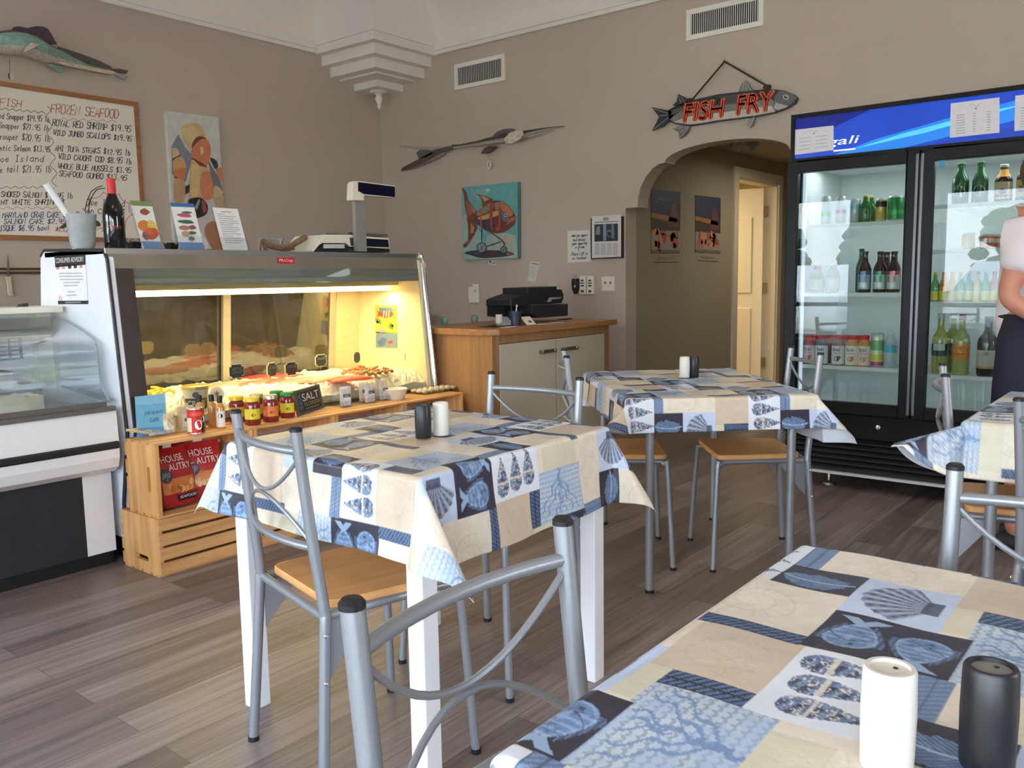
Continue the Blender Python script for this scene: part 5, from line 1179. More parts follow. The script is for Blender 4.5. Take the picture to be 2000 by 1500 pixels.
b.build('chalkboard', PAINT, t)
# tray of salt pouches
p = [PZ(646, 797, CT), PZ(757, 778, CT)]; c0 = (p[0]+p[1])/2+np.array([0, .05, 0]); c0[1] = min(c0[1], 3.385); t = thing('clear_tray', 'clear plastic tray holding the salt pouches', 'tray', (c0[0], c0[1], CT+.001)); w = .165
b = MB(); b.box(-w, w, -.055, .055, 0, .003).box(-w, w, -.058, -.055, 0, .03).box(-w, w, .055, .058, 0, .03).box(-w-.003, -w, -.058, .058, 0, .03).box(w, w+.003, -.058, .058, 0, .03); b.build('tray', ACRYL, t)
def pouch(px, py, yo, label, rz):
    q = PZ(px, py, CT+.004); t = thing('salt_pouch', label, 'pouch', (q[0], c0[1]+yo, CT+.0035), rz, 'salt pouches in the clear tray')
    b = MB(); rings = []
    for z, w_, d_ in ((0, .026, .012), (.01, .029, .016), (.05, .030, .013), (.08, .031, .006), (.088, .031, .0015), (.1, .031, .0012)): rings.append([(w_*math.copysign(abs(math.cos(a))**.6, math.cos(a)), d_*math.sin(a), z) for a in [2*PI*k/14 for k in range(14)]])
    b.loft(rings); b.build('pouch_body', glass_mat('salt_pouch_film', (240, 240, 240), .8, .1, .55, (232, 228, 220)), t)
    b = MB(); f = lambda x, y: (x, -.0185+.0*y, y); b.slab([(-.019, -.0185, .006), (.019, -.0185, .006), (.019, -.0165, .062), (-.019, -.0165, .062)], (0, .0004, 0), col=(216, 216, 226)); f = lambda x, y: (x, -.0188+(y-.006)*.0357, y)
    fill(b, f, [(-.019, .046), (.019, .046), (.019, .062), (-.019, .062)], (40, 42, 56)); letter(b, 'SALT', layer(f, (0, -.0004, 0)), (-.013, .049), (.013, .049), (-.013, .058), (230, 230, 232))
    for k in range(4): fill(b, layer(f, (0, -.0002, 0)), [(-.014, .012+.007*k), (.013, .012+.007*k), (.013, .014+.007*k), (-.014, .014+.007*k)], (160, 162, 180))
    b.build('paper_label', PAINT, t)
for (x, y, yo, r_, l) in ((655, 790, -.02, .1, 'salt pouch at the left end of the clear tray'), (669, 792, -.034, -.3, 'second salt pouch from the left in the clear tray'), (682, 780, .022, -.1, 'salt pouch at the back of the clear tray, left of the middle'), (704, 783, -.030, 0, 'salt pouch in the middle of the clear tray, label facing front'), (716, 776, .028, .4, 'salt pouch turned sideways at the back of the clear tray'), (734, 778, -.012, .1, 'salt pouch at the right end of the clear tray')): pouch(x, y, yo, l, r_)
lathe_item('plastic_bowl', 'white plastic bowl at the right of the salt tray', 'bowl', 772, 779, [('bowl', mat('milky_plastic', (232, 226, 214), .4), [(.046, 0), (.05, .003), (.066, .052), (.069, .055), (.066, .057), (.06, .05), (.045, .006), (.0001, .006)], {}), ('contents', mat('yellow_butter', (232, 196, 96), .5, noise=.1), [(.058, .040), (.05, .047), (.0001, .049)], {})])
p = [PZ(803, 771, CT), PZ(893, 760, CT)]; c0 = (p[0]+p[1])/2; c0[1] = min(c0[1], 3.305); t = thing('clam_tray', 'clear tray of pale clams at the right end of the crates', 'tray', (c0[0], c0[1]+.07, CT+.001))
b = MB(); b.box(-.135, .135, -.065, .065, 0, .003).box(-.137, .137, -.068, -.065, 0, .022).box(-.137, .137, .065, .068, 0, .022); b.build('tray', ACRYL, t)
rnd = random.Random(8); k = 0
for i in range(6):
    for j in range(3):
        s_ = MB(); s_.ball((0, 0, 0), (.022, .019, .011), 12, 6); k += 1
        o = s_.build('clam', mat('clam_shell_%d' % (k % 3), ((206, 192, 164), (190, 172, 142), (222, 210, 186))[k % 3], .5, noise=.2, nscale=120), loc=(c0[0]-.112+i*.045, c0[1]+.07-.042+j*.042, CT+.0155)); tag(o, 'pale clam among those in the clear tray at the right end of the crates', 'clam', 'clams in the clear tray')
# bags of breading in the left crate
RED = mat('red_foil_bag', attr=True, rough=.3, bump=.5, bscale=26)
def bag(px, py, Y, rz, lean, label, title=True):
    q = PY(px, py, Y); zc = .262; t = thing('breading_bag', label, 'bag', (q[0], Y, zc), rz, 'red breading bags in the left crate')
    b = MB(); rings = []; Wb, Hb = .092, .235
    for z, w_, d_ in ((0, .80, .014), (.02, .95, .024), (.10, 1., .03), (.18, 1., .020), (.222, 1., .004), (.235, 1., .002)): rings.append([(Wb*w_*math.copysign(abs(math.cos(a))**.35, math.cos(a)), d_*math.sin(a)+lean*z, z) for a in [2*PI*k/20 for k in range(20)]])
    b.col = (176, 34, 38); b.loft(rings); b.build('bag_body', RED, t)
    b = MB()
    def f(x, z):
        ds = np.interp(z, [0, .02, .10, .18, .222, .235], [.014, .024, .03, .020, .004, .002]); return np.array([x, -ds*min(1, (1-(abs(x)/Wb)**8))-.0025+lean*z, z])
    def quad(x0, x1, z0, z1, c, lift=0, n=6):
        b.add([f(x0+(x1-x0)*i/n, z0+(z1-z0)*j/n)+np.array([0, -lift, 0]) for j in range(n+1) for i in range(n+1)], [(j*(n+1)+i, j*(n+1)+i+1, (j+1)*(n+1)+i+1, (j+1)*(n+1)+i) for j in range(n) for i in range(n)], col=c)
    quad(-.075, .075, .055, .115, (206, 120, 60)); 
    rnd = random.Random(px)
    for k in range(9): disc(b, layer(f, (0, -.001, 0)), (rnd.uniform(-.055, .06), rnd.uniform(.062, .108)), .016, .011, ((222, 150, 84), (190, 96, 44), (232, 176, 110))[k % 3], 9, rnd.random()*3)
    quad(-.02, .078, .022, .046, (30, 26, 34), .001); letter(b, 'SEAFOOD', layer(f, (0, -.002, 0)), (-.010, .031), (.070, .031), (-.010, .042), (236, 232, 226))
    letter(b, 'HOUSE', layer(f, (0, -.0012, 0)), (-.055, .180), (.050, .180), (-.055, .206), (236, 228, 214)); letter(b, 'AUTRY', layer(f, (0, -.0012, 0)), (-.030, .146), (.074, .146), (-.030, .172), (236, 228, 214))
    disc(b, layer(f, (0, -.0012, 0)), (-.052, .130), .028, .028, (58, 60, 72), 18)
    for k in range(6): stroke(b, [(-.07+.007*k, .118+.003*(k % 3)), (-.062+.006*k, .142-.003*(k % 2))], layer(f, (0, -.0018, 0)), .003, (150, 152, 164))
    b.build('printed_front', GLOSSY, t)
    b = MB(); b.box(-.02, .02, lean*.235-.002, lean*.235+.002, .228, .252, col=(236, 232, 230)); b.build('price_tag', PAINT, t)
bag(352, 990, 3.275, .10, .28, 'red breading bag leaning at the front left of the crate')
bag(342, 985, 3.35, .05, .22, 'red breading bag behind the front left one in the crate')
bag(404, 960, 3.30, -.12, .28, 'red breading bag at the right of the crate, half behind the tablecloth')
# ------------------------------------------------------------------ two door drinks cooler
FX = 4.663
fr = thing('drinks_cooler', 'tall black two door drinks cooler with a glowing blue header', 'refrigerator', (5.05, 1.12, 0))
Y0, Y1, YM = .452, 1.795, 1.123          # right end, left end, middle
FB = FX+.765
BLK = mat('cooler_black', (13, 13, 16), .42, spec=.22); INW = mat('cooler_white_liner', (214, 220, 222), .5)
b = tb(fr); b.box(FX+.06, FB, Y0, Y0+.05, .10, 2.02).box(FX+.06, FB, Y1-.05, Y1, .10, 2.02).box(FB-.05, FB, Y0+.05, Y1-.05, .10, 2.02).box(FX+.06, FB-.05, Y0+.05, Y1-.05, 1.77, 2.02).box(FX+.06, FB-.05, Y0+.05, Y1-.05, .38, .44); b.build('cabinet_shell', BLK, fr)
b = tb(fr); b.box(FX+.07, FB-.055, Y0+.05, Y0+.056, .44, 1.77).box(FX+.07, FB-.055, Y1-.056, Y1-.05, .44, 1.77).box(FB-.062, FB-.05, Y0+.056, Y1-.056, .44, 1.77).box(FX+.07, FB-.062, Y0+.056, Y1-.056, 1.755, 1.77).box(FX+.07, FB-.062, Y0+.056, Y1-.056, .44, .452); b.build('liner', INW, fr)
b = tb(fr); b.box(FX+.02, FX+.06, Y0, Y1, 2.005, 2.028).box(FX+.02, FX+.06, Y0, Y1, 1.775, 1.795).box(FX+.02, FX+.06, Y0, Y0+.022, 1.795, 2.005).box(FX+.02, FX+.06, Y1-.022, Y1, 1.795, 2.005); hf = b.build('header_frame', BLK, fr)
b = tb(fr); HM = mat('lit_header_film', attr=True, rough=.2, noise=.1, nscale=3, emit=.6)
b.box(FX+.03, FX+.06, Y0+.022, Y1-.022, 1.795, 2.005, col=(30, 66, 176)); hp = frame_map((FX+.0295, Y1-.022, 1.795), (0, -(Y1-Y0-.044), 0), (0, 0, .21)); h2, h3, h4 = layer(hp, (-.0008, 0, 0)), layer(hp, (-.0016, 0, 0)), layer(hp, (-.0024, 0, 0))
fill(b, h2, [(0, .55), (0, 1), (.30, 1), (.12, .6)], (20, 34, 120)); fill(b, h2, [(.16, .0), (.42, .0), (1, .55), (1, .98), (.62, .62), (.32, .28)], (40, 122, 214))
fill(b, h3, [(.24, .1), (.5, .3), (.85, .70), (.7, .62), (.42, .34)], (84, 190, 236)); fill(b, h3, [(.5, 0), (1, 0), (1, .3), (.75, .2)], (22, 58, 160)); fill(b, h3, [(.9, .2), (.935, .5), (.96, 1), (.90, 1)], (72, 170, 236))
letter(b, 'Migali', h4, (.035, .18), (.245, .18), (.035, .43), (236, 240, 226), shear=.08); fill(b, h4, [(.16, .085), (.245, .085), (.246, .12), (.16, .12)], (236, 240, 226))
b.build('header_panel', HM, fr)
b = tb(fr); b.box(FX+.02, FX+.06, Y0, Y1, .30, .425); b.build('lower_front', BLK, fr)
b = tb(fr)
for y in (1.01, 1.60): pass
for k in range(6): b.slab([(FX+.03, Y0, .115+k*.030), (FX+.03, Y1, .115+k*.030), (FX+.055, Y1, .138+k*.030), (FX+.055, Y0, .138+k*.030)], (0, 0, .004))
b.box(FX+.062, FB-.02, Y0+.05, Y1-.05, .10, .38); b.build('grille', mat('grille_black', (26, 26, 28), .5), fr)
b = tb(fr); b.box(FX+.02, FX+.06, Y0, Y1, .088, .102); b.build('bottom_trim', mat('white_bottom_trim', (206, 206, 204), .4), fr)
for y in (.56, 1.57):
    for x in (FX+.12, FB-.1):
        b = tb(fr); b.lathe([(.034, .0), (.036, .006), (.03, .018), (.012, .026), (.009, .03), (.009, .10)], 20, (x, y, 0)); b.build('leveling_foot', STEEL, fr)
for y in (1.29, .985):
    b = tb(fr); b.T = b.T @ Matrix.Translation((FX+.0195, y, .368)) @ Matrix.Rotation(R(-90), 4, 'Y'); b.lathe([(.012, 0), (.012, .004), (.007, .005), (.0001, .005)], 16); b.build('door_lock', CHROME, fr)
def cooler_door(ya, yb, hy):
    d0, d1, z0, z1 = FX-.035, FX+.015, .433, 1.772
    b = tb(fr); w = .058
    b.box(d0, d1, ya, ya+w, z0, z1).box(d0, d1, yb-w, yb, z0, z1).box(d0, d1, ya+w, yb-w, z0, z0+.062).box(d0, d1, ya+w, yb-w, z1-.06, z1); d = b.build('door', BLK, fr, bevel=.004)
    b = tb(fr); b.box(d0+.012, d0+.017, ya+w-.004, yb-w+.004, z0+.058, z1-.056); b.build('glass_pane', FRGL, d)
    b = tb(fr); b.box(d0-.003, d0, hy-.006, hy+.006, z0+.02, z1-.02); b.build('handle', mat('door_edge_grey', (110, 112, 116), .35, metal=.5), d)
cooler_door(YM+.004, Y1-.004, YM+.012); cooler_door(Y0+.004, YM-.004, YM-.012)
SHM = mat('white_wire_shelf', (236, 238, 236), .4)
SX0, SX1 = FX+.10, FB-.07
def shelf(ya, yb, z):
    b = tb(fr); b.box(SX0, SX0+.012, ya, yb, z-.020, z)
    for k in range(int((yb-ya)/.03)): b.box(SX0+.012, SX1, ya+.01+k*.03, ya+.0145+k*.03, z-.006, z)
    b.build('shelf', SHM, fr)
LZ = [PX(1600, 438, SX0)[2], PX(1600, 572, SX0)[2], PX(1600, 713, SX0)[2]]
RZ = [PX(1900, 396, SX0)[2], PX(1900, 486, SX0)[2], PX(1900, 590, SX0)[2], PX(1900, 735, SX0)[2]]
for z in LZ: shelf(YM+.02, Y1-.06, z)
for z in RZ: shelf(Y0+.06, YM-.02, z)
b = tb(fr); b.box(FX+.075, FX+.095, YM-.012, YM+.012, .452, 1.755); b.build('mullion', INW, fr)
LED = mat('cooler_led_strip', (226, 240, 255), .4, emit=.7)
for y in (Y0+.066, YM-.02, YM+.02, Y1-.066):
    b = tb(fr); b.box(FX+.072, FX+.084, y-.006, y+.006, .50, 1.74); b.build('led_strip', LED, fr)
for y in ((Y0+YM)/2, (Y1+YM)/2):
    l_ = area('cooler_lamp', (FX+.22, y, 1.748), (.25, .5), (0, 0, 0), 2.4, (.95, .98, 1))
# papers taped to the header
def paper(corners, label, n, x=FX+.0265):
    f = lambda s_, q: np.array(PX(*quadmap(*corners)(s_, q), x)); b = MB(); b.slab([f(0, 0), f(1, 0), f(1, 1), f(0, 1)], (.0008, 0, 0), col=(226, 222, 228)); f1 = layer(f, (-.0006, 0, 0))
    for a0 in range(0, 10): stroke(b, [(.40+.02*a0, .86+.05*math.sin(a0*.7)), (.42+.02*a0, .86+.05*math.sin((a0+1)*.7))], f1, .008, (120, 122, 130))
    disc(b, f1, (.52, .76), .018, .022, (70, 70, 80), 8)
    for k in range(n):
        for c in ((.12, .30), (.46, .52), (.74, .82)) if n > 5 else ((.16, .42), (.56, .86)): fill(b, f1, [(c[0], .64-k*.6/n), (c[1], .64-k*.6/n), (c[1], .615-k*.6/n), (c[0], .615-k*.6/n)], (176, 174, 184))
    tag(b.build('price_sheet', PAINT), label, 'paper sheet', 'sheets on the cooler header')
paper([(1549, 303), (1628, 293), (1549, 254), (1628, 245)], 'white price sheet taped over the lettering at the left of the header', 4)
paper([(1855, 269), (1952, 259), (1857, 202), (1952, 190)], 'white price sheet taped near the middle of the blue header', 8)
paper([(1981, 256), (2076, 246), (1983, 187), (2078, 175)], 'white price sheet at the right of the header, cut by the frame edge', 8)
b = MB(); b.slab([PX(1833, 326, FX-.0265), PX(1845, 325, FX-.0265), PX(1845, 305, FX-.0265), PX(1833, 306, FX-.0265)], (.001, 0, 0), col=(60, 150, 190)); f = lambda x, y: PX(x, y, FX-.0272); fill(b, f, [(1833, 311), (1845, 310), (1845, 305), (1833, 306)], (230, 232, 236)); tag(b.build('door_sticker', PAINT), 'small blue and white sticker at the corner of the right cooler door', 'sticker')

# ------------------------------------------------------------------ drinks on the shelves
IX = SX0+.055
def spot(px, z, dx=0.):
    d = ray(px, 600); X = IX+dx; q = PX(px, 500, X); return (X, q[1], z+.0005)
def can(px, z, r, h, body, bands, label, dx=0.):
    t = thing('drink_can', label, 'can', spot(px, z, dx), 0, 'cans in the cooler')
    P = [(r*.78, 0), (r*.98, .006)]; cols = [None, body]
    for z0, z1, c in bands: P += [(r*.985, z0*h), (r*.986, z0*h+.0001), (r*.986, z1*h)]; cols += [body, c, c]
    prof_ = [(r*.78, 0), (r, .008)]; cc = [(190, 190, 192)]
    cur = .008
    for z0, z1, c in bands: prof_ += [(r, z0*h), (r, z1*h)]; cc += [body, c]
    prof_ += [(r, h-.010), (r*.86, h-.002)]; cc += [body, (196, 198, 200)]
    MB().lathe(prof_, 22, cols=cc, cap=False).build('can_body', mat('can_print', attr=True, rough=.28, metal=.25), t)
    MB().lathe([(r*.86, h-.002), (r*.84, h), (r*.8, h-.003), (.0001, h-.004)], 20).build('can_lid', mat('can_lid_metal', (190, 192, 194), .3, metal=.9), t)
def bottle(px, z, r, h, kind, glassc, lab, label, dx=0., cap=(40, 40, 40), lz=(.12, .5), txt=None, neck=None, name='bottle'):
    p = spot(px, z, dx); t = thing(name, label, 'bottle', p, 0, 'bottles in the cooler')
    if kind == 'beer': pr_ = [(r*.92, 0), (r, .005), (r, .56*h), (r*.86, .64*h), (r*.50, .76*h), (r*.42, .90*h), (r*.45, .94*h)]; cr = r*.47
    elif kind == 'wine': pr_ = [(r*.92, 0), (r, .006), (r, .55*h), (r*.9, .63*h), (r*.55, .70*h), (r*.38, .77*h), (r*.37, .92*h)]; cr = r*.40
    elif kind == 'juice': pr_ = [(r*.92, 0), (r, .006), (r, .66*h), (r*.92, .74*h), (r*.62, .85*h), (r*.52, .89*h)]; cr = r*.62
    else: pr_ = [(r*.9, 0), (r, .006), (r*.96, .2*h), (r, .25*h), (r, .6*h), (r*.8, .74*h), (r*.45, .88*h), (r*.42, .91*h)]; cr = r*.48
    MB().lathe(pr_, 22).build('glass_body', mat('bottle_%d_%d_%d' % glassc, glassc, .1, coat=.5, noise=.12, nscale=30), t)
    MB().lathe([(cr, pr_[-1][1]-.003), (cr*1.05, pr_[-1][1]), (cr*1.05, h-.002), (cr*.9, h), (.0001, h)], 18).build('cap', mat('cap_%d_%d_%d' % cap, cap, .35), t)
    if lab:
        an = PI+.06; rr = r*1.012; fm = lambda s_, q: (rr*math.cos(an+s_/rr), rr*math.sin(an+s_/rr), q); b = MB(); n = 10; s0 = rr*1.25
        b.add([fm(-s0+2*s0*i/n, q) for q in (lz[0]*h, lz[1]*h) for i in range(n+1)], [(i, i+1, n+2+i, n+1+i) for i in range(n)], smooth=True, col=lab)
        f2 = lambda s_, q: (rr*1.02*math.cos(an+s_/rr), rr*1.02*math.sin(an+s_/rr), q)
        if txt:
            for kind_, *a in txt:
                if kind_ == 't': letter(b, a[0], f2, (a[1]*r, a[2]*h), (a[3]*r, a[2]*h), (a[1]*r, a[4]*h), a[5])
                elif kind_ == 'd': disc(b, f2, (a[0]*r, a[1]*h), a[2]*r, a[3]*r, a[4], 14)
                elif kind_ == 'b': b.add([f2(a[0]*r+(a[1]-a[0])*r*i/6, q*h) for q in (a[2], a[3]) for i in range(7)], [(i, i+1, 8+i, 7+i) for i in range(6)], col=a[4])
        b.build('paper_label', GLOSSY, t)
    if neck:
        rr2 = r*.55; MB().lathe([(r*.80*1.03, .66*h), (r*.50*1.05, .765*h), (r*.44*1.05, .86*h)], 18, cap=False).build('neck_label', mat('neck_%d_%d_%d' % neck, neck, .4), t)
def hgt(px, top, z, dx=0.): return PX(px, top, IX+dx)[2]-z
z = LZ[0]
can(1611, z, .0265, hgt(1611, 384, z), (196, 202, 204), [(.28, .44, (110, 190, 120))], 'slim silver can with a green band on the top left shelf')
can(1640, z, .0265, hgt(1640, 384, z), (198, 200, 204), [(.36, .5, (206, 90, 110))], 'slim silver can with a red band on the top left shelf')
can(1667, z, .0285, hgt(1667, 389, z), (186, 200, 204), [(.55, .75, (130, 186, 196))], 'slim silver can with a pale blue band on the top left shelf')
bottle(1687, z, .0285, hgt(1690, 381, z), 'beer', (22, 92, 34), (36, 110, 44), 'green glass bottle between the cans on the top left shelf', cap=(200, 190, 60))
bottle(1699, z, .0285, hgt(1699, 383, z, .07), 'beer', (22, 92, 34), None, 'green glass bottle set further back on the top left shelf', dx=.07, cap=(200, 190, 60))
can(1718, z, .0285, hgt(1718, 388, z), (206, 178, 84), [(.62, .86, (34, 30, 30))], 'gold can with a black label on the top left shelf')
can(1746, z, .0405, hgt(1746, 383, z), (34, 134, 62), [(.25, .42, (60, 170, 86))], 'wide bright green can on the top left shelf')
can(1767, z, .033, hgt(1767, 388, z), (30, 110, 58), [], 'green can at the right end of the top left shelf, half hidden', dx=.05)
z = LZ[1]; BR = (60, 34, 24)
for px_, lc, tc, l in ((1690, (150, 176, 206), (60, 96, 160), 'brown bottle with a blue label on the middle left shelf'), (1720, (150, 196, 180), (36, 120, 96), 'brown bottle with a teal label on the middle left shelf'), (1747, (206, 200, 196), (206, 70, 76), 'brown bottle with a red and white label on the middle left shelf')):
    bottle(px_, z, .034, hgt(px_, 491, z), 'beer', BR, lc, l, cap=(70, 50, 44), lz=(.08, .52), txt=[('b', -1.1, 1.1, .43, .52, tc), ('b', -.6, .6, .12, .24, (226, 228, 226)), ('b', -.8, -.5, .26, .40, tc), ('b', .1, .4, .26, .40, tc)])
bottle(1683, z, .0285, hgt(1683, 486, z, .09), 'beer', (26, 96, 44), None, 'green bottle behind the brown bottles on the middle left shelf', dx=.09, cap=(30, 90, 40))
bottle(1732, z, .034, hgt(1732, 492, z, .09), 'beer', BR, None, 'brown bottle standing behind the three labelled ones', dx=.09, cap=(70, 50, 44))
CLR = (206, 214, 206)
bottle(1597, z, .0385, hgt(1597, 520, z), 'water', (176, 160, 96), (214, 206, 176), 'pale cider coloured bottle with a red cap on the middle left shelf', cap=(220, 60, 60))
bottle(1628, z, .036, hgt(1628, 516, z), 'water', (206, 190, 176), (226, 206, 190), 'pale pinkish bottle on the middle left shelf', cap=(226, 200, 180))
z = LZ[2]
for px_, gc, lc, fc, l in ((1586, (196, 100, 110), (232, 214, 212), (206, 90, 100), 'pink juice bottle with a white bai label at the left end of the bottom shelf'), (1611, (120, 124, 140), (232, 234, 238), (70, 84, 150), 'bai juice bottle with a blueberry picture on its label'), (1643, (150, 110, 110), (230, 226, 226), (130, 60, 76), 'bai juice bottle with a dark red fruit picture'), (1670, (214, 150, 84), (238, 232, 220), (220, 110, 60), 'amber bai juice bottle with a mango picture'), (1695, (224, 140, 84), (232, 212, 204), (232, 140, 70), 'orange bai juice bottle partly behind its neighbour')):
    bottle(px_, z, .036, hgt(px_, 655, z), 'juice', gc, lc, l, cap=(222, 44, 52), lz=(.04, .66), name='juice_bottle', txt=[('t', 'bai', -.55, .48, .45, .60, (44, 36, 40)), ('d', .02, .22, .42, .38, fc), ('d', .3, .27, .3, .28, tuple(min(255, int(c*1.25)) for c in fc)), ('b', -.5, .6, .40, .42, (196, 130, 130))])
for k, px_ in enumerate((1604, 1625, 1658, 1684)): bottle(px_, z, .036, hgt(px_, 655, z, .10), 'juice', (190, 110, 96), None, 'red capped juice bottle in the second row of the bottom shelf', dx=.10, cap=(222, 44, 52), name='juice_bottle')
can(1720, z, .034, hgt(1720, 651, z), (206, 214, 190), [(.05, .16, (206, 70, 120)), (.2, .38, (222, 210, 70)), (.5, .8, (120, 176, 120))], 'tall can with pink, yellow and green stripes on the bottom shelf')
bottle(1746, z, .0345, hgt(1746, 646, z), 'water', (186, 204, 208), (96, 186, 206), 'clear water bottle with a light blue label on the bottom shelf', cap=(226, 232, 232), lz=(.42, .62), name='water_bottle')
z = RZ[0]; z0 = z
HK = [('d', 0, .30, .72, .72, (206, 212, 206)), ('b', -.9, .9, .27, .33, (30, 50, 36)), ('d', 0, .34, .3, .3, (60, 90, 66))]
bottle(1870, z, .0385, hgt(1870, 320, z), 'beer', (24, 92, 44), (28, 96, 52), 'green beer bottle with a round white label, left one on the top right shelf', cap=(30, 80, 40), lz=(.08, .52), txt=HK, name='beer_bottle')
bottle(1908, z, .0365, hgt(1908, 317, z), 'beer', (24, 92, 44), (28, 96, 52), 'green beer bottle with a round white label, right one on the top right shelf', cap=(30, 80, 40), lz=(.08, .52), txt=HK, name='beer_bottle')
bottle(1953, z, .0395, hgt(1953, 322, z), 'beer', (56, 34, 22), (222, 196, 150), 'brown beer bottle with a tan label and blue star', cap=(206, 200, 190), lz=(.06, .52), neck=(226, 160, 60), name='beer_bottle', txt=[('d', 0, .26, .36, .36, (40, 84, 150)), ('b', -.8, .8, .12, .17, (190, 120, 70))])
bottle(1996, z, .041, hgt(1996, 312, z), 'beer', (46, 28, 20), (206, 176, 96), 'brown beer bottle with a yellow label at the right edge of the photo', cap=(30, 26, 24), lz=(.08, .5), neck=(206, 176, 60), name='beer_bottle', txt=[('b', -.7, .7, .2, .34, (120, 90, 40))])
z = RZ[1]
for px_, l in ((1974, 'small orange jar with a dark lid, left one'), (1993, 'small orange jar with a dark lid, right one')): can(px_, z, .0285, .075, (226, 150, 60), [(.82, .9, (50, 40, 30))], l+' on the second right shelf')
can(1890, z, .03, .08, (214, 186, 130), [], 'small tan tub on the second right shelf'); can(1925, z, .03, .07, (220, 110, 90), [(.4, .7, (230, 220, 210))], 'small red tub on the second right shelf'); can(1940, z, .03, .07, (220, 110, 90), [(.4, .7, (230, 220, 210))], 'small red tub beside the other red tub on the second right shelf', dx=.07)
z = RZ[2]
for k in range(8):
    px_ = 1829+k*16.5; c = ((96, 176, 110), (232, 150, 70), (232, 160, 80), (120, 184, 110), (110, 180, 120), (226, 206, 90), (120, 184, 110), (232, 150, 80))[k]
    bottle(px_, z, .0195, .15, 'beer', c, (232, 216, 84), 'small %s drink bottle, number %s from the left in the colourful row' % (('green', 'orange', 'orange', 'green', 'green', 'yellow', 'green', 'orange')[k], ('one', 'two', 'three', 'four', 'five', 'six', 'seven', 'eight')[k]), cap=(236, 130, 60) if k % 3 else (236, 200, 80), lz=(.05, .36), name='drink_bottle')
z = RZ[3]
bottle(1844, z, .040, hgt(1844, 612, z), 'wine', (176, 176, 84), (36, 62, 56), 'white wine bottle with a dark green label on the bottom right shelf', cap=(206, 208, 200), lz=(.30, .50), name='wine_bottle', txt=[('b', -.7, .7, .39, .50, (206, 210, 206))])
bottle(1886, z, .040, hgt(1886, 614, z), 'wine', (176, 180, 110), (236, 140, 40), 'wine bottle with a bright orange label on the bottom right shelf', cap=(140, 30, 50), lz=(.26, .50), name='wine_bottle', txt=[('d', 0, .43, .3, .25, (206, 112, 30)), ('b', -.7, .7, .34, .36, (190, 96, 26))])
bottle(1868, z, .040, hgt(1868, 612, z, .1), 'wine', (150, 156, 84), (40, 40, 40), 'white wine bottle behind the orange labelled one', dx=.10, cap=(206, 208, 200), lz=(.3, .5), name='wine_bottle')
bottle(1938, z, .047, hgt(1938, 618, z), 'wine', (26, 30, 26), (206, 200, 180), 'dark wine bottle with a cream label beside the standing person', cap=(30, 26, 24), lz=(.14, .44), name='wine_bottle', txt=[('b', -1.1, 1.1, .13, .17, (196, 160, 80)), ('d', 0, .38, .2, .18, (150, 140, 120))])
# ------------------------------------------------------------------ wooden cabinet with two doors
cb = thing('wooden_cabinet', 'beech cabinet with two pale doors and a butcher block top', 'cabinet', (4.22, 3.38, 0))
KX0, KX1, KY0, KY1 = 3.625, 4.83, 3.045, 3.70
BEE = wood_mat('beech_cabinet', (150, 108, 68), (170, 126, 82), 2, .45); BLOCK = wood_mat('butcher_block', (150, 100, 60), (176, 126, 80), 0, .4)
b = tb(cb); t0 = [(KX0-.02, KY0-.03+.05), (KX0+.03, KY0-.03), (KX1+.055, KY0-.03), (KX1+.055, KY1), (KX0-.02, KY1)]; b.slab([(x, y, .865) for x, y in t0], (0, 0, .035)); b.build('butcher_block_top', BLOCK, cb, bevel=.003)
b = tb(cb)
for x in (KX0, KX1-.06):
    for y in (KY0, KY1-.06): b.box(x, x+.06, y, y+.06, 0, .865)
b.box(KX0+.06, KX1-.06, KY0, KY0+.02, .815, .865).box(KX0+.06, KX1-.06, KY0, KY0+.02, .14, .175).box(KX0+.06, KX1-.06, KY1-.03, KY1-.01, .14, .865).box(KX0+.01, KX0+.03, KY0+.06, KY1-.06, .14, .865).box(KX1-.03, KX1-.01, KY0+.06, KY1-.06, .14, .865).box(KX0+.03, KX1-.03, KY0+.02, KY1-.03, .15, .17)
b.build('carcass', BEE, cb, bevel=.002)
DOORM = mat('pale_cabinet_door', (190, 180, 156), .45)
xm = (KX0+KX1)/2
for x0, x1, hx in ((KX0+.064, xm-.004, -.19), (xm+.004, KX1-.064, .04)):
    b = tb(cb); b.box(x0, x1, KY0-.004, KY0+.016, .18, .812); d = b.build('door', DOORM, cb, bevel=.002)
    b = tb(cb); hx0 = xm+hx+.02; z = .745; b.box(hx0, hx0+.13, KY0-.030, KY0-.022, z-.010, z+.010)
    for xx in (hx0+.004, hx0+.126): b.tube([(xx, KY0-.004, z), (xx, KY0-.030, z)], .009, 10); b.ball((xx, KY0-.030, z), (.012, .006, .014), 10, 6)
    b.build('handle', mat('brushed_nickel', (150, 142, 130), .35, metal=.9), d)
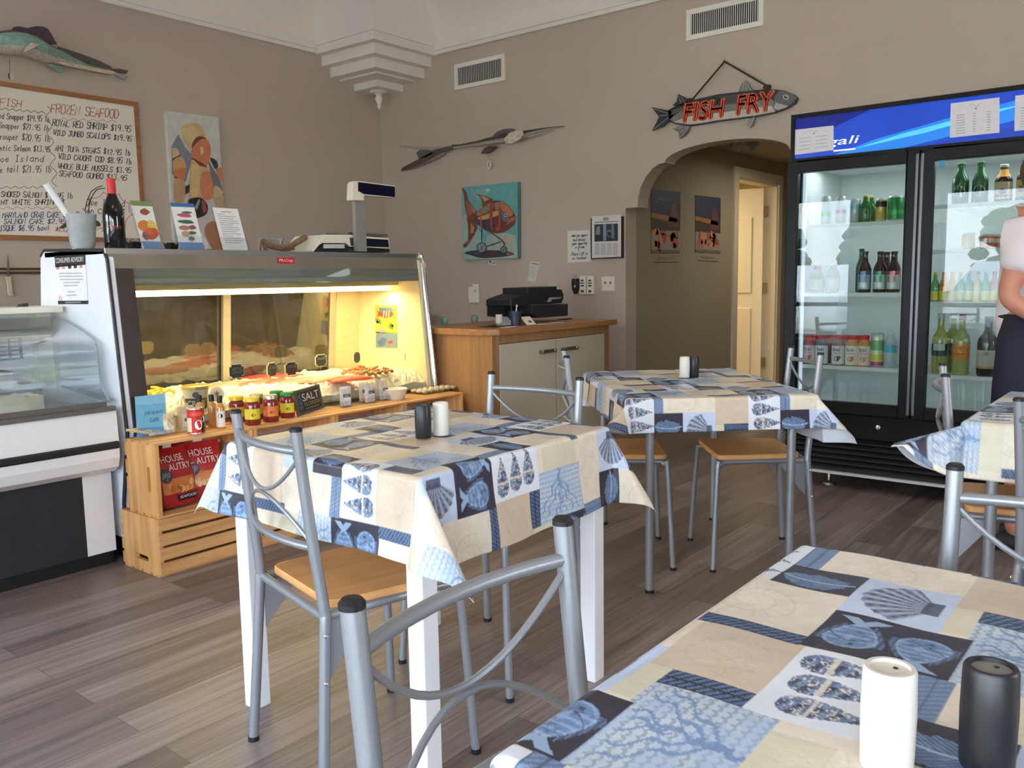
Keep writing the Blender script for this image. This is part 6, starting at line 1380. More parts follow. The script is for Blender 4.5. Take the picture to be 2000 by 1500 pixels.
# things on the cabinet
KZ = .900
t = thing('receipt_printer', 'black receipt printer with a slanted lid on the wooden cabinet', 'printer', (4.40, 3.36, KZ))
K0 = np.array(t.location); KP = lambda x, y, Y=3.30: PY(x, y, Y)-K0
def slab_px(b, pts, Y, d, **k):
    q = [PY(x, y, Y)-K0 for x, y in pts]
    for a in q: a[2] = max(a[2], .001)
    b.slab(q, (0, d, 0), **k)
b = MB(); slab_px(b, [(998, 586), (1002, 583), (1030, 573), (1030, 562), (1088, 559), (1088, 565), (1097, 565), (1101, 575), (1101, 583), (1097, 592), (1052, 594), (1036, 600), (998, 598)], 3.27, .20); b.build('printer_body', mat('printer_black', (30, 30, 34), .45), t, bevel=.004)
b = MB(); slab_px(b, [(1038, 594), (1110, 593), (1110, 617), (1050, 621), (1041, 614)], 3.24, .24); b.build('cash_drawer', mat('drawer_black', (34, 34, 42), .5), t, bevel=.006)
b = MB(); slab_px(b, [(985, 596), (1042, 596), (1042, 616), (1000, 620), (985, 618)], 3.36, .14); b.build('stand', BLKP, t)
b = MB(); slab_px(b, [(1068, 590), (1073, 581), (1097, 580), (1096, 583), (1078, 585), (1075, 590)], 3.2675, .002, col=(150, 152, 150)); slab_px(b, [(1088, 565), (1093, 565), (1092, 562), (1088, 562)], 3.2675, .002, col=(206, 204, 200)); b.build('sticker', PAINT, t)
p = PY(1078, 557, 3.40)-K0; b = MB(); b.slab([PY(1071, 563, 3.38)-K0, PY(1086, 562, 3.38)-K0, PY(1086, 553, 3.38)-K0, PY(1071, 554, 3.38)-K0], (0, .001, 0), col=(220, 216, 208)); b.build('paper_slip', PAINT, t)
def on_cab(name, label, cat, px, py, Y, fn_, group=None, rz=0.):
    p = PY(px, py, Y); t = thing(name, label, cat, (p[0], Y, KZ+.0008), rz, group); fn_(t); return t
def f_(t):
    b = MB(); b.lathe([(.03, 0), (.036, .004), (.04, .085), (.037, .085), (.033, .006), (.0001, .006)], 18); b.build('cup', mat('navy_cup', (36, 42, 66), .4), t)
    b = MB(); b.tube([(-.01, 0, .01), (-.04, 0, .125)], .004, 6); b.build('pen', BLKP, t); b = MB(); b.tube([(.01, .01, .01), (.03, .01, .115)], .004, 6); b.ball((.03, .01, .115), .007, 8, 5); b.build('pen', mat('white_pen', (214, 214, 216), .4), t)
on_cab('pen_cup', 'dark blue pen cup in front of the receipt printer', 'cup', 1006, 622, 3.16, f_)
def f_(t):
    b = MB(); b.box(-.03, .03, -.03, .03, 0, .03).slab([(-.03, -.03, .03), (.03, -.03, .03), (.03, .0, .055), (-.03, .0, .055)], (0, .03, 0)); b.build('holder', mat('grey_holder', (150, 148, 142), .5), t); MB().cyl((-.045, .0, .02), .02, .05, 14).build('roll', mat('paper_roll', (196, 190, 180), .7), t)
on_cab('tape_dispenser', 'small grey tape dispenser left of the pen cup', 'tape dispenser', 984, 621, 3.19, f_)
def f_(t):
    b = MB(); b.slab([(-.045, -.025, .002), (.045, -.025, .002), (.04, .02, .05), (-.05, .02, .05)], (0, .003, 0), col=(222, 212, 192)); fill(b, lambda x, y: (x, -.0265+y, .002+y*1.07), [(-.01, .012), (.02, .012), (.02, .024), (-.01, .024)], (120, 100, 80)); b.build('card', PAINT, t)
on_cab('business_card', 'cream card leaning in front of the cash drawer', 'card', 1032, 622, 3.13, f_)
for (px_, w_, Y, c, l, rz) in ((995, .13, 3.12, (216, 210, 200), 'loose white papers at the front of the cabinet, left of the drawer', .2), (1062, .12, 3.10, (206, 204, 200), 'loose white paper under the front of the cash drawer', -.1), (1092, .09, 3.12, (196, 196, 200), 'small paper at the right of the cash drawer', .3)):
    p = PY(px_, 626, Y); b = MB(); b.box(-w_/2, w_/2, -.035, .05, 0, .0012, col=c); tag(b.build('paper_sheet', PAINT, loc=(p[0], Y, KZ+.0006), rot=(0, 0, rz)), l, 'paper', 'papers on the cabinet')
p = PY(968, 626, 3.2); b = MB(); b.box(-.09, .09, -.06, .06, 0, .006); tag(b.build('clipboard', BLKP, loc=(p[0], 3.2, KZ+.0006)), 'thin black clipboard at the left of the cabinet top', 'clipboard')
b = MB(); b.tube(smooth_path([(0, 0, .004), (.05, .01, .005), (.09, -.01, .004), (.13, .03, .004), (.16, .0, .004)]), .004, 8); p = PY(1104, 618, 3.2); tag(b.build('power_cable', BLKP, loc=(p[0]+.06, 3.3, KZ+.0006)), 'black cable curling beside the cash drawer', 'cable')
for px_, l in ((868, 'sea green glass knob peeking over the left end of the cabinet'), (927, 'sea green glass knob, the right one of two behind the cabinet edge')):
    p = PY(px_, 630, 3.66); b = MB(); b.lathe([(.016, 0), (.022, .012), (.024, .03), (.017, .045), (.0001, .049)], 16); tag(b.build('glass_float', mat('sea_green_glass', (120, 156, 140), .2, coat=.4), loc=(p[0], 3.66, KZ+.0006)), l, 'glass float', 'green glass floats')

# ------------------------------------------------------------------ on the left wall
wb = thing('whiteboard', 'wood framed whiteboard covered with handwritten seafood prices', 'whiteboard', (2.3, YC, 1.95))
WB0, WB1, WZ0, WZ1 = 1.36, 3.175, 1.50, 2.405
b = tb(wb); b.box(WB0, WB1, YC-.012, YC-.001, WZ0, WZ1, col=(228, 216, 196)); b.build('board', mat('whiteboard_surface', (236, 228, 214), .3), wb)
b = tb(wb); w = .03
b.box(WB0-w, WB1+w*0.0, YC-.022, YC-.001, WZ1-.0, WZ1+w).box(WB0-w, WB1, YC-.022, YC-.001, WZ0-w, WZ0).box(WB1, WB1+w, YC-.022, YC-.001, WZ0-w, WZ1+w).box(WB0-w, WB0, YC-.022, YC-.001, WZ0, WZ1); b.build('wood_frame', wood_mat('oak_frame', (146, 96, 54), (170, 116, 70), 0, .45), wb)
b = tb(wb); wf = onL(.0125)
RDI, BKI, BLI = (176, 84, 84), (52, 50, 52), (44, 62, 120)
def ln(txt, x0, y0, x1, y1, h, c=BKI, w=1.7): scrawl(b, txt, wf, (x0, y0), (x1, y1), h*.86, c, w*.82)
ln('FISH', -1, 206, 42, 210, 16, RDI); ln('FROZEN SEAFOOD', 99, 220, 232, 231, 20, RDI, 2.)
ln('ed Snapper $19.95 lb', -2, 231, 97, 239, 13); ln('Snapper $21.95 lb', -2, 250, 96, 256, 13); ln('rouper $20.95 lb', -1, 272, 98, 277, 14)
ln('ntic Salmon $13.95', -1, 294, 98, 297, 13); ln('oe Island', -1, 316, 86, 316, 14); ln('e tail $21.95 lb', -1, 337, 100, 337, 15)
ln('ROYAL RED SHRIMP $19.95', 102, 245, 256, 258, 14, BKI, 1.9); ln('WILD JUMBO SCALLOPS $19.95', 104, 263, 257, 276, 12, BKI, 1.9)
ln('AHI TUNA STEAKS $12.95 lb', 107, 294, 255, 304, 12, BKI, 1.9); ln('WILD CAUGHT COD $8.95 lb', 114, 310, 257, 321, 12, BKI, 1.9); ln('WHOLE BLUE MUSSELS $3.95', 113, 329, 256, 338, 12, BKI, 1.9); ln('SEAFOOD GUMBO $13.95', 115, 344, 248, 353, 12, BKI, 1.9)
ln('SMOKED SALMON $  .95 lb', 2, 384, 142, 388, 12, BKI, 1.9); ln('HT WHITE SHRIMP $', 1, 400, 126, 399, 11, BKI, 1.9)
ln('MARYLAND CRAB CAKE $   2.', 4, 425, 160, 424, 12, BLI, 1.9); ln('SALMON CAKE $2.95', 7, 437, 128, 437, 11, BLI, 1.9); ln('ISQUE $6.95 bowl', -1, 451, 97, 450, 12, BLI, 1.9)
ln('*LUMP MEAT *', 107, 452, 206, 453, 11, (190, 70, 84), 1.7); ln('Joe Island', 168, 401, 244, 404, 15); ln('mn Clams $', 168, 416, 244, 418, 11); ln('$ .  lb', 176, 432, 240, 434, 11)
for y0, x0, x1, c in ((212, 0, 88, (110, 84, 84)), (232, 110, 228, (206, 150, 150)), (366, 0, 106, (150, 120, 96)), (406, 0, 120, (206, 150, 140))): stroke(b, [(x0+(x1-x0)*i/30, y0+(8 if y0 == 212 else 5 if y0 == 232 else 0)*i/30+2.2*math.sin(i*1.3)) for i in range(31)], wf, 1.3, c)
stroke(b, [(92+6*math.sin(i*1.1)+i*.55, 207+i*5.4) for i in range(30)], wf, 1.4, (150, 120, 100))
stroke(b, [(210+46*math.cos(a)+4*math.sin(9*a), 414+36*math.sin(a)+4*math.cos(9*a)) for a in [2*PI*i/70 for i in range(71)]], wf, 1.3, (206, 110, 110))
stroke(b, [(166, 412), (170, 392), (178, 374), (190, 366), (200, 363)], wf, 1.9, BKI)
b.build('marker_writing', PAINT, wb)
b = tb(wb)
for (cx, cy, rx, ry, a) in ((128, 440, 12, 4, -.5), (189, 436, 9, 5, .6)): disc(b, onL(.014), (cx, cy), rx, ry, (58, 70, 54), 12, a)
b.build('leaf_magnet', PAINT, wb)
def rounded(pts, n=4):
    if len(pts) < 5: return pts
    m = len(pts); out = []
    for i in range(m):
        p0, p1, p2, p3 = [np.array(pts[(i+j) % m], float) for j in (-1, 0, 1, 2)]
        for k_ in range(n):
            t_ = k_/n; out.append(tuple(.5*((2*p1)+(-p0+p2)*t_+(2*p0-5*p1+4*p2-p3)*t_*t_+(-p0+3*p1-3*p2+p3)*t_**3)))
    return out
def canvas(name, label, fn0, corners, thick_dir, side, bg, shapes, cat='painting'):
    """stretched canvas: corners in the photo (ll, lr, ul, ur) on the picture plane"""
    c = [np.array(fn0(*q)) for q in corners]; o = sum(c)/4; t = thing(name, label, cat, o)
    b = MB(); b.slab([c[i]-o for i in (0, 1, 3, 2)], thick_dir, col=side); b.slab([c[i]-o-np.array(thick_dir)*.012 for i in (0, 1, 3, 2)], np.array(thick_dir)*.01, col=bg); b.build('canvas', CANVAS, t)
    b = MB(); d = np.array(thick_dir)/np.linalg.norm(thick_dir); lo_, hi_ = np.min(c, 0), np.max(c, 0)
    for i, (pts, colr) in enumerate(shapes): b.poly([np.clip(np.array(fn0(*q)), lo_, hi_)-o-d*(.0008+.00025*i) for q in (rounded(pts) if i > 2 else pts)], col=colr)
    b.build('painted_image', CANVAS, t); return t
def CP(x0, y0, s_): return lambda pts: [(x0+a*s_, y0+c*s_) for a, c in pts]
k = CP(310, 200, .2)
OR, CR, BRN = (206, 124, 84), (210, 178, 128), (112, 66, 46)
canvas('claw_painting', 'tall painting of orange and cream crab claws on the left wall', onL(.04), [(343, 505), (442, 511), (325, 217), (427, 229)], (0, .038, 0), (220, 216, 210), (204, 202, 196), [
 (k([(100, 90), (585, 150), (600, 420), (420, 300), (300, 200), (180, 240), (130, 420)]), (208, 206, 200)), (k([(190, 310), (260, 440), (330, 520), (310, 620), (260, 780), (130, 700), (125, 430)]), (128, 134, 148)), (k([(480, 560), (600, 760), (630, 860), (560, 920), (520, 800)]), (122, 122, 124)),
 (k([(215, 270), (250, 220), (330, 198), (410, 225), (460, 330), (440, 360), (350, 400), (310, 460), (250, 390)]), CR), (k([(220, 265), (330, 240), (400, 290), (330, 380), (260, 370)]), (218, 190, 144)), (k([(320, 430), (350, 360), (400, 330), (465, 355), (430, 380), (340, 450)]), BRN), (k([(325, 450), (400, 370), (465, 358), (505, 430), (500, 530), (465, 630), (400, 590), (320, 540)]), OR), (k([(400, 440), (430, 430), (440, 490), (410, 520)]), (226, 196, 160)), (k([(320, 540), (400, 580), (468, 625), (455, 660), (380, 610), (330, 570)]), BRN),
 (k([(325, 560), (400, 620), (480, 650), (525, 800), (525, 930), (440, 950), (330, 960), (295, 940), (300, 700)]), (206, 166, 112)), (k([(420, 690), (490, 680), (525, 800), (525, 930), (430, 940), (400, 800)]), (208, 128, 92)), (k([(330, 600), (400, 640), (380, 900), (320, 930), (315, 700)]), (216, 184, 130)),
 (k([(130, 440), (180, 450), (205, 510), (130, 555)]), CR), (k([(132, 550), (206, 512), (206, 524), (135, 566)]), (40, 34, 34)), (k([(140, 570), (220, 530), (265, 620), (255, 700), (230, 770), (150, 720)]), (206, 160, 110)), (k([(150, 660), (262, 640), (250, 720), (230, 770), (148, 715)]), OR), (k([(148, 715), (235, 765), (225, 778), (150, 742)]), BRN), (k([(152, 750), (250, 785), (250, 930), (240, 970), (155, 970)]), (190, 152, 116)),
 (k([(255, 820), (300, 800), (295, 880), (255, 900)]), (50, 46, 56)), (k([(500, 540), (560, 570), (575, 630), (545, 650), (520, 600)]), (62, 56, 52)), (k([(550, 650), (605, 635), (625, 760), (590, 770)]), OR), (k([(535, 830), (570, 820), (625, 880), (580, 935), (535, 930)]), (206, 180, 136)), (k([(535, 930), (590, 940), (628, 885), (625, 905), (590, 955), (540, 945)]), (60, 48, 44)),
 (k([(285, 955), (400, 930), (470, 1000), (460, 1090), (360, 1130), (320, 1060)]), (44, 36, 42)), (k([(340, 1030), (390, 940), (400, 960), (370, 1050)]), (150, 156, 160)), (k([(410, 960), (450, 960), (465, 1060), (430, 1090)]), (168, 70, 74)), (k([(440, 1240), (540, 1160), (600, 1300), (640, 1450), (540, 1450)]), (176, 120, 92)), (k([(530, 930), (640, 900), (640, 1040), (560, 1030)]), (190, 166, 130))])
# marlin mount
def fish_mount(name, label, wall, st, col_fn, ref, fins):
    """st: (top px, bottom px, depth) stations on the wall plane"""
    o = np.array(wall(*ref)); t = thing(name, label, 'fish mount', o); nrm = np.array([0, -1, 0.]) if wall(0, 0)[1] > 5.7 and abs(wall(0, 0)[1]-wall(500, 50)[1]) < 1e-6 else np.array([-1., 0, 0])
    b = MB(); rings = []
    for tp, bt, dep in st:
        a, c = np.array(wall(*tp))-o, np.array(wall(*bt))-o; m_, h_ = (a+c)/2, (a-c)/2
        rings.append([m_+h_*math.cos(q)+nrm*(dep*(1+math.sin(q))*.5) for q in [2*PI*i/16 for i in range(16)]])
    for i in range(len(rings)-1):
        for j in range(16):
            q = 2*PI*(j+.5)/16; b.add([rings[i][j], rings[i][(j+1) % 16], rings[i+1][(j+1) % 16], rings[i+1][j]], [(0, 1, 2, 3)], smooth=True, col=col_fn(i/(len(rings)-1), math.cos(q)))
    b.poly(rings[-1], col=col_fn(1, 0)); b.poly(rings[0], col=col_fn(0, 0)); b.build('body', FISHM, t)
    for nm, pts, dep, colr in fins:
        b = MB(); b.slab([np.array(wall(*q))-o+nrm*dep for q in pts], -nrm*.008, col=colr); b.build(nm, FISHM, t)
    return t
FISHM = mat('painted_fish', attr=True, rough=.5, noise=.22, nscale=45, bump=.25, bscale=55)
z_ = lambda x, y: (x/7.6923, 30+y/7.6923)
def mcol(u, c):
    if c > .72: return (96, 88, 86)
    if c > -.25: return (134, 172, 154) if u < .5 else (134, 154, 140)
    return (190, 176, 160)
st = [((-75, 92), (-72, 97), .02), ((-45, 76), (-42, 104), .08), (z_(-100, 270), z_(-90, 600), .13), (z_(60, 255), z_(60, 625), .15), (z_(250, 270), z_(260, 640), .15), (z_(420, 325), z_(420, 680), .14), (z_(600, 420), z_(590, 735), .12), (z_(780, 500), z_(760, 745), .09), (z_(1000, 575), z_(980, 780), .07), (z_(1250, 680), z_(1230, 830), .05), (z_(1450, 760), z_(1430, 875), .035), (z_(1600, 815), z_(1590, 900), .028), (z_(1680, 840), z_(1670, 895), .02)]
fish_mount('marlin_mount', 'teal and cream marlin mount at the top left corner of the photo', onL(.005), st, mcol, (60, 100), [
 ('dorsal_fin', [z_(120, 215), z_(200, 200), z_(330, 228), z_(450, 200), z_(560, 203), z_(630, 230), z_(680, 300), z_(775, 470), z_(690, 470), z_(500, 340), z_(300, 270), z_(100, 265)], .08, (72, 56, 72)), ('back_stripe', [z_(790, 490), z_(1100, 590), z_(1400, 700), z_(1610, 800), z_(1600, 830), z_(1300, 760), z_(1000, 640), z_(850, 570)], .068, (84, 76, 70)),
 ('pectoral_fin', [z_(290, 480), z_(440, 510), z_(330, 560), z_(260, 600), z_(180, 630), z_(210, 560)], .165, (206, 192, 178)), ('belly_stripe', [z_(740, 720), z_(900, 735), z_(1650, 870), z_(1670, 905), z_(1580, 915), z_(900, 780)], .075, (196, 184, 162)), ('anal_fin', [z_(620, 740), z_(760, 765), z_(930, 810), z_(910, 880), z_(820, 865), z_(740, 810)], .05, (120, 156, 136)),
 ('tail_fin', [z_(1620, 810), z_(1780, 815), z_(1895, 840), z_(1870, 885), z_(1740, 870)], .03, (84, 78, 72)), ('tail_fin', [z_(1690, 880), z_(1760, 905), z_(1890, 930), z_(1850, 985), z_(1730, 925)], .03, (150, 146, 140))])
b = MB(); q = [(z_(140, 700)), (z_(150, 870))]; o = np.array(onL(.01)(*z_(160, 915))); b.tube([np.array(onL(.01)(*a))-o for a in q], .0012, 5); b.lathe([(.013, 0), (.020, .002), (.013, .004)], 14, (0, 0, 0)); 
t = thing('price_tag', 'small round paper tag hanging below the marlin mount', 'tag', o); b = MB(); b.tube([np.array(onL(.01)(*a))-o for a in (z_(140, 660), z_(150, 860))], .0012, 5); b.build('string', BLKP, t)
b = MB(); b.slab([(.020*math.cos(a), 0, .026*math.sin(a)) for a in [2*PI*i/18 for i in range(18)]], (0, .002, 0), col=(206, 196, 182)); b.poly([(-.004+.012*math.cos(a), -.0006, .022*math.sin(a)) for a in [PI/2+PI*i/10 for i in range(11)]], col=(90, 80, 76)); b.build('disc', PAINT, t)
# knife rack
t = thing('magnetic_knife_rack', 'dark striped wooden magnetic knife strip on the left wall', 'knife rack', PY(40, 529, YC)); b = tb(t); p = PY(76, 529, YC)
zz = p[2]
for dz, c in ((.012, 0), (-.012, 0)): b.box(1.6, p[0]+.12, YC-.022, YC-.001, zz+dz-.007, zz+dz+.007)
b.build('strip', mat('dark_walnut_strip', (74, 54, 42), .5), t); b = tb(t); b.box(1.6, p[0]+.12, YC-.016, YC-.001, zz-.005, zz+.005); b.build('magnet_bar', mat('pale_strip', (176, 150, 116), .5), t)
p = PY(18, 540, YC-.03); t = thing('boning_knife', 'boning knife with a cream handle hanging on the knife strip', 'knife', p); P0 = np.array(t.location); kf = lambda x, y: PY(x, y, YC-.03)-P0
b = MB(); b.slab([kf(14, 497), (kf(17.5, 505)), kf(18.5, 540), kf(13.5, 540)], (0, .002, 0)); b.build('blade', CHROME, t); b = MB(); b.slab([kf(11, 541), kf(22, 539), kf(23.5, 552), kf(26, 570), kf(26, 578), kf(19, 578), kf(16, 570), kf(14.5, 552)], (0, .018, 0)); b.build('handle', mat('cream_knife_handle', (214, 196, 160), .5), t, bevel=.004)
b = MB(); p = PY(48, 594, 4.0); b.slab([PY(37, 596, 4.0)-p, PY(55, 596, 4.0)-p, PY(55, 589, 4.0)-p, PY(43, 591, 4.0)-p], (0, .03, 0)); o = b.build('black_marker', BLKP, loc=(p[0], p[1], 1.0885-(PY(37, 596, 4.0)-p)[2])); tag(o, 'small black object lying on top of the small white case', 'marker')
# work counter behind the deli case with a few boxes, seen through its rear doors
t = thing('work_counter', 'steel work counter along the left wall behind the deli case', 'counter', (3.6, 5.5, 0)); b = tb(t); b.box(1.6, 5.2, 5.15, YC-.016, .86, .90); b.build('counter_top', STEEL, t); b = tb(t); b.box(1.65, 5.15, 5.2, YC-.02, .0, .86); b.build('base_cabinet', mat('grey_laminate', (150, 142, 130), .6), t)
def carton(x, w, h, c, name, label):
    b = MB(); b.box(-w/2, w/2, -.09, .09, 0, h, col=c); b.box(-w*.3, w*.3, -.0915, -.09, h*.2, h*.6, col=(226, 222, 214)); tag(b.build(name, PAINT, loc=(x, 5.4, .9005)), label, 'box', 'boxes on the work counter')
carton(3.0, .24, .20, (226, 224, 220), 'carton', 'white box on the work counter, seen through the left rear door'); carton(3.32, .24, .17, (176, 54, 50), 'carton', 'red box on the work counter behind the deli case'); carton(3.62, .22, .15, (206, 196, 180), 'carton', 'pale carton on the work counter behind the deli case')

# ------------------------------------------------------------------ on the right wall
k = CP(880, 340, .12); CYB = (104, 168, 172)
wheel = lambda cx, cy, r_: [((cx+r_*math.cos(a), cy+r_*1.05*math.sin(a))) for a in [2*PI*i/18 for i in range(18)]]
spokes = lambda cx, cy, r_: [([(cx-3, cy), (cx+r_*math.cos(a), cy+r_*math.sin(a)), (cx+r_*math.cos(a)+6, cy+r_*math.sin(a)+6), (cx+3, cy+3)], (40, 44, 48)) for a in [i*PI/3+.3 for i in range(6)]]
sh = [([(190, 700), (500, 950), (560, 1200), (420, 1390), (205, 1390)], (150, 184, 178)), ([(600, 1000), (900, 950), (1060, 1000), (1095, 1380), (420, 1390), (560, 1200)], (162, 178, 164)), ([(330, 260), (560, 250), (640, 300), (420, 420)], (134, 172, 170)), ([(850, 1050), (1000, 1010), (1040, 1080), (900, 1130)], (196, 164, 150)), ([(210, 640), (260, 680), (255, 800), (215, 780)], (190, 160, 168)), ([(560, 250), (620, 230), (650, 270), (600, 290)], (190, 206, 200)),
 ([(225, 1285), (330, 1250), (520, 1240), (720, 1240), (900, 1255), (1045, 1300), (900, 1340), (700, 1360), (500, 1365), (330, 1320)], (54, 56, 62)), ([(600, 1260), (740, 1250), (750, 1320), (640, 1330)], (92, 44, 54)), ([(350, 1270), (500, 1255), (500, 1310), (380, 1305)], (70, 78, 104)), ([(900, 1275), (1040, 1300), (920, 1325)], (150, 108, 60)),
 ([(190, 230), (260, 290), (300, 430), (410, 570), (440, 640), (360, 700), (280, 690), (235, 520), (220, 350)], (124, 70, 50)), ([(265, 420), (330, 540), (360, 650), (300, 670), (260, 560)], (168, 84, 66)), ([(310, 470), (410, 580), (400, 650), (360, 600)], (150, 140, 116)), ([(280, 690), (360, 720), (440, 860), (405, 960), (350, 1060), (300, 1140), (235, 1200), (215, 1150), (285, 1070), (290, 900)], (118, 62, 46)), ([(340, 790), (390, 860), (380, 960), (330, 960)], (184, 128, 80)), ([(290, 1075), (350, 1060), (310, 1135), (250, 1140)], (170, 80, 76)),
 ([(410, 318), (520, 345), (690, 405), (660, 460), (530, 550), (515, 440), (460, 350)], (128, 76, 52)), ([(480, 350), (640, 400), (560, 450), (530, 400)], (190, 150, 112)),
 ([(360, 690), (430, 620), (520, 550), (680, 440), (830, 440), (930, 500), (1030, 620), (1070, 720), (1050, 810), (950, 900), (860, 950), (720, 965), (600, 930), (500, 860), (420, 800)], (116, 58, 48)), ([(430, 640), (520, 560), (680, 460), (700, 560), (540, 650), (450, 680)], (138, 128, 106)), ([(450, 730), (500, 690), (780, 590), (800, 640), (760, 680), (560, 740)], (196, 156, 98)), ([(420, 750), (560, 750), (700, 740), (720, 850), (600, 920), (500, 850)], (66, 62, 76)), ([(830, 450), (930, 510), (1030, 640), (960, 690), (880, 620), (830, 560)], (190, 116, 74)), ([(830, 610), (900, 620), (960, 700), (930, 770), (860, 760)], (92, 108, 124)), ([(960, 740), (1065, 690), (1068, 740), (960, 800), (910, 840)], (176, 96, 84)), ([(720, 470), (830, 450), (830, 560), (740, 590)], (150, 120, 96)),
 ([(490, 560), (515, 555), (520, 890), (495, 870)], (176, 86, 80)), ([(650, 500), (700, 480), (690, 720), (690, 890), (665, 870), (645, 700)], (158, 66, 62)), ([(790, 560), (820, 560), (815, 880), (760, 910), (740, 870), (790, 840)], (166, 78, 62)), (wheel(905, 670, 26), (196, 190, 178)), (wheel(905, 670, 15), (36, 34, 40)),
 ([(508, 900), (522, 900), (524, 1200), (508, 1200)], (48, 50, 52)), ([(670, 960), (700, 965), (880, 1100), (885, 1180), (868, 1180), (860, 1105)], (48, 50, 52)), ([(520, 1195), (820, 1095), (850, 1105), (530, 1210)], (48, 50, 52)), (wheel(518, 1200, 84), (40, 44, 48)), (wheel(518, 1200, 70), (140, 150, 152)), (wheel(875, 1235, 58), (40, 44, 48)), (wheel(875, 1235, 46), (130, 136, 136))]+spokes(518, 1200, 74)+spokes(875, 1235, 50)
canvas('fish_painting', 'square turquoise painting of a copper fish on wheels', onR(.045), [(904, 507.5), (1011, 504.5), (901.5, 366), (1011, 355)], (.043, 0, 0), (92, 140, 140), CYB, [(k(p_), c) for p_, c in sh])
def flat(name, label, cat, wallf, pts, d, col, extra=None, mt=None, group=None):
    q = [np.array(wallf(*p_)) for p_ in pts]; o = sum(q)/len(q); t = MB(); b = t
    b.slab([a-o for a in q], d, col=col); dn = np.array(d)/np.linalg.norm(d)
    for i, (p_, c) in enumerate(extra or []): b.poly([np.array(wallf(*a))-o-dn*(.0005+.0003*i) for a in p_], col=c)
    r_ = b.build(name, mt or PAINT, loc=o); return tag(r_, label, cat, group)
flat('title_card', 'small white title card under the turquoise fish painting', 'card', onR(.003), [(954, 518), (970, 517.5), (970, 508), (954, 508)], (.0025, 0, 0), (206, 202, 196), [([(956, 513), (959, 513), (959, 509), (956, 509)], (60, 54, 56)), ([(960, 515), (968, 515), (968, 513), (960, 513)], (150, 146, 142))])
flat('receipt', 'narrow paper receipt taped to the wall above the printer', 'receipt', onR(.003), [(1030, 548), (1046, 551.5), (1054, 513), (1036, 510)], (.0025, 0, 0), (214, 208, 198), [([(1037.5, 515), (1052, 517.5), (1052.5, 515.5), (1038, 513)], (120, 116, 110))]+[([(1035-i*.7, 520+i*4), (1048-i*.7, 522.5+i*4), (1048.2-i*.7, 521.3+i*4), (1035.2-i*.7, 519+i*4)], (168, 162, 154)) for i in range(6)])
t = thing('door_chime', 'white plastic door chime sensor on the right wall', 'sensor', onR(.0)(929, 575)); b = tb(t); p0, p1 = PX(919, 591, XC), PX(938, 560, XC); b.box(XC-.028, XC-.001, p1[1], p0[1], p0[2], p1[2]); b.build('case', CREAMP, t, bevel=.006)
b = tb(t); p0, p1 = PX(924.5, 562, XC), PX(936, 556, XC); b.box(XC-.008, XC-.001, p1[1], p0[1], p0[2], p1[2]+.005); b.build('mount_plate', CREAMP, t); b = tb(t); p0 = PX(928, 569, XC-.028); b.box(XC-.030, XC-.028, p0[1]-.012, p0[1]+.012, p0[2]-.012, p0[2]+.012); b.build('button', mat('grey_button', (196, 190, 178), .5), t)
hs = [([(1124+0*i, 0), (0, 0), (0, 0)], (0, 0, 0)) for i in range(0)]
o = flat('handwritten_sign', 'white paper sign with cursive handwriting beside the framed article', 'sign', onR(.003), [(1109, 513), (1154, 511), (1152, 449.5), (1108, 451)], (.0025, 0, 0), (226, 220, 212))
b = MB(); hf = layer(onR(.004), -np.array(o.location))
for s_, x0, y0, x1, y1, h in (('when you support', 1116, 463, 1147, 461.5, 5), ('local business', 1118, 471.5, 1144, 470, 5), ('youre supporting', 1117, 479, 1146, 477, 5), ('a dream', 1123, 485.5, 1141, 484.5, 5), ('Please LIKE us', 1115, 499.5, 1148, 498, 5.5), ('on facebook', 1117, 507, 1145, 505.5, 5)): scrawl(b, s_, hf, (x0, y0), (x1, y1), h*1.1, (52, 48, 50), .75, slant=.3)
disc(b, hf, (1130, 487.5), 1.3, 1.2, (52, 48, 50), 8); w_ = b.build('handwriting', PAINT, o)
t = thing('framed_article', 'black framed newspaper article with a dark photograph', 'picture frame', onR(0)(1185, 462)); b = tb(t); p0, p1 = PX(1154.5, 506, XC-.02), PX(1216, 421, XC-.02); b.box(XC-.024, XC-.001, p1[1], p0[1], p0[2], p1[2]-.004); b.build('frame', BLKP, t)
b = tb(t); af = onR(.0245); a2 = onR(.0252); a3 = onR(.026); fill(b, af, [(1156, 504), (1213, 501.5), (1213, 419), (1156, 423)], (222, 214, 210)); fill(b, a2, [(1161, 472), (1207, 470.5), (1207, 436.5), (1161, 438.5)], (46, 48, 54)); fill(b, a3, [(1163, 459), (1172, 458), (1172, 441), (1165, 443)], (130, 134, 140)); fill(b, a3, [(1178, 470), (1184, 470), (1184, 438), (1178, 438.5)], (132, 146, 160)); disc(b, a3, (1190, 456), 5.5, 7.5, (112, 122, 138), 14); disc(b, layer(a3, (-.0008, 0, 0)), (1190, 457), 3.6, 5, (30, 32, 38), 12); fill(b, a3, [(1194, 466), (1200, 466), (1199, 438), (1194, 438)], (104, 120, 140))
fill(b, a2, [(1178, 431), (1189, 430.5), (1189, 424), (1178, 424.5)], (150, 146, 146)); fill(b, a2, [(1161, 435.3), (1207, 433), (1207, 431.6), (1161, 434)], (96, 92, 94))
for c_ in range(4):
    for r_ in range(12): x = 1161.5+c_*11.8; y = 476.5+r_*1.95; fill(b, a2, [(x, y), (x+9.5, y-.3), (x+9.5, y-1.3), (x, y-1.)], (166, 160, 160))
b.build('article_page', PAINT, t)
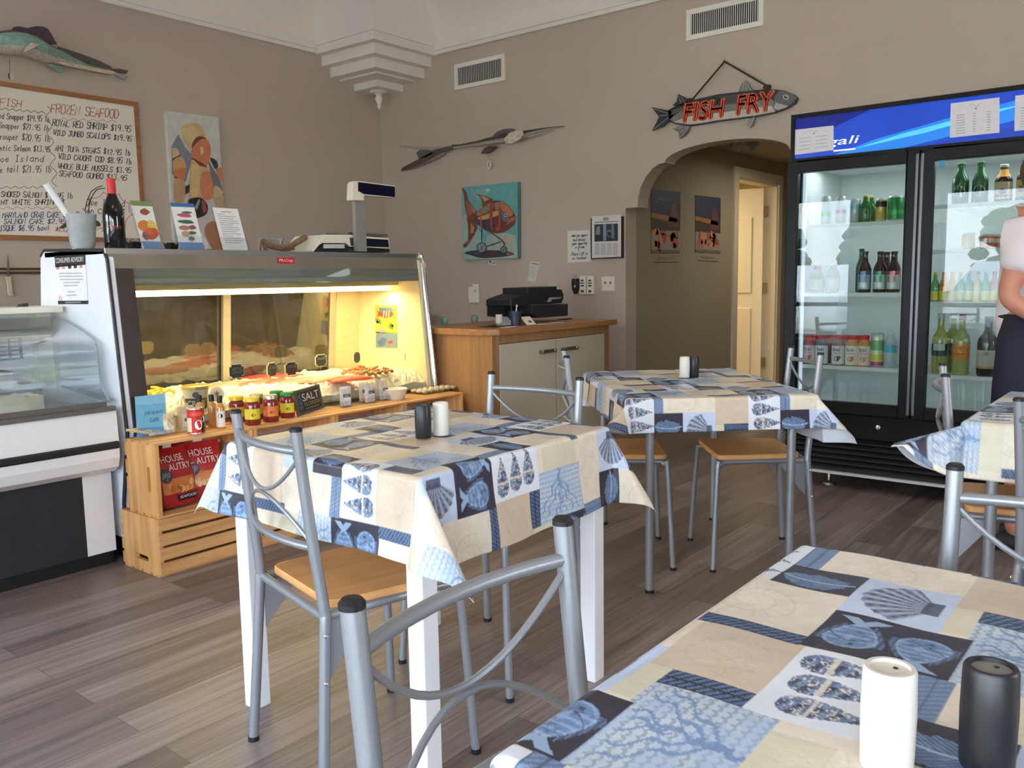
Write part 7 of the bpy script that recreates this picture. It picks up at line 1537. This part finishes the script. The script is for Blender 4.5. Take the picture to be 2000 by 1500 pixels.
def remote(px0, px1, py0, py1, m_, label, dark):
    t = thing('fan_remote', label, 'remote control', PX((px0+px1)/2, (py0+py1)/2, XC), 0, 'remotes on the wall'); b = tb(t); p0, p1 = PX(px0, py1, XC), PX(px1, py0, XC)
    if dark:
        y0, y1, z0, z1 = p1[1], p0[1], p0[2], p1[2]; ym = (y0+y1)/2; hw = (y1-y0)/2
        b.slab([(XC-.022, ym+s_*hw, z) for s_, z in ((.35, z0), (.8, z0+.03), (1, z0+.08), (.95, z1-.01), (.8, z1), (-.8, z1), (-.95, z1-.01), (-1, z0+.08), (-.8, z0+.03), (-.35, z0))], (.021, 0, 0)); b.build('case', m_, t, bevel=.004)
        b = tb(t); b.box(XC-.024, XC-.022, ym-.008, ym+.008, z0+.05, z0+.068, col=(170, 170, 172))
        for i in range(5): b.box(XC-.0235, XC-.022, ym-.012, ym+.012, z0+.085+i*.014, z0+.088+i*.014, col=(120, 120, 124))
    else:
        b.box(XC-.03, XC-.001, p1[1], p0[1], p0[2], p1[2]); b.build('case', m_, t, bevel=.004); b = tb(t); ym = (p0[1]+p1[1])/2; z1 = p1[2]
        for i, (w_, h_) in enumerate(((.012, .006), (.017, .004), (.013, .006))): b.box(XC-.0325, XC-.03, ym-w_, ym+w_, z1-.035-i*.02-h_, z1-.035-i*.02+h_, col=(50, 50, 54))
        b.box(XC-.0325, XC-.03, ym-.013, ym+.013, z1-.125, z1-.108, col=(60, 60, 64))
    b.build('buttons', PAINT, t)
remote(1119, 1133, 544, 574, BLKP, 'black remote in a wall holder, leftmost of three', True); remote(1136, 1147.5, 538.5, 574.5, CREAMP, 'white remote in a wall holder beside the black one', False); remote(1150, 1163, 538.5, 574.5, CREAMP, 'white remote in a wall holder nearest the light switch', False)
t = thing('light_switch', 'cream double light switch plate on the right wall', 'light switch', PX(1188, 554, XC)); b = tb(t); p0, p1 = PX(1176, 568, XC), PX(1201, 539.5, XC); b.box(XC-.007, XC-.001, p1[1], p0[1], p0[2], p1[2]); b.build('plate', CREAMP, t, bevel=.002)
for px_ in (1182.5, 1193): p = PX(px_, 553.5, XC-.007); b = tb(t); b.box(XC-.018, XC-.007, p[1]-.006, p[1]+.006, p[2]-.004, p[2]+.014); b.build('toggle', mat('switch_toggle', (150, 142, 128), .4), t)
def vent(y0, y1, z0, z1, label, n):
    t = thing('wall_vent', label, 'vent', (XC, (y0+y1)/2, (z0+z1)/2), 0, 'wall vents'); b = tb(t); w = .032; x = XC-.014
    b.box(x, XC-.001, y0, y1, z0, z0+w).box(x, XC-.001, y0, y1, z1-w, z1).box(x, XC-.001, y0, y0+w, z0+w, z1-w).box(x, XC-.001, y1-w, y1, z0+w, z1-w); b.build('frame', TRIMM, t)
    b = tb(t); b.box(XC-.003, XC-.001, y0+w, y1-w, z0+w, z1-w); b.build('backing', mat('vent_dark', (60, 54, 46), .8), t)
    b = tb(t)
    for i in range(n): y = y0+w+(y1-y0-2*w)*(i+.5)/n; b.slab([(x+.002, y-.003, z0+w), (x+.002, y+.002, z0+w), (x+.002, y+.002, z1-w), (x+.002, y-.003, z1-w)], (.008, .004, 0))
    b.build('louvre', TRIMM, t)
vent(4.424, 4.961, 2.741, 2.945, 'small white wall vent near the corner corbel', 26); vent(2.30, 2.842, 2.758, 2.955, 'white wall vent above the archway, larger in the photo', 32)
# driftwood needlefish mount
g_ = lambda x, y: (760+x*.18, 220+y*.18); wr = onR(.03)
def gcol(u, c): return (70, 62, 56) if c > .1 else (150, 142, 130) if c > -.5 else (178, 168, 154)
st = [(g_(700, 350), g_(700, 400), .03), (g_(800, 345), g_(810, 385), .04), (g_(1000, 305), g_(1000, 365), .05), (g_(1150, 265), g_(1150, 352), .06), (g_(1300, 238), g_(1310, 325), .06), (g_(1420, 210), g_(1430, 315), .06), (g_(1520, 195), g_(1520, 270), .05), (g_(1650, 172), g_(1650, 215), .03), (g_(1800, 152), g_(1800, 172), .02), (g_(1905, 146), g_(1905, 156), .01)]
fish_mount('driftwood_fish', 'long grey driftwood fish mounted on the right wall above the fish painting', wr, st, gcol, (950, 270), [
 ('tail_branch', [g_(115, 375), g_(150, 352), g_(250, 365), g_(480, 375), g_(700, 355), g_(710, 395), g_(480, 408), g_(330, 405), g_(240, 392)], .02, (164, 156, 140)), ('tail_branch', [g_(150, 640), g_(170, 600), g_(400, 480), g_(520, 405), g_(720, 360), g_(720, 400), g_(560, 450), g_(420, 540), g_(200, 632)], .03, (82, 72, 66)), ('pale_branch', [g_(195, 635), g_(420, 520), g_(560, 450), g_(640, 430), g_(560, 490), g_(400, 560)], .02, (150, 142, 126)),
 ('dorsal_fin', [g_(1150, 258), g_(1190, 215), g_(1260, 185), g_(1350, 175), g_(1395, 190), g_(1390, 212), g_(1280, 240)], .03, (96, 90, 84)), ('pelvic_fin', [g_(1020, 450), g_(1050, 400), g_(1100, 365), g_(1200, 370), g_(1130, 430), g_(1090, 448)], .03, (70, 62, 58)), ('shell_head', [g_(1310, 300), g_(1360, 240), g_(1440, 205), g_(1510, 205), g_(1520, 250), g_(1480, 300), g_(1400, 345), g_(1330, 340)], .075, (206, 196, 178)), ('lower_jaw', [g_(1500, 260), g_(1620, 235), g_(1800, 195), g_(1640, 245), g_(1540, 275)], .03, (172, 162, 148)), ('wire_knot', [g_(320, 440), g_(360, 405), g_(470, 410), g_(500, 450), g_(420, 490), g_(350, 510)], .03, (92, 88, 90))])
o = np.array(wr(*g_(1085, 565))); t = thing('price_tag', 'oval shell tag on a string hanging below the driftwood fish', 'tag', o); b = MB(); b.tube([np.array(wr(*g_(1080, 390)))-o, (0, 0, .03)], .0014, 5); b.build('string', mat('pale_string', (196, 186, 168), .8), t)
b = MB(); b.slab([(0, .024*math.cos(a), .036*math.sin(a)) for a in [2*PI*i/18 for i in range(18)]], (.003, 0, 0), col=(214, 204, 188)); b.poly([(-.0006, .012*math.cos(a)-.002, .02*math.sin(a)) for a in [2*PI*i/14 for i in range(14)]], col=(60, 54, 52)); b.poly([(-.0012, .008*math.cos(a)-.006, .016*math.sin(a)) for a in [2*PI*i/14 for i in range(14)]], col=(214, 204, 188)); b.build('disc', PAINT, t)
# FISH FRY sign
h_ = lambda x, y: (1220+x/3, 60+y/3); ff = onR(.032); k = lambda pts: [h_(*p_) for p_ in pts]
o = np.array(ff(1415, 215)); t = thing('fish_fry_sign', 'wooden fish shaped sign lettered fish fry hanging from a rope', 'sign', o)
def ply(b, pts, th, col, lift=0): b.slab([np.array(ff(*p_))-o-np.array([lift, 0, 0]) for p_ in k(pts)], (th, 0, 0), col=col)
SIGNM = mat('painted_sign_wood', attr=True, rough=.55, noise=.12, nscale=50)
b = MB(); body = [(255, 465), (300, 440), (400, 405), (550, 372), (700, 355), (850, 340), (940, 352), (1000, 378), (1015, 395), (1000, 425), (950, 455), (880, 482), (760, 505), (560, 530), (440, 550), (380, 558), (300, 548), (262, 530)]
ply(b, body, .018, (34, 34, 38)); g0 = layer(lambda x, y: ff(*h_(x, y)), -o-np.array([.0006, 0, 0])); g1 = layer(g0, (-.0005, 0, 0)); g2 = layer(g0, (-.001, 0, 0)); g3 = layer(g0, (-.0015, 0, 0))
fill(b, g0, [(262, 520), (330, 470), (450, 448), (700, 420), (860, 400), (900, 440), (880, 478), (760, 500), (560, 525), (440, 545), (380, 552), (300, 543)], (122, 120, 114)); fill(b, g1, [(290, 535), (360, 505), (560, 480), (860, 440), (880, 474), (760, 497), (560, 521), (440, 541), (380, 548)], (196, 188, 174))
fill(b, g1, [(870, 455), (880, 380), (905, 352), (940, 356), (1000, 382), (1010, 396), (995, 424), (950, 450), (900, 468)], (96, 98, 104)); fill(b, g2, [(872, 455), (885, 420), (950, 440), (995, 420), (950, 448), (900, 466)], (176, 172, 164)); disc(b, g2, (945, 389), 17, 15, (206, 206, 204)); disc(b, g3, (945, 389), 11, 10, (40, 40, 46)); disc(b, layer(g3, (-.0005, 0, 0)), (948, 386), 4, 4, (190, 190, 190)); stroke(b, [(955, 442), (985, 425), (1008, 402)], g3, 4, (44, 42, 44))
for i in range(7): stroke(b, [(270+i*14, 495-i*6), (290+i*14, 462-i*4)], g1, 2, (140, 140, 138)); stroke(b, [(270+i*14, 465-i*4), (292+i*14, 492-i*5)], g1, 2, (140, 140, 138))
for i in range(12): stroke(b, [(560+i*11, 440-i*1.5), (585+i*11, 380-i*1.5)], g1, 2, (122, 122, 122)); stroke(b, [(560+i*11, 385-i*1.5), (585+i*11, 435-i*1.5)], g1, 2, (122, 122, 122))
b.build('fish_body', SIGNM, t)
def fin(nm, pts, c, ribs):
    b = MB(); ply(b, pts, .012, c)
    for r_ in ribs: stroke(b, r_, g0, 2.5, (176, 174, 170))
    b.build(nm, SIGNM, t)
fin('tail_fin', [(155, 447), (230, 462), (275, 470), (285, 500), (255, 530), (225, 560), (160, 586), (185, 540), (200, 505), (180, 475)], (40, 40, 44), [[(255, 485), (165, 455)], [(255, 495), (190, 500)], [(255, 510), (170, 578)]])
fin('dorsal_fin', [(312, 370), (370, 398), (385, 415), (320, 440), (280, 438), (305, 415)], (44, 44, 48), [[(315, 380), (330, 425)], [(330, 385), (350, 420)]]); fin('dorsal_fin', [(668, 360), (680, 320), (702, 290), (715, 300), (750, 350)], (120, 118, 114), [[(700, 295), (690, 355)], [(705, 295), (715, 352)], [(712, 305), (740, 348)]])
fin('pelvic_fin', [(280, 574), (320, 560), (380, 560), (365, 600), (322, 632), (315, 595)], (112, 110, 108), [[(375, 562), (290, 574)], [(375, 565), (320, 600)], [(375, 570), (325, 628)]]); fin('pelvic_fin', [(765, 505), (750, 545), (735, 570), (712, 548), (735, 512)], (128, 126, 122), [[(755, 508), (715, 545)], [(760, 510), (735, 565)]])
for txt, p0, p1, p2 in (('FISH', (345, 535), (572, 505), (345, 432)), ('FRY', (658, 492), (862, 464), (658, 384))):
    b = MB()
    for dx, dy in ((-8, 0), (8, 0), (0, -8), (0, 8), (6, 6), (-6, -6), (6, -6), (-6, 6)): letter(b, txt, layer(g2, (-.001, 0, 0)), (p0[0]+dx, p0[1]+dy), (p1[0]+dx, p1[1]+dy), (p2[0]+dx, p2[1]+dy), (240, 158, 96), shear=.06)
    for dx, dy in ((0, 0), (3.5, 0), (-3.5, 0), (0, 3.5), (0, -3.5)): letter(b, txt, layer(g2, (-.003-.0001*abs(dx), 0, 0)), (p0[0]+dx, p0[1]+dy), (p1[0]+dx, p1[1]+dy), (p2[0]+dx, p2[1]+dy), (236, 84, 58), shear=.06)
    b.build('lettering', SIGNM, t)
b = MB(); rp = [np.array(ff(*h_(*q)))-o for q in ((395, 405), (585, 180), (845, 330))]; b.tube([rp[0], rp[1]], .006, 8); b.tube([rp[1], rp[2]], .006, 8); b.ball(rp[1], .009, 8, 6); b.build('hanging_rope', mat('dark_rope', (56, 44, 36), .9, noise=.3, nscale=200), t)
for q in ((385, 408), (835, 330)): b = MB(); b.ball(np.array(ff(*h_(*q)))-o, (.012, .03, .016), 10, 6); b.build('rope_knot', MATS['dark_rope'], t)
b = MB(); b.tube([np.array(ff(*h_(585, 178)))-o, np.array(ff(*h_(585, 178)))-o+np.array([.031, 0, 0])], .004, 8); b.build('nail', STEEL, t)
# posters in the hallway
def onH(off=0.): return lambda x, y: PY(x, y, HY-off)
def poster(c, top, label, cap):
    f = lambda s_, q: np.array(PY(*quadmap(*c)(s_, q), HY-.003)); b = MB(); b.slab([f(0, 0), f(1, 0), f(1, 1), f(0, 1)], (0, .0025, 0), col=(70, 62, 52)); f1 = layer(f, (0, -.0006, 0)); f2 = layer(f, (0, -.0012, 0)); f3 = layer(f, (0, -.0018, 0))
    fill(b, f1, [(0, .62), (1, .64), (1, 1), (0, 1)], top); fill(b, f2, [(0, .56), (.5, .52), (.9, .5), (.9, .56), (.5, .60), (0, .63)], (166, 110, 62)); fill(b, f2, [(.55, .42), (.95, .42), (.85, .78), (.72, .82)], (104, 66, 66))
    fill(b, f1, [(0, .0), (1, .0), (1, .36), (0, .36)], (150, 146, 140)); rnd = random.Random(int(c[0][0]))
    for i in range(26): disc(b, f2 if i % 2 else f3, (rnd.uniform(.1, .9), rnd.uniform(.1, .34)), .09, .045, ((186, 104, 76), (166, 86, 62), (206, 136, 96))[i % 3], 8, rnd.random()*3)
    fill(b, f3, [(0, 0), (1, 0), (1, .05), (0, .05)], (120, 104, 84)); 
    if cap[0]: letter(b, cap[0], f3, (.2, .84), (.66, .84), (.2, .90), (120, 130, 160), shear=.1)
    letter(b, cap[1], f2, (.22, -.115), (.78, -.115), (.22, -.06), (122, 96, 70)); fill(b, f2, [(.06, -.15), (.94, -.15), (.94, -.14), (.06, -.14)], (120, 108, 84))
    tag(b.build('seafood_poster', PAINT), label, 'poster', 'shrimp posters in the hallway')
poster([(1272, 494), (1328, 494), (1272, 369.5), (1329, 375.5)], (38, 46, 76), 'dark blue shrimp poster on the hallway wall nearest the arch', ('Alaska', 'Shrimp 6-9'))
poster([(1358, 492), (1407, 495), (1358, 381), (1407.5, 386.5)], (52, 58, 82), 'shrimp poster on the hallway wall next to the doorway', (None, 'Shrimp 4-6'))
t = thing('hall_spotlight', 'small two headed spotlight on the hallway ceiling', 'spotlight', (6.5, 2.86, 2.26)); b = MB(); b.lathe([(.06, -.02), (.06, 0)], 20); b.build('ceiling_plate', mat('spot_plate', (170, 162, 146), .5), t)
for s_ in (-1, 1): b = MB(); b.T = Matrix.Translation((0, s_*.06, -.06)) @ Matrix.Rotation(s_*.6, 4, 'X'); b.lathe([(.02, .05), (.04, .03), (.045, -.05), (.04, -.05), (.03, .0), (.0001, .01)], 18, cap=False); b.build('lamp_head', MATS['spot_plate'], t)
hl = area('hall_spotlight_lamp', (7.2, 2.5, 2.15), (.6, .4), (0, 0, 0), 9, (1, .9, .74))
# ------------------------------------------------------------------ person standing at the right edge, seen from behind the shoulder
SKIN = mat('skin', (196, 132, 108), .55, noise=.05, nscale=30); TEE = mat('white_tshirt', (224, 214, 216), .85, noise=.03, nscale=20); SHORTS = mat('pale_shorts', (222, 206, 204), .85); NAVY = mat('navy_apron', (28, 30, 48), .8, noise=.1, nscale=40)
pz_ = thing('person', 'person in white t-shirt and navy apron standing before the cooler at the right edge', 'person', (4.17, .535, 0), R(-90))
def skin(name, verts, edges, radii, m_, parent, sub=2, root=0):
    me = bpy.data.meshes.new(name); me.from_pydata(verts, edges, []); me.materials.append(m_); o = bpy.data.objects.new(name, me); C.objects.link(o); o.parent = parent
    o.modifiers.new('skin', 'SKIN'); 
    for i, r_ in enumerate(radii): 
        d = me.skin_vertices[0].data[i]; d.radius = r_ if isinstance(r_, tuple) else (r_, r_); d.use_root = (i == root)
    s_ = o.modifiers.new('sub', 'SUBSURF'); s_.levels = sub; s_.render_levels = sub
    for p_ in me.polygons: p_.use_smooth = True
    o.modifiers['skin'].use_smooth_shade = True
    return o
# local frame: +x faces forward (photo right), +y to the person's left (towards the cooler), z up
V = [(0, 0, .93), (0, 0, 1.06), (.01, 0, 1.22), (0, 0, 1.36), (.015, 0, 1.44), (.03, 0, 1.52), (.045, 0, 1.60), (.04, 0, 1.69)]
E_ = [(i, i+1) for i in range(7)]; RR = [(.15, .13), (.13, .11), (.15, .12), (.13, .09), (.055, .055), (.06, .065), (.078, .092), (.05, .06)]
for s_ in (1, -1):
    n = len(V); V += [(0, s_*.17, 1.37), (-.045, s_*.235, 1.20), (-.075, s_*.25, 1.06), (.05, s_*.23, .99), (.17, s_*.16, 1.01), (.215, s_*.13, 1.015)]
    E_ += [(3, n), (n, n+1), (n+1, n+2), (n+2, n+3), (n+3, n+4), (n+4, n+5)]; RR += [.058, .05, .042, .040, .029, .034]
    m_ = n+5
    for k, (fx_, fy_, fz_) in enumerate(((.075, -.028, .012), (.085, -.018, .028), (.078, -.012, .040), (.06, -.008, .052), (.035, .0, -.03))):
        i0 = len(V); bx, by, bz = V[m_]; V += [(bx+fx_*.5, by+s_*fy_*.5, bz+fz_*.5), (bx+fx_, by+s_*fy_, bz+fz_-.02)]; E_ += [(m_, i0), (i0, i0+1)]; RR += [.0095, .008]
    n = len(V); V += [(0, s_*.10, .86), (.01, s_*.105, .48), (-.02, s_*.11, .30), (-.03, s_*.11, .09), (.09, s_*.125, .035)]
    E_ += [(0, n), (n, n+1), (n+1, n+2), (n+2, n+3), (n+3, n+4)]; RR += [.095, .058, .055, .037, .035]
body = skin('body', V, E_, RR, SKIN, pz_)
skin('tshirt', [(0, 0, .80), (0, 0, 1.02), (.01, 0, 1.22), (0, 0, 1.365), (.01, 0, 1.405), (0, .17, 1.375), (-.035, .225, 1.24), (-.05, .24, 1.15), (0, -.17, 1.375), (-.035, -.225, 1.24), (-.05, -.24, 1.15)], [(0, 1), (1, 2), (2, 3), (3, 4), (3, 5), (5, 6), (6, 7), (3, 8), (8, 9), (9, 10)], [(.178, .156), (.160, .142), (.175, .145), (.15, .11), (.07, .07), .078, .074, .076, .078, .074, .076], TEE, pz_)
skin('shorts', [(0, 0, 1.02), (-.01, 0, .87), (0, .10, .78), (.005, .108, .60), (0, -.10, .78), (.005, -.108, .60)], [(0, 1), (1, 2), (2, 3), (1, 4), (4, 5)], [(.155, .14), (.182, .155), .118, .098, .112, .098], SHORTS, pz_)
b = MB(); nb = 15
ring = lambda z, rx, ry: [(.0+rx*math.cos(a), ry*math.sin(a), z) for a in [R(-126)+R(252)*i/nb for i in range(nb+1)]]
rr_ = [ring(.99, .160, .155), ring(.9, .19, .205), ring(.7, .20, .232), ring(.52, .205, .225)]
vs = [p_ for r_ in rr_ for p_ in r_]; b.add(vs, [(i*(nb+1)+j, i*(nb+1)+j+1, (i+1)*(nb+1)+j+1, (i+1)*(nb+1)+j) for i in range(3) for j in range(nb)], smooth=True); ap = b.build('apron', NAVY, pz_); sm = ap.modifiers.new('thick', 'SOLIDIFY'); sm.thickness = .006
b = MB(); b.tube([(.138*math.cos(a)+.005, .140*math.sin(a), .985) for a in [2*PI*i/28 for i in range(29)]], .014, 8); b.build('apron_tie', NAVY, pz_)
b = MB(); b.ball((.03, 0, 1.64), (.108, .088, .085), 18, 12); b.ball((-.02, 0, 1.58), (.07, .08, .09), 14, 10); b.build('hair', mat('brown_hair', (92, 68, 52), .7, noise=.3, nscale=80, stretch=(1, 1, 6)), pz_)
for s_ in (1, -1):
    b = MB(); rings = []
    for x, w, h in ((-.11, .028, .05), (-.07, .040, .075), (0, .043, .085), (.07, .046, .06), (.13, .042, .045), (.165, .02, .03)): rings.append([(x+.0, s_*.118+w*math.cos(a), max(.0, h*.5+h*.5*math.sin(a))) for a in [2*PI*k/14 for k in range(14)]])
    b.loft(rings); b.build('shoe', mat('dark_shoe', (34, 34, 40), .6), pz_)
b = MB(); b.ball((.126, .03, 1.575), (.008, .012, .007), 8, 6); b.ball((.126, -.03, 1.575), (.008, .012, .007), 8, 6); b.build('eyes', mat('eye_white', (226, 222, 216), .3), pz_)
b = MB(); b.ball((.128, 0, 1.545), (.02, .013, .022), 10, 6); b.ball((.035, .083, 1.56), (.018, .01, .03), 10, 6); b.ball((.035, -.083, 1.56), (.018, .01, .03), 10, 6); b.build('nose_and_ears', SKIN, pz_)
b = MB(); b.ball((.118, 0, 1.505), (.008, .024, .006), 10, 6); b.build('mouth', mat('lips', (176, 96, 88), .5), pz_)
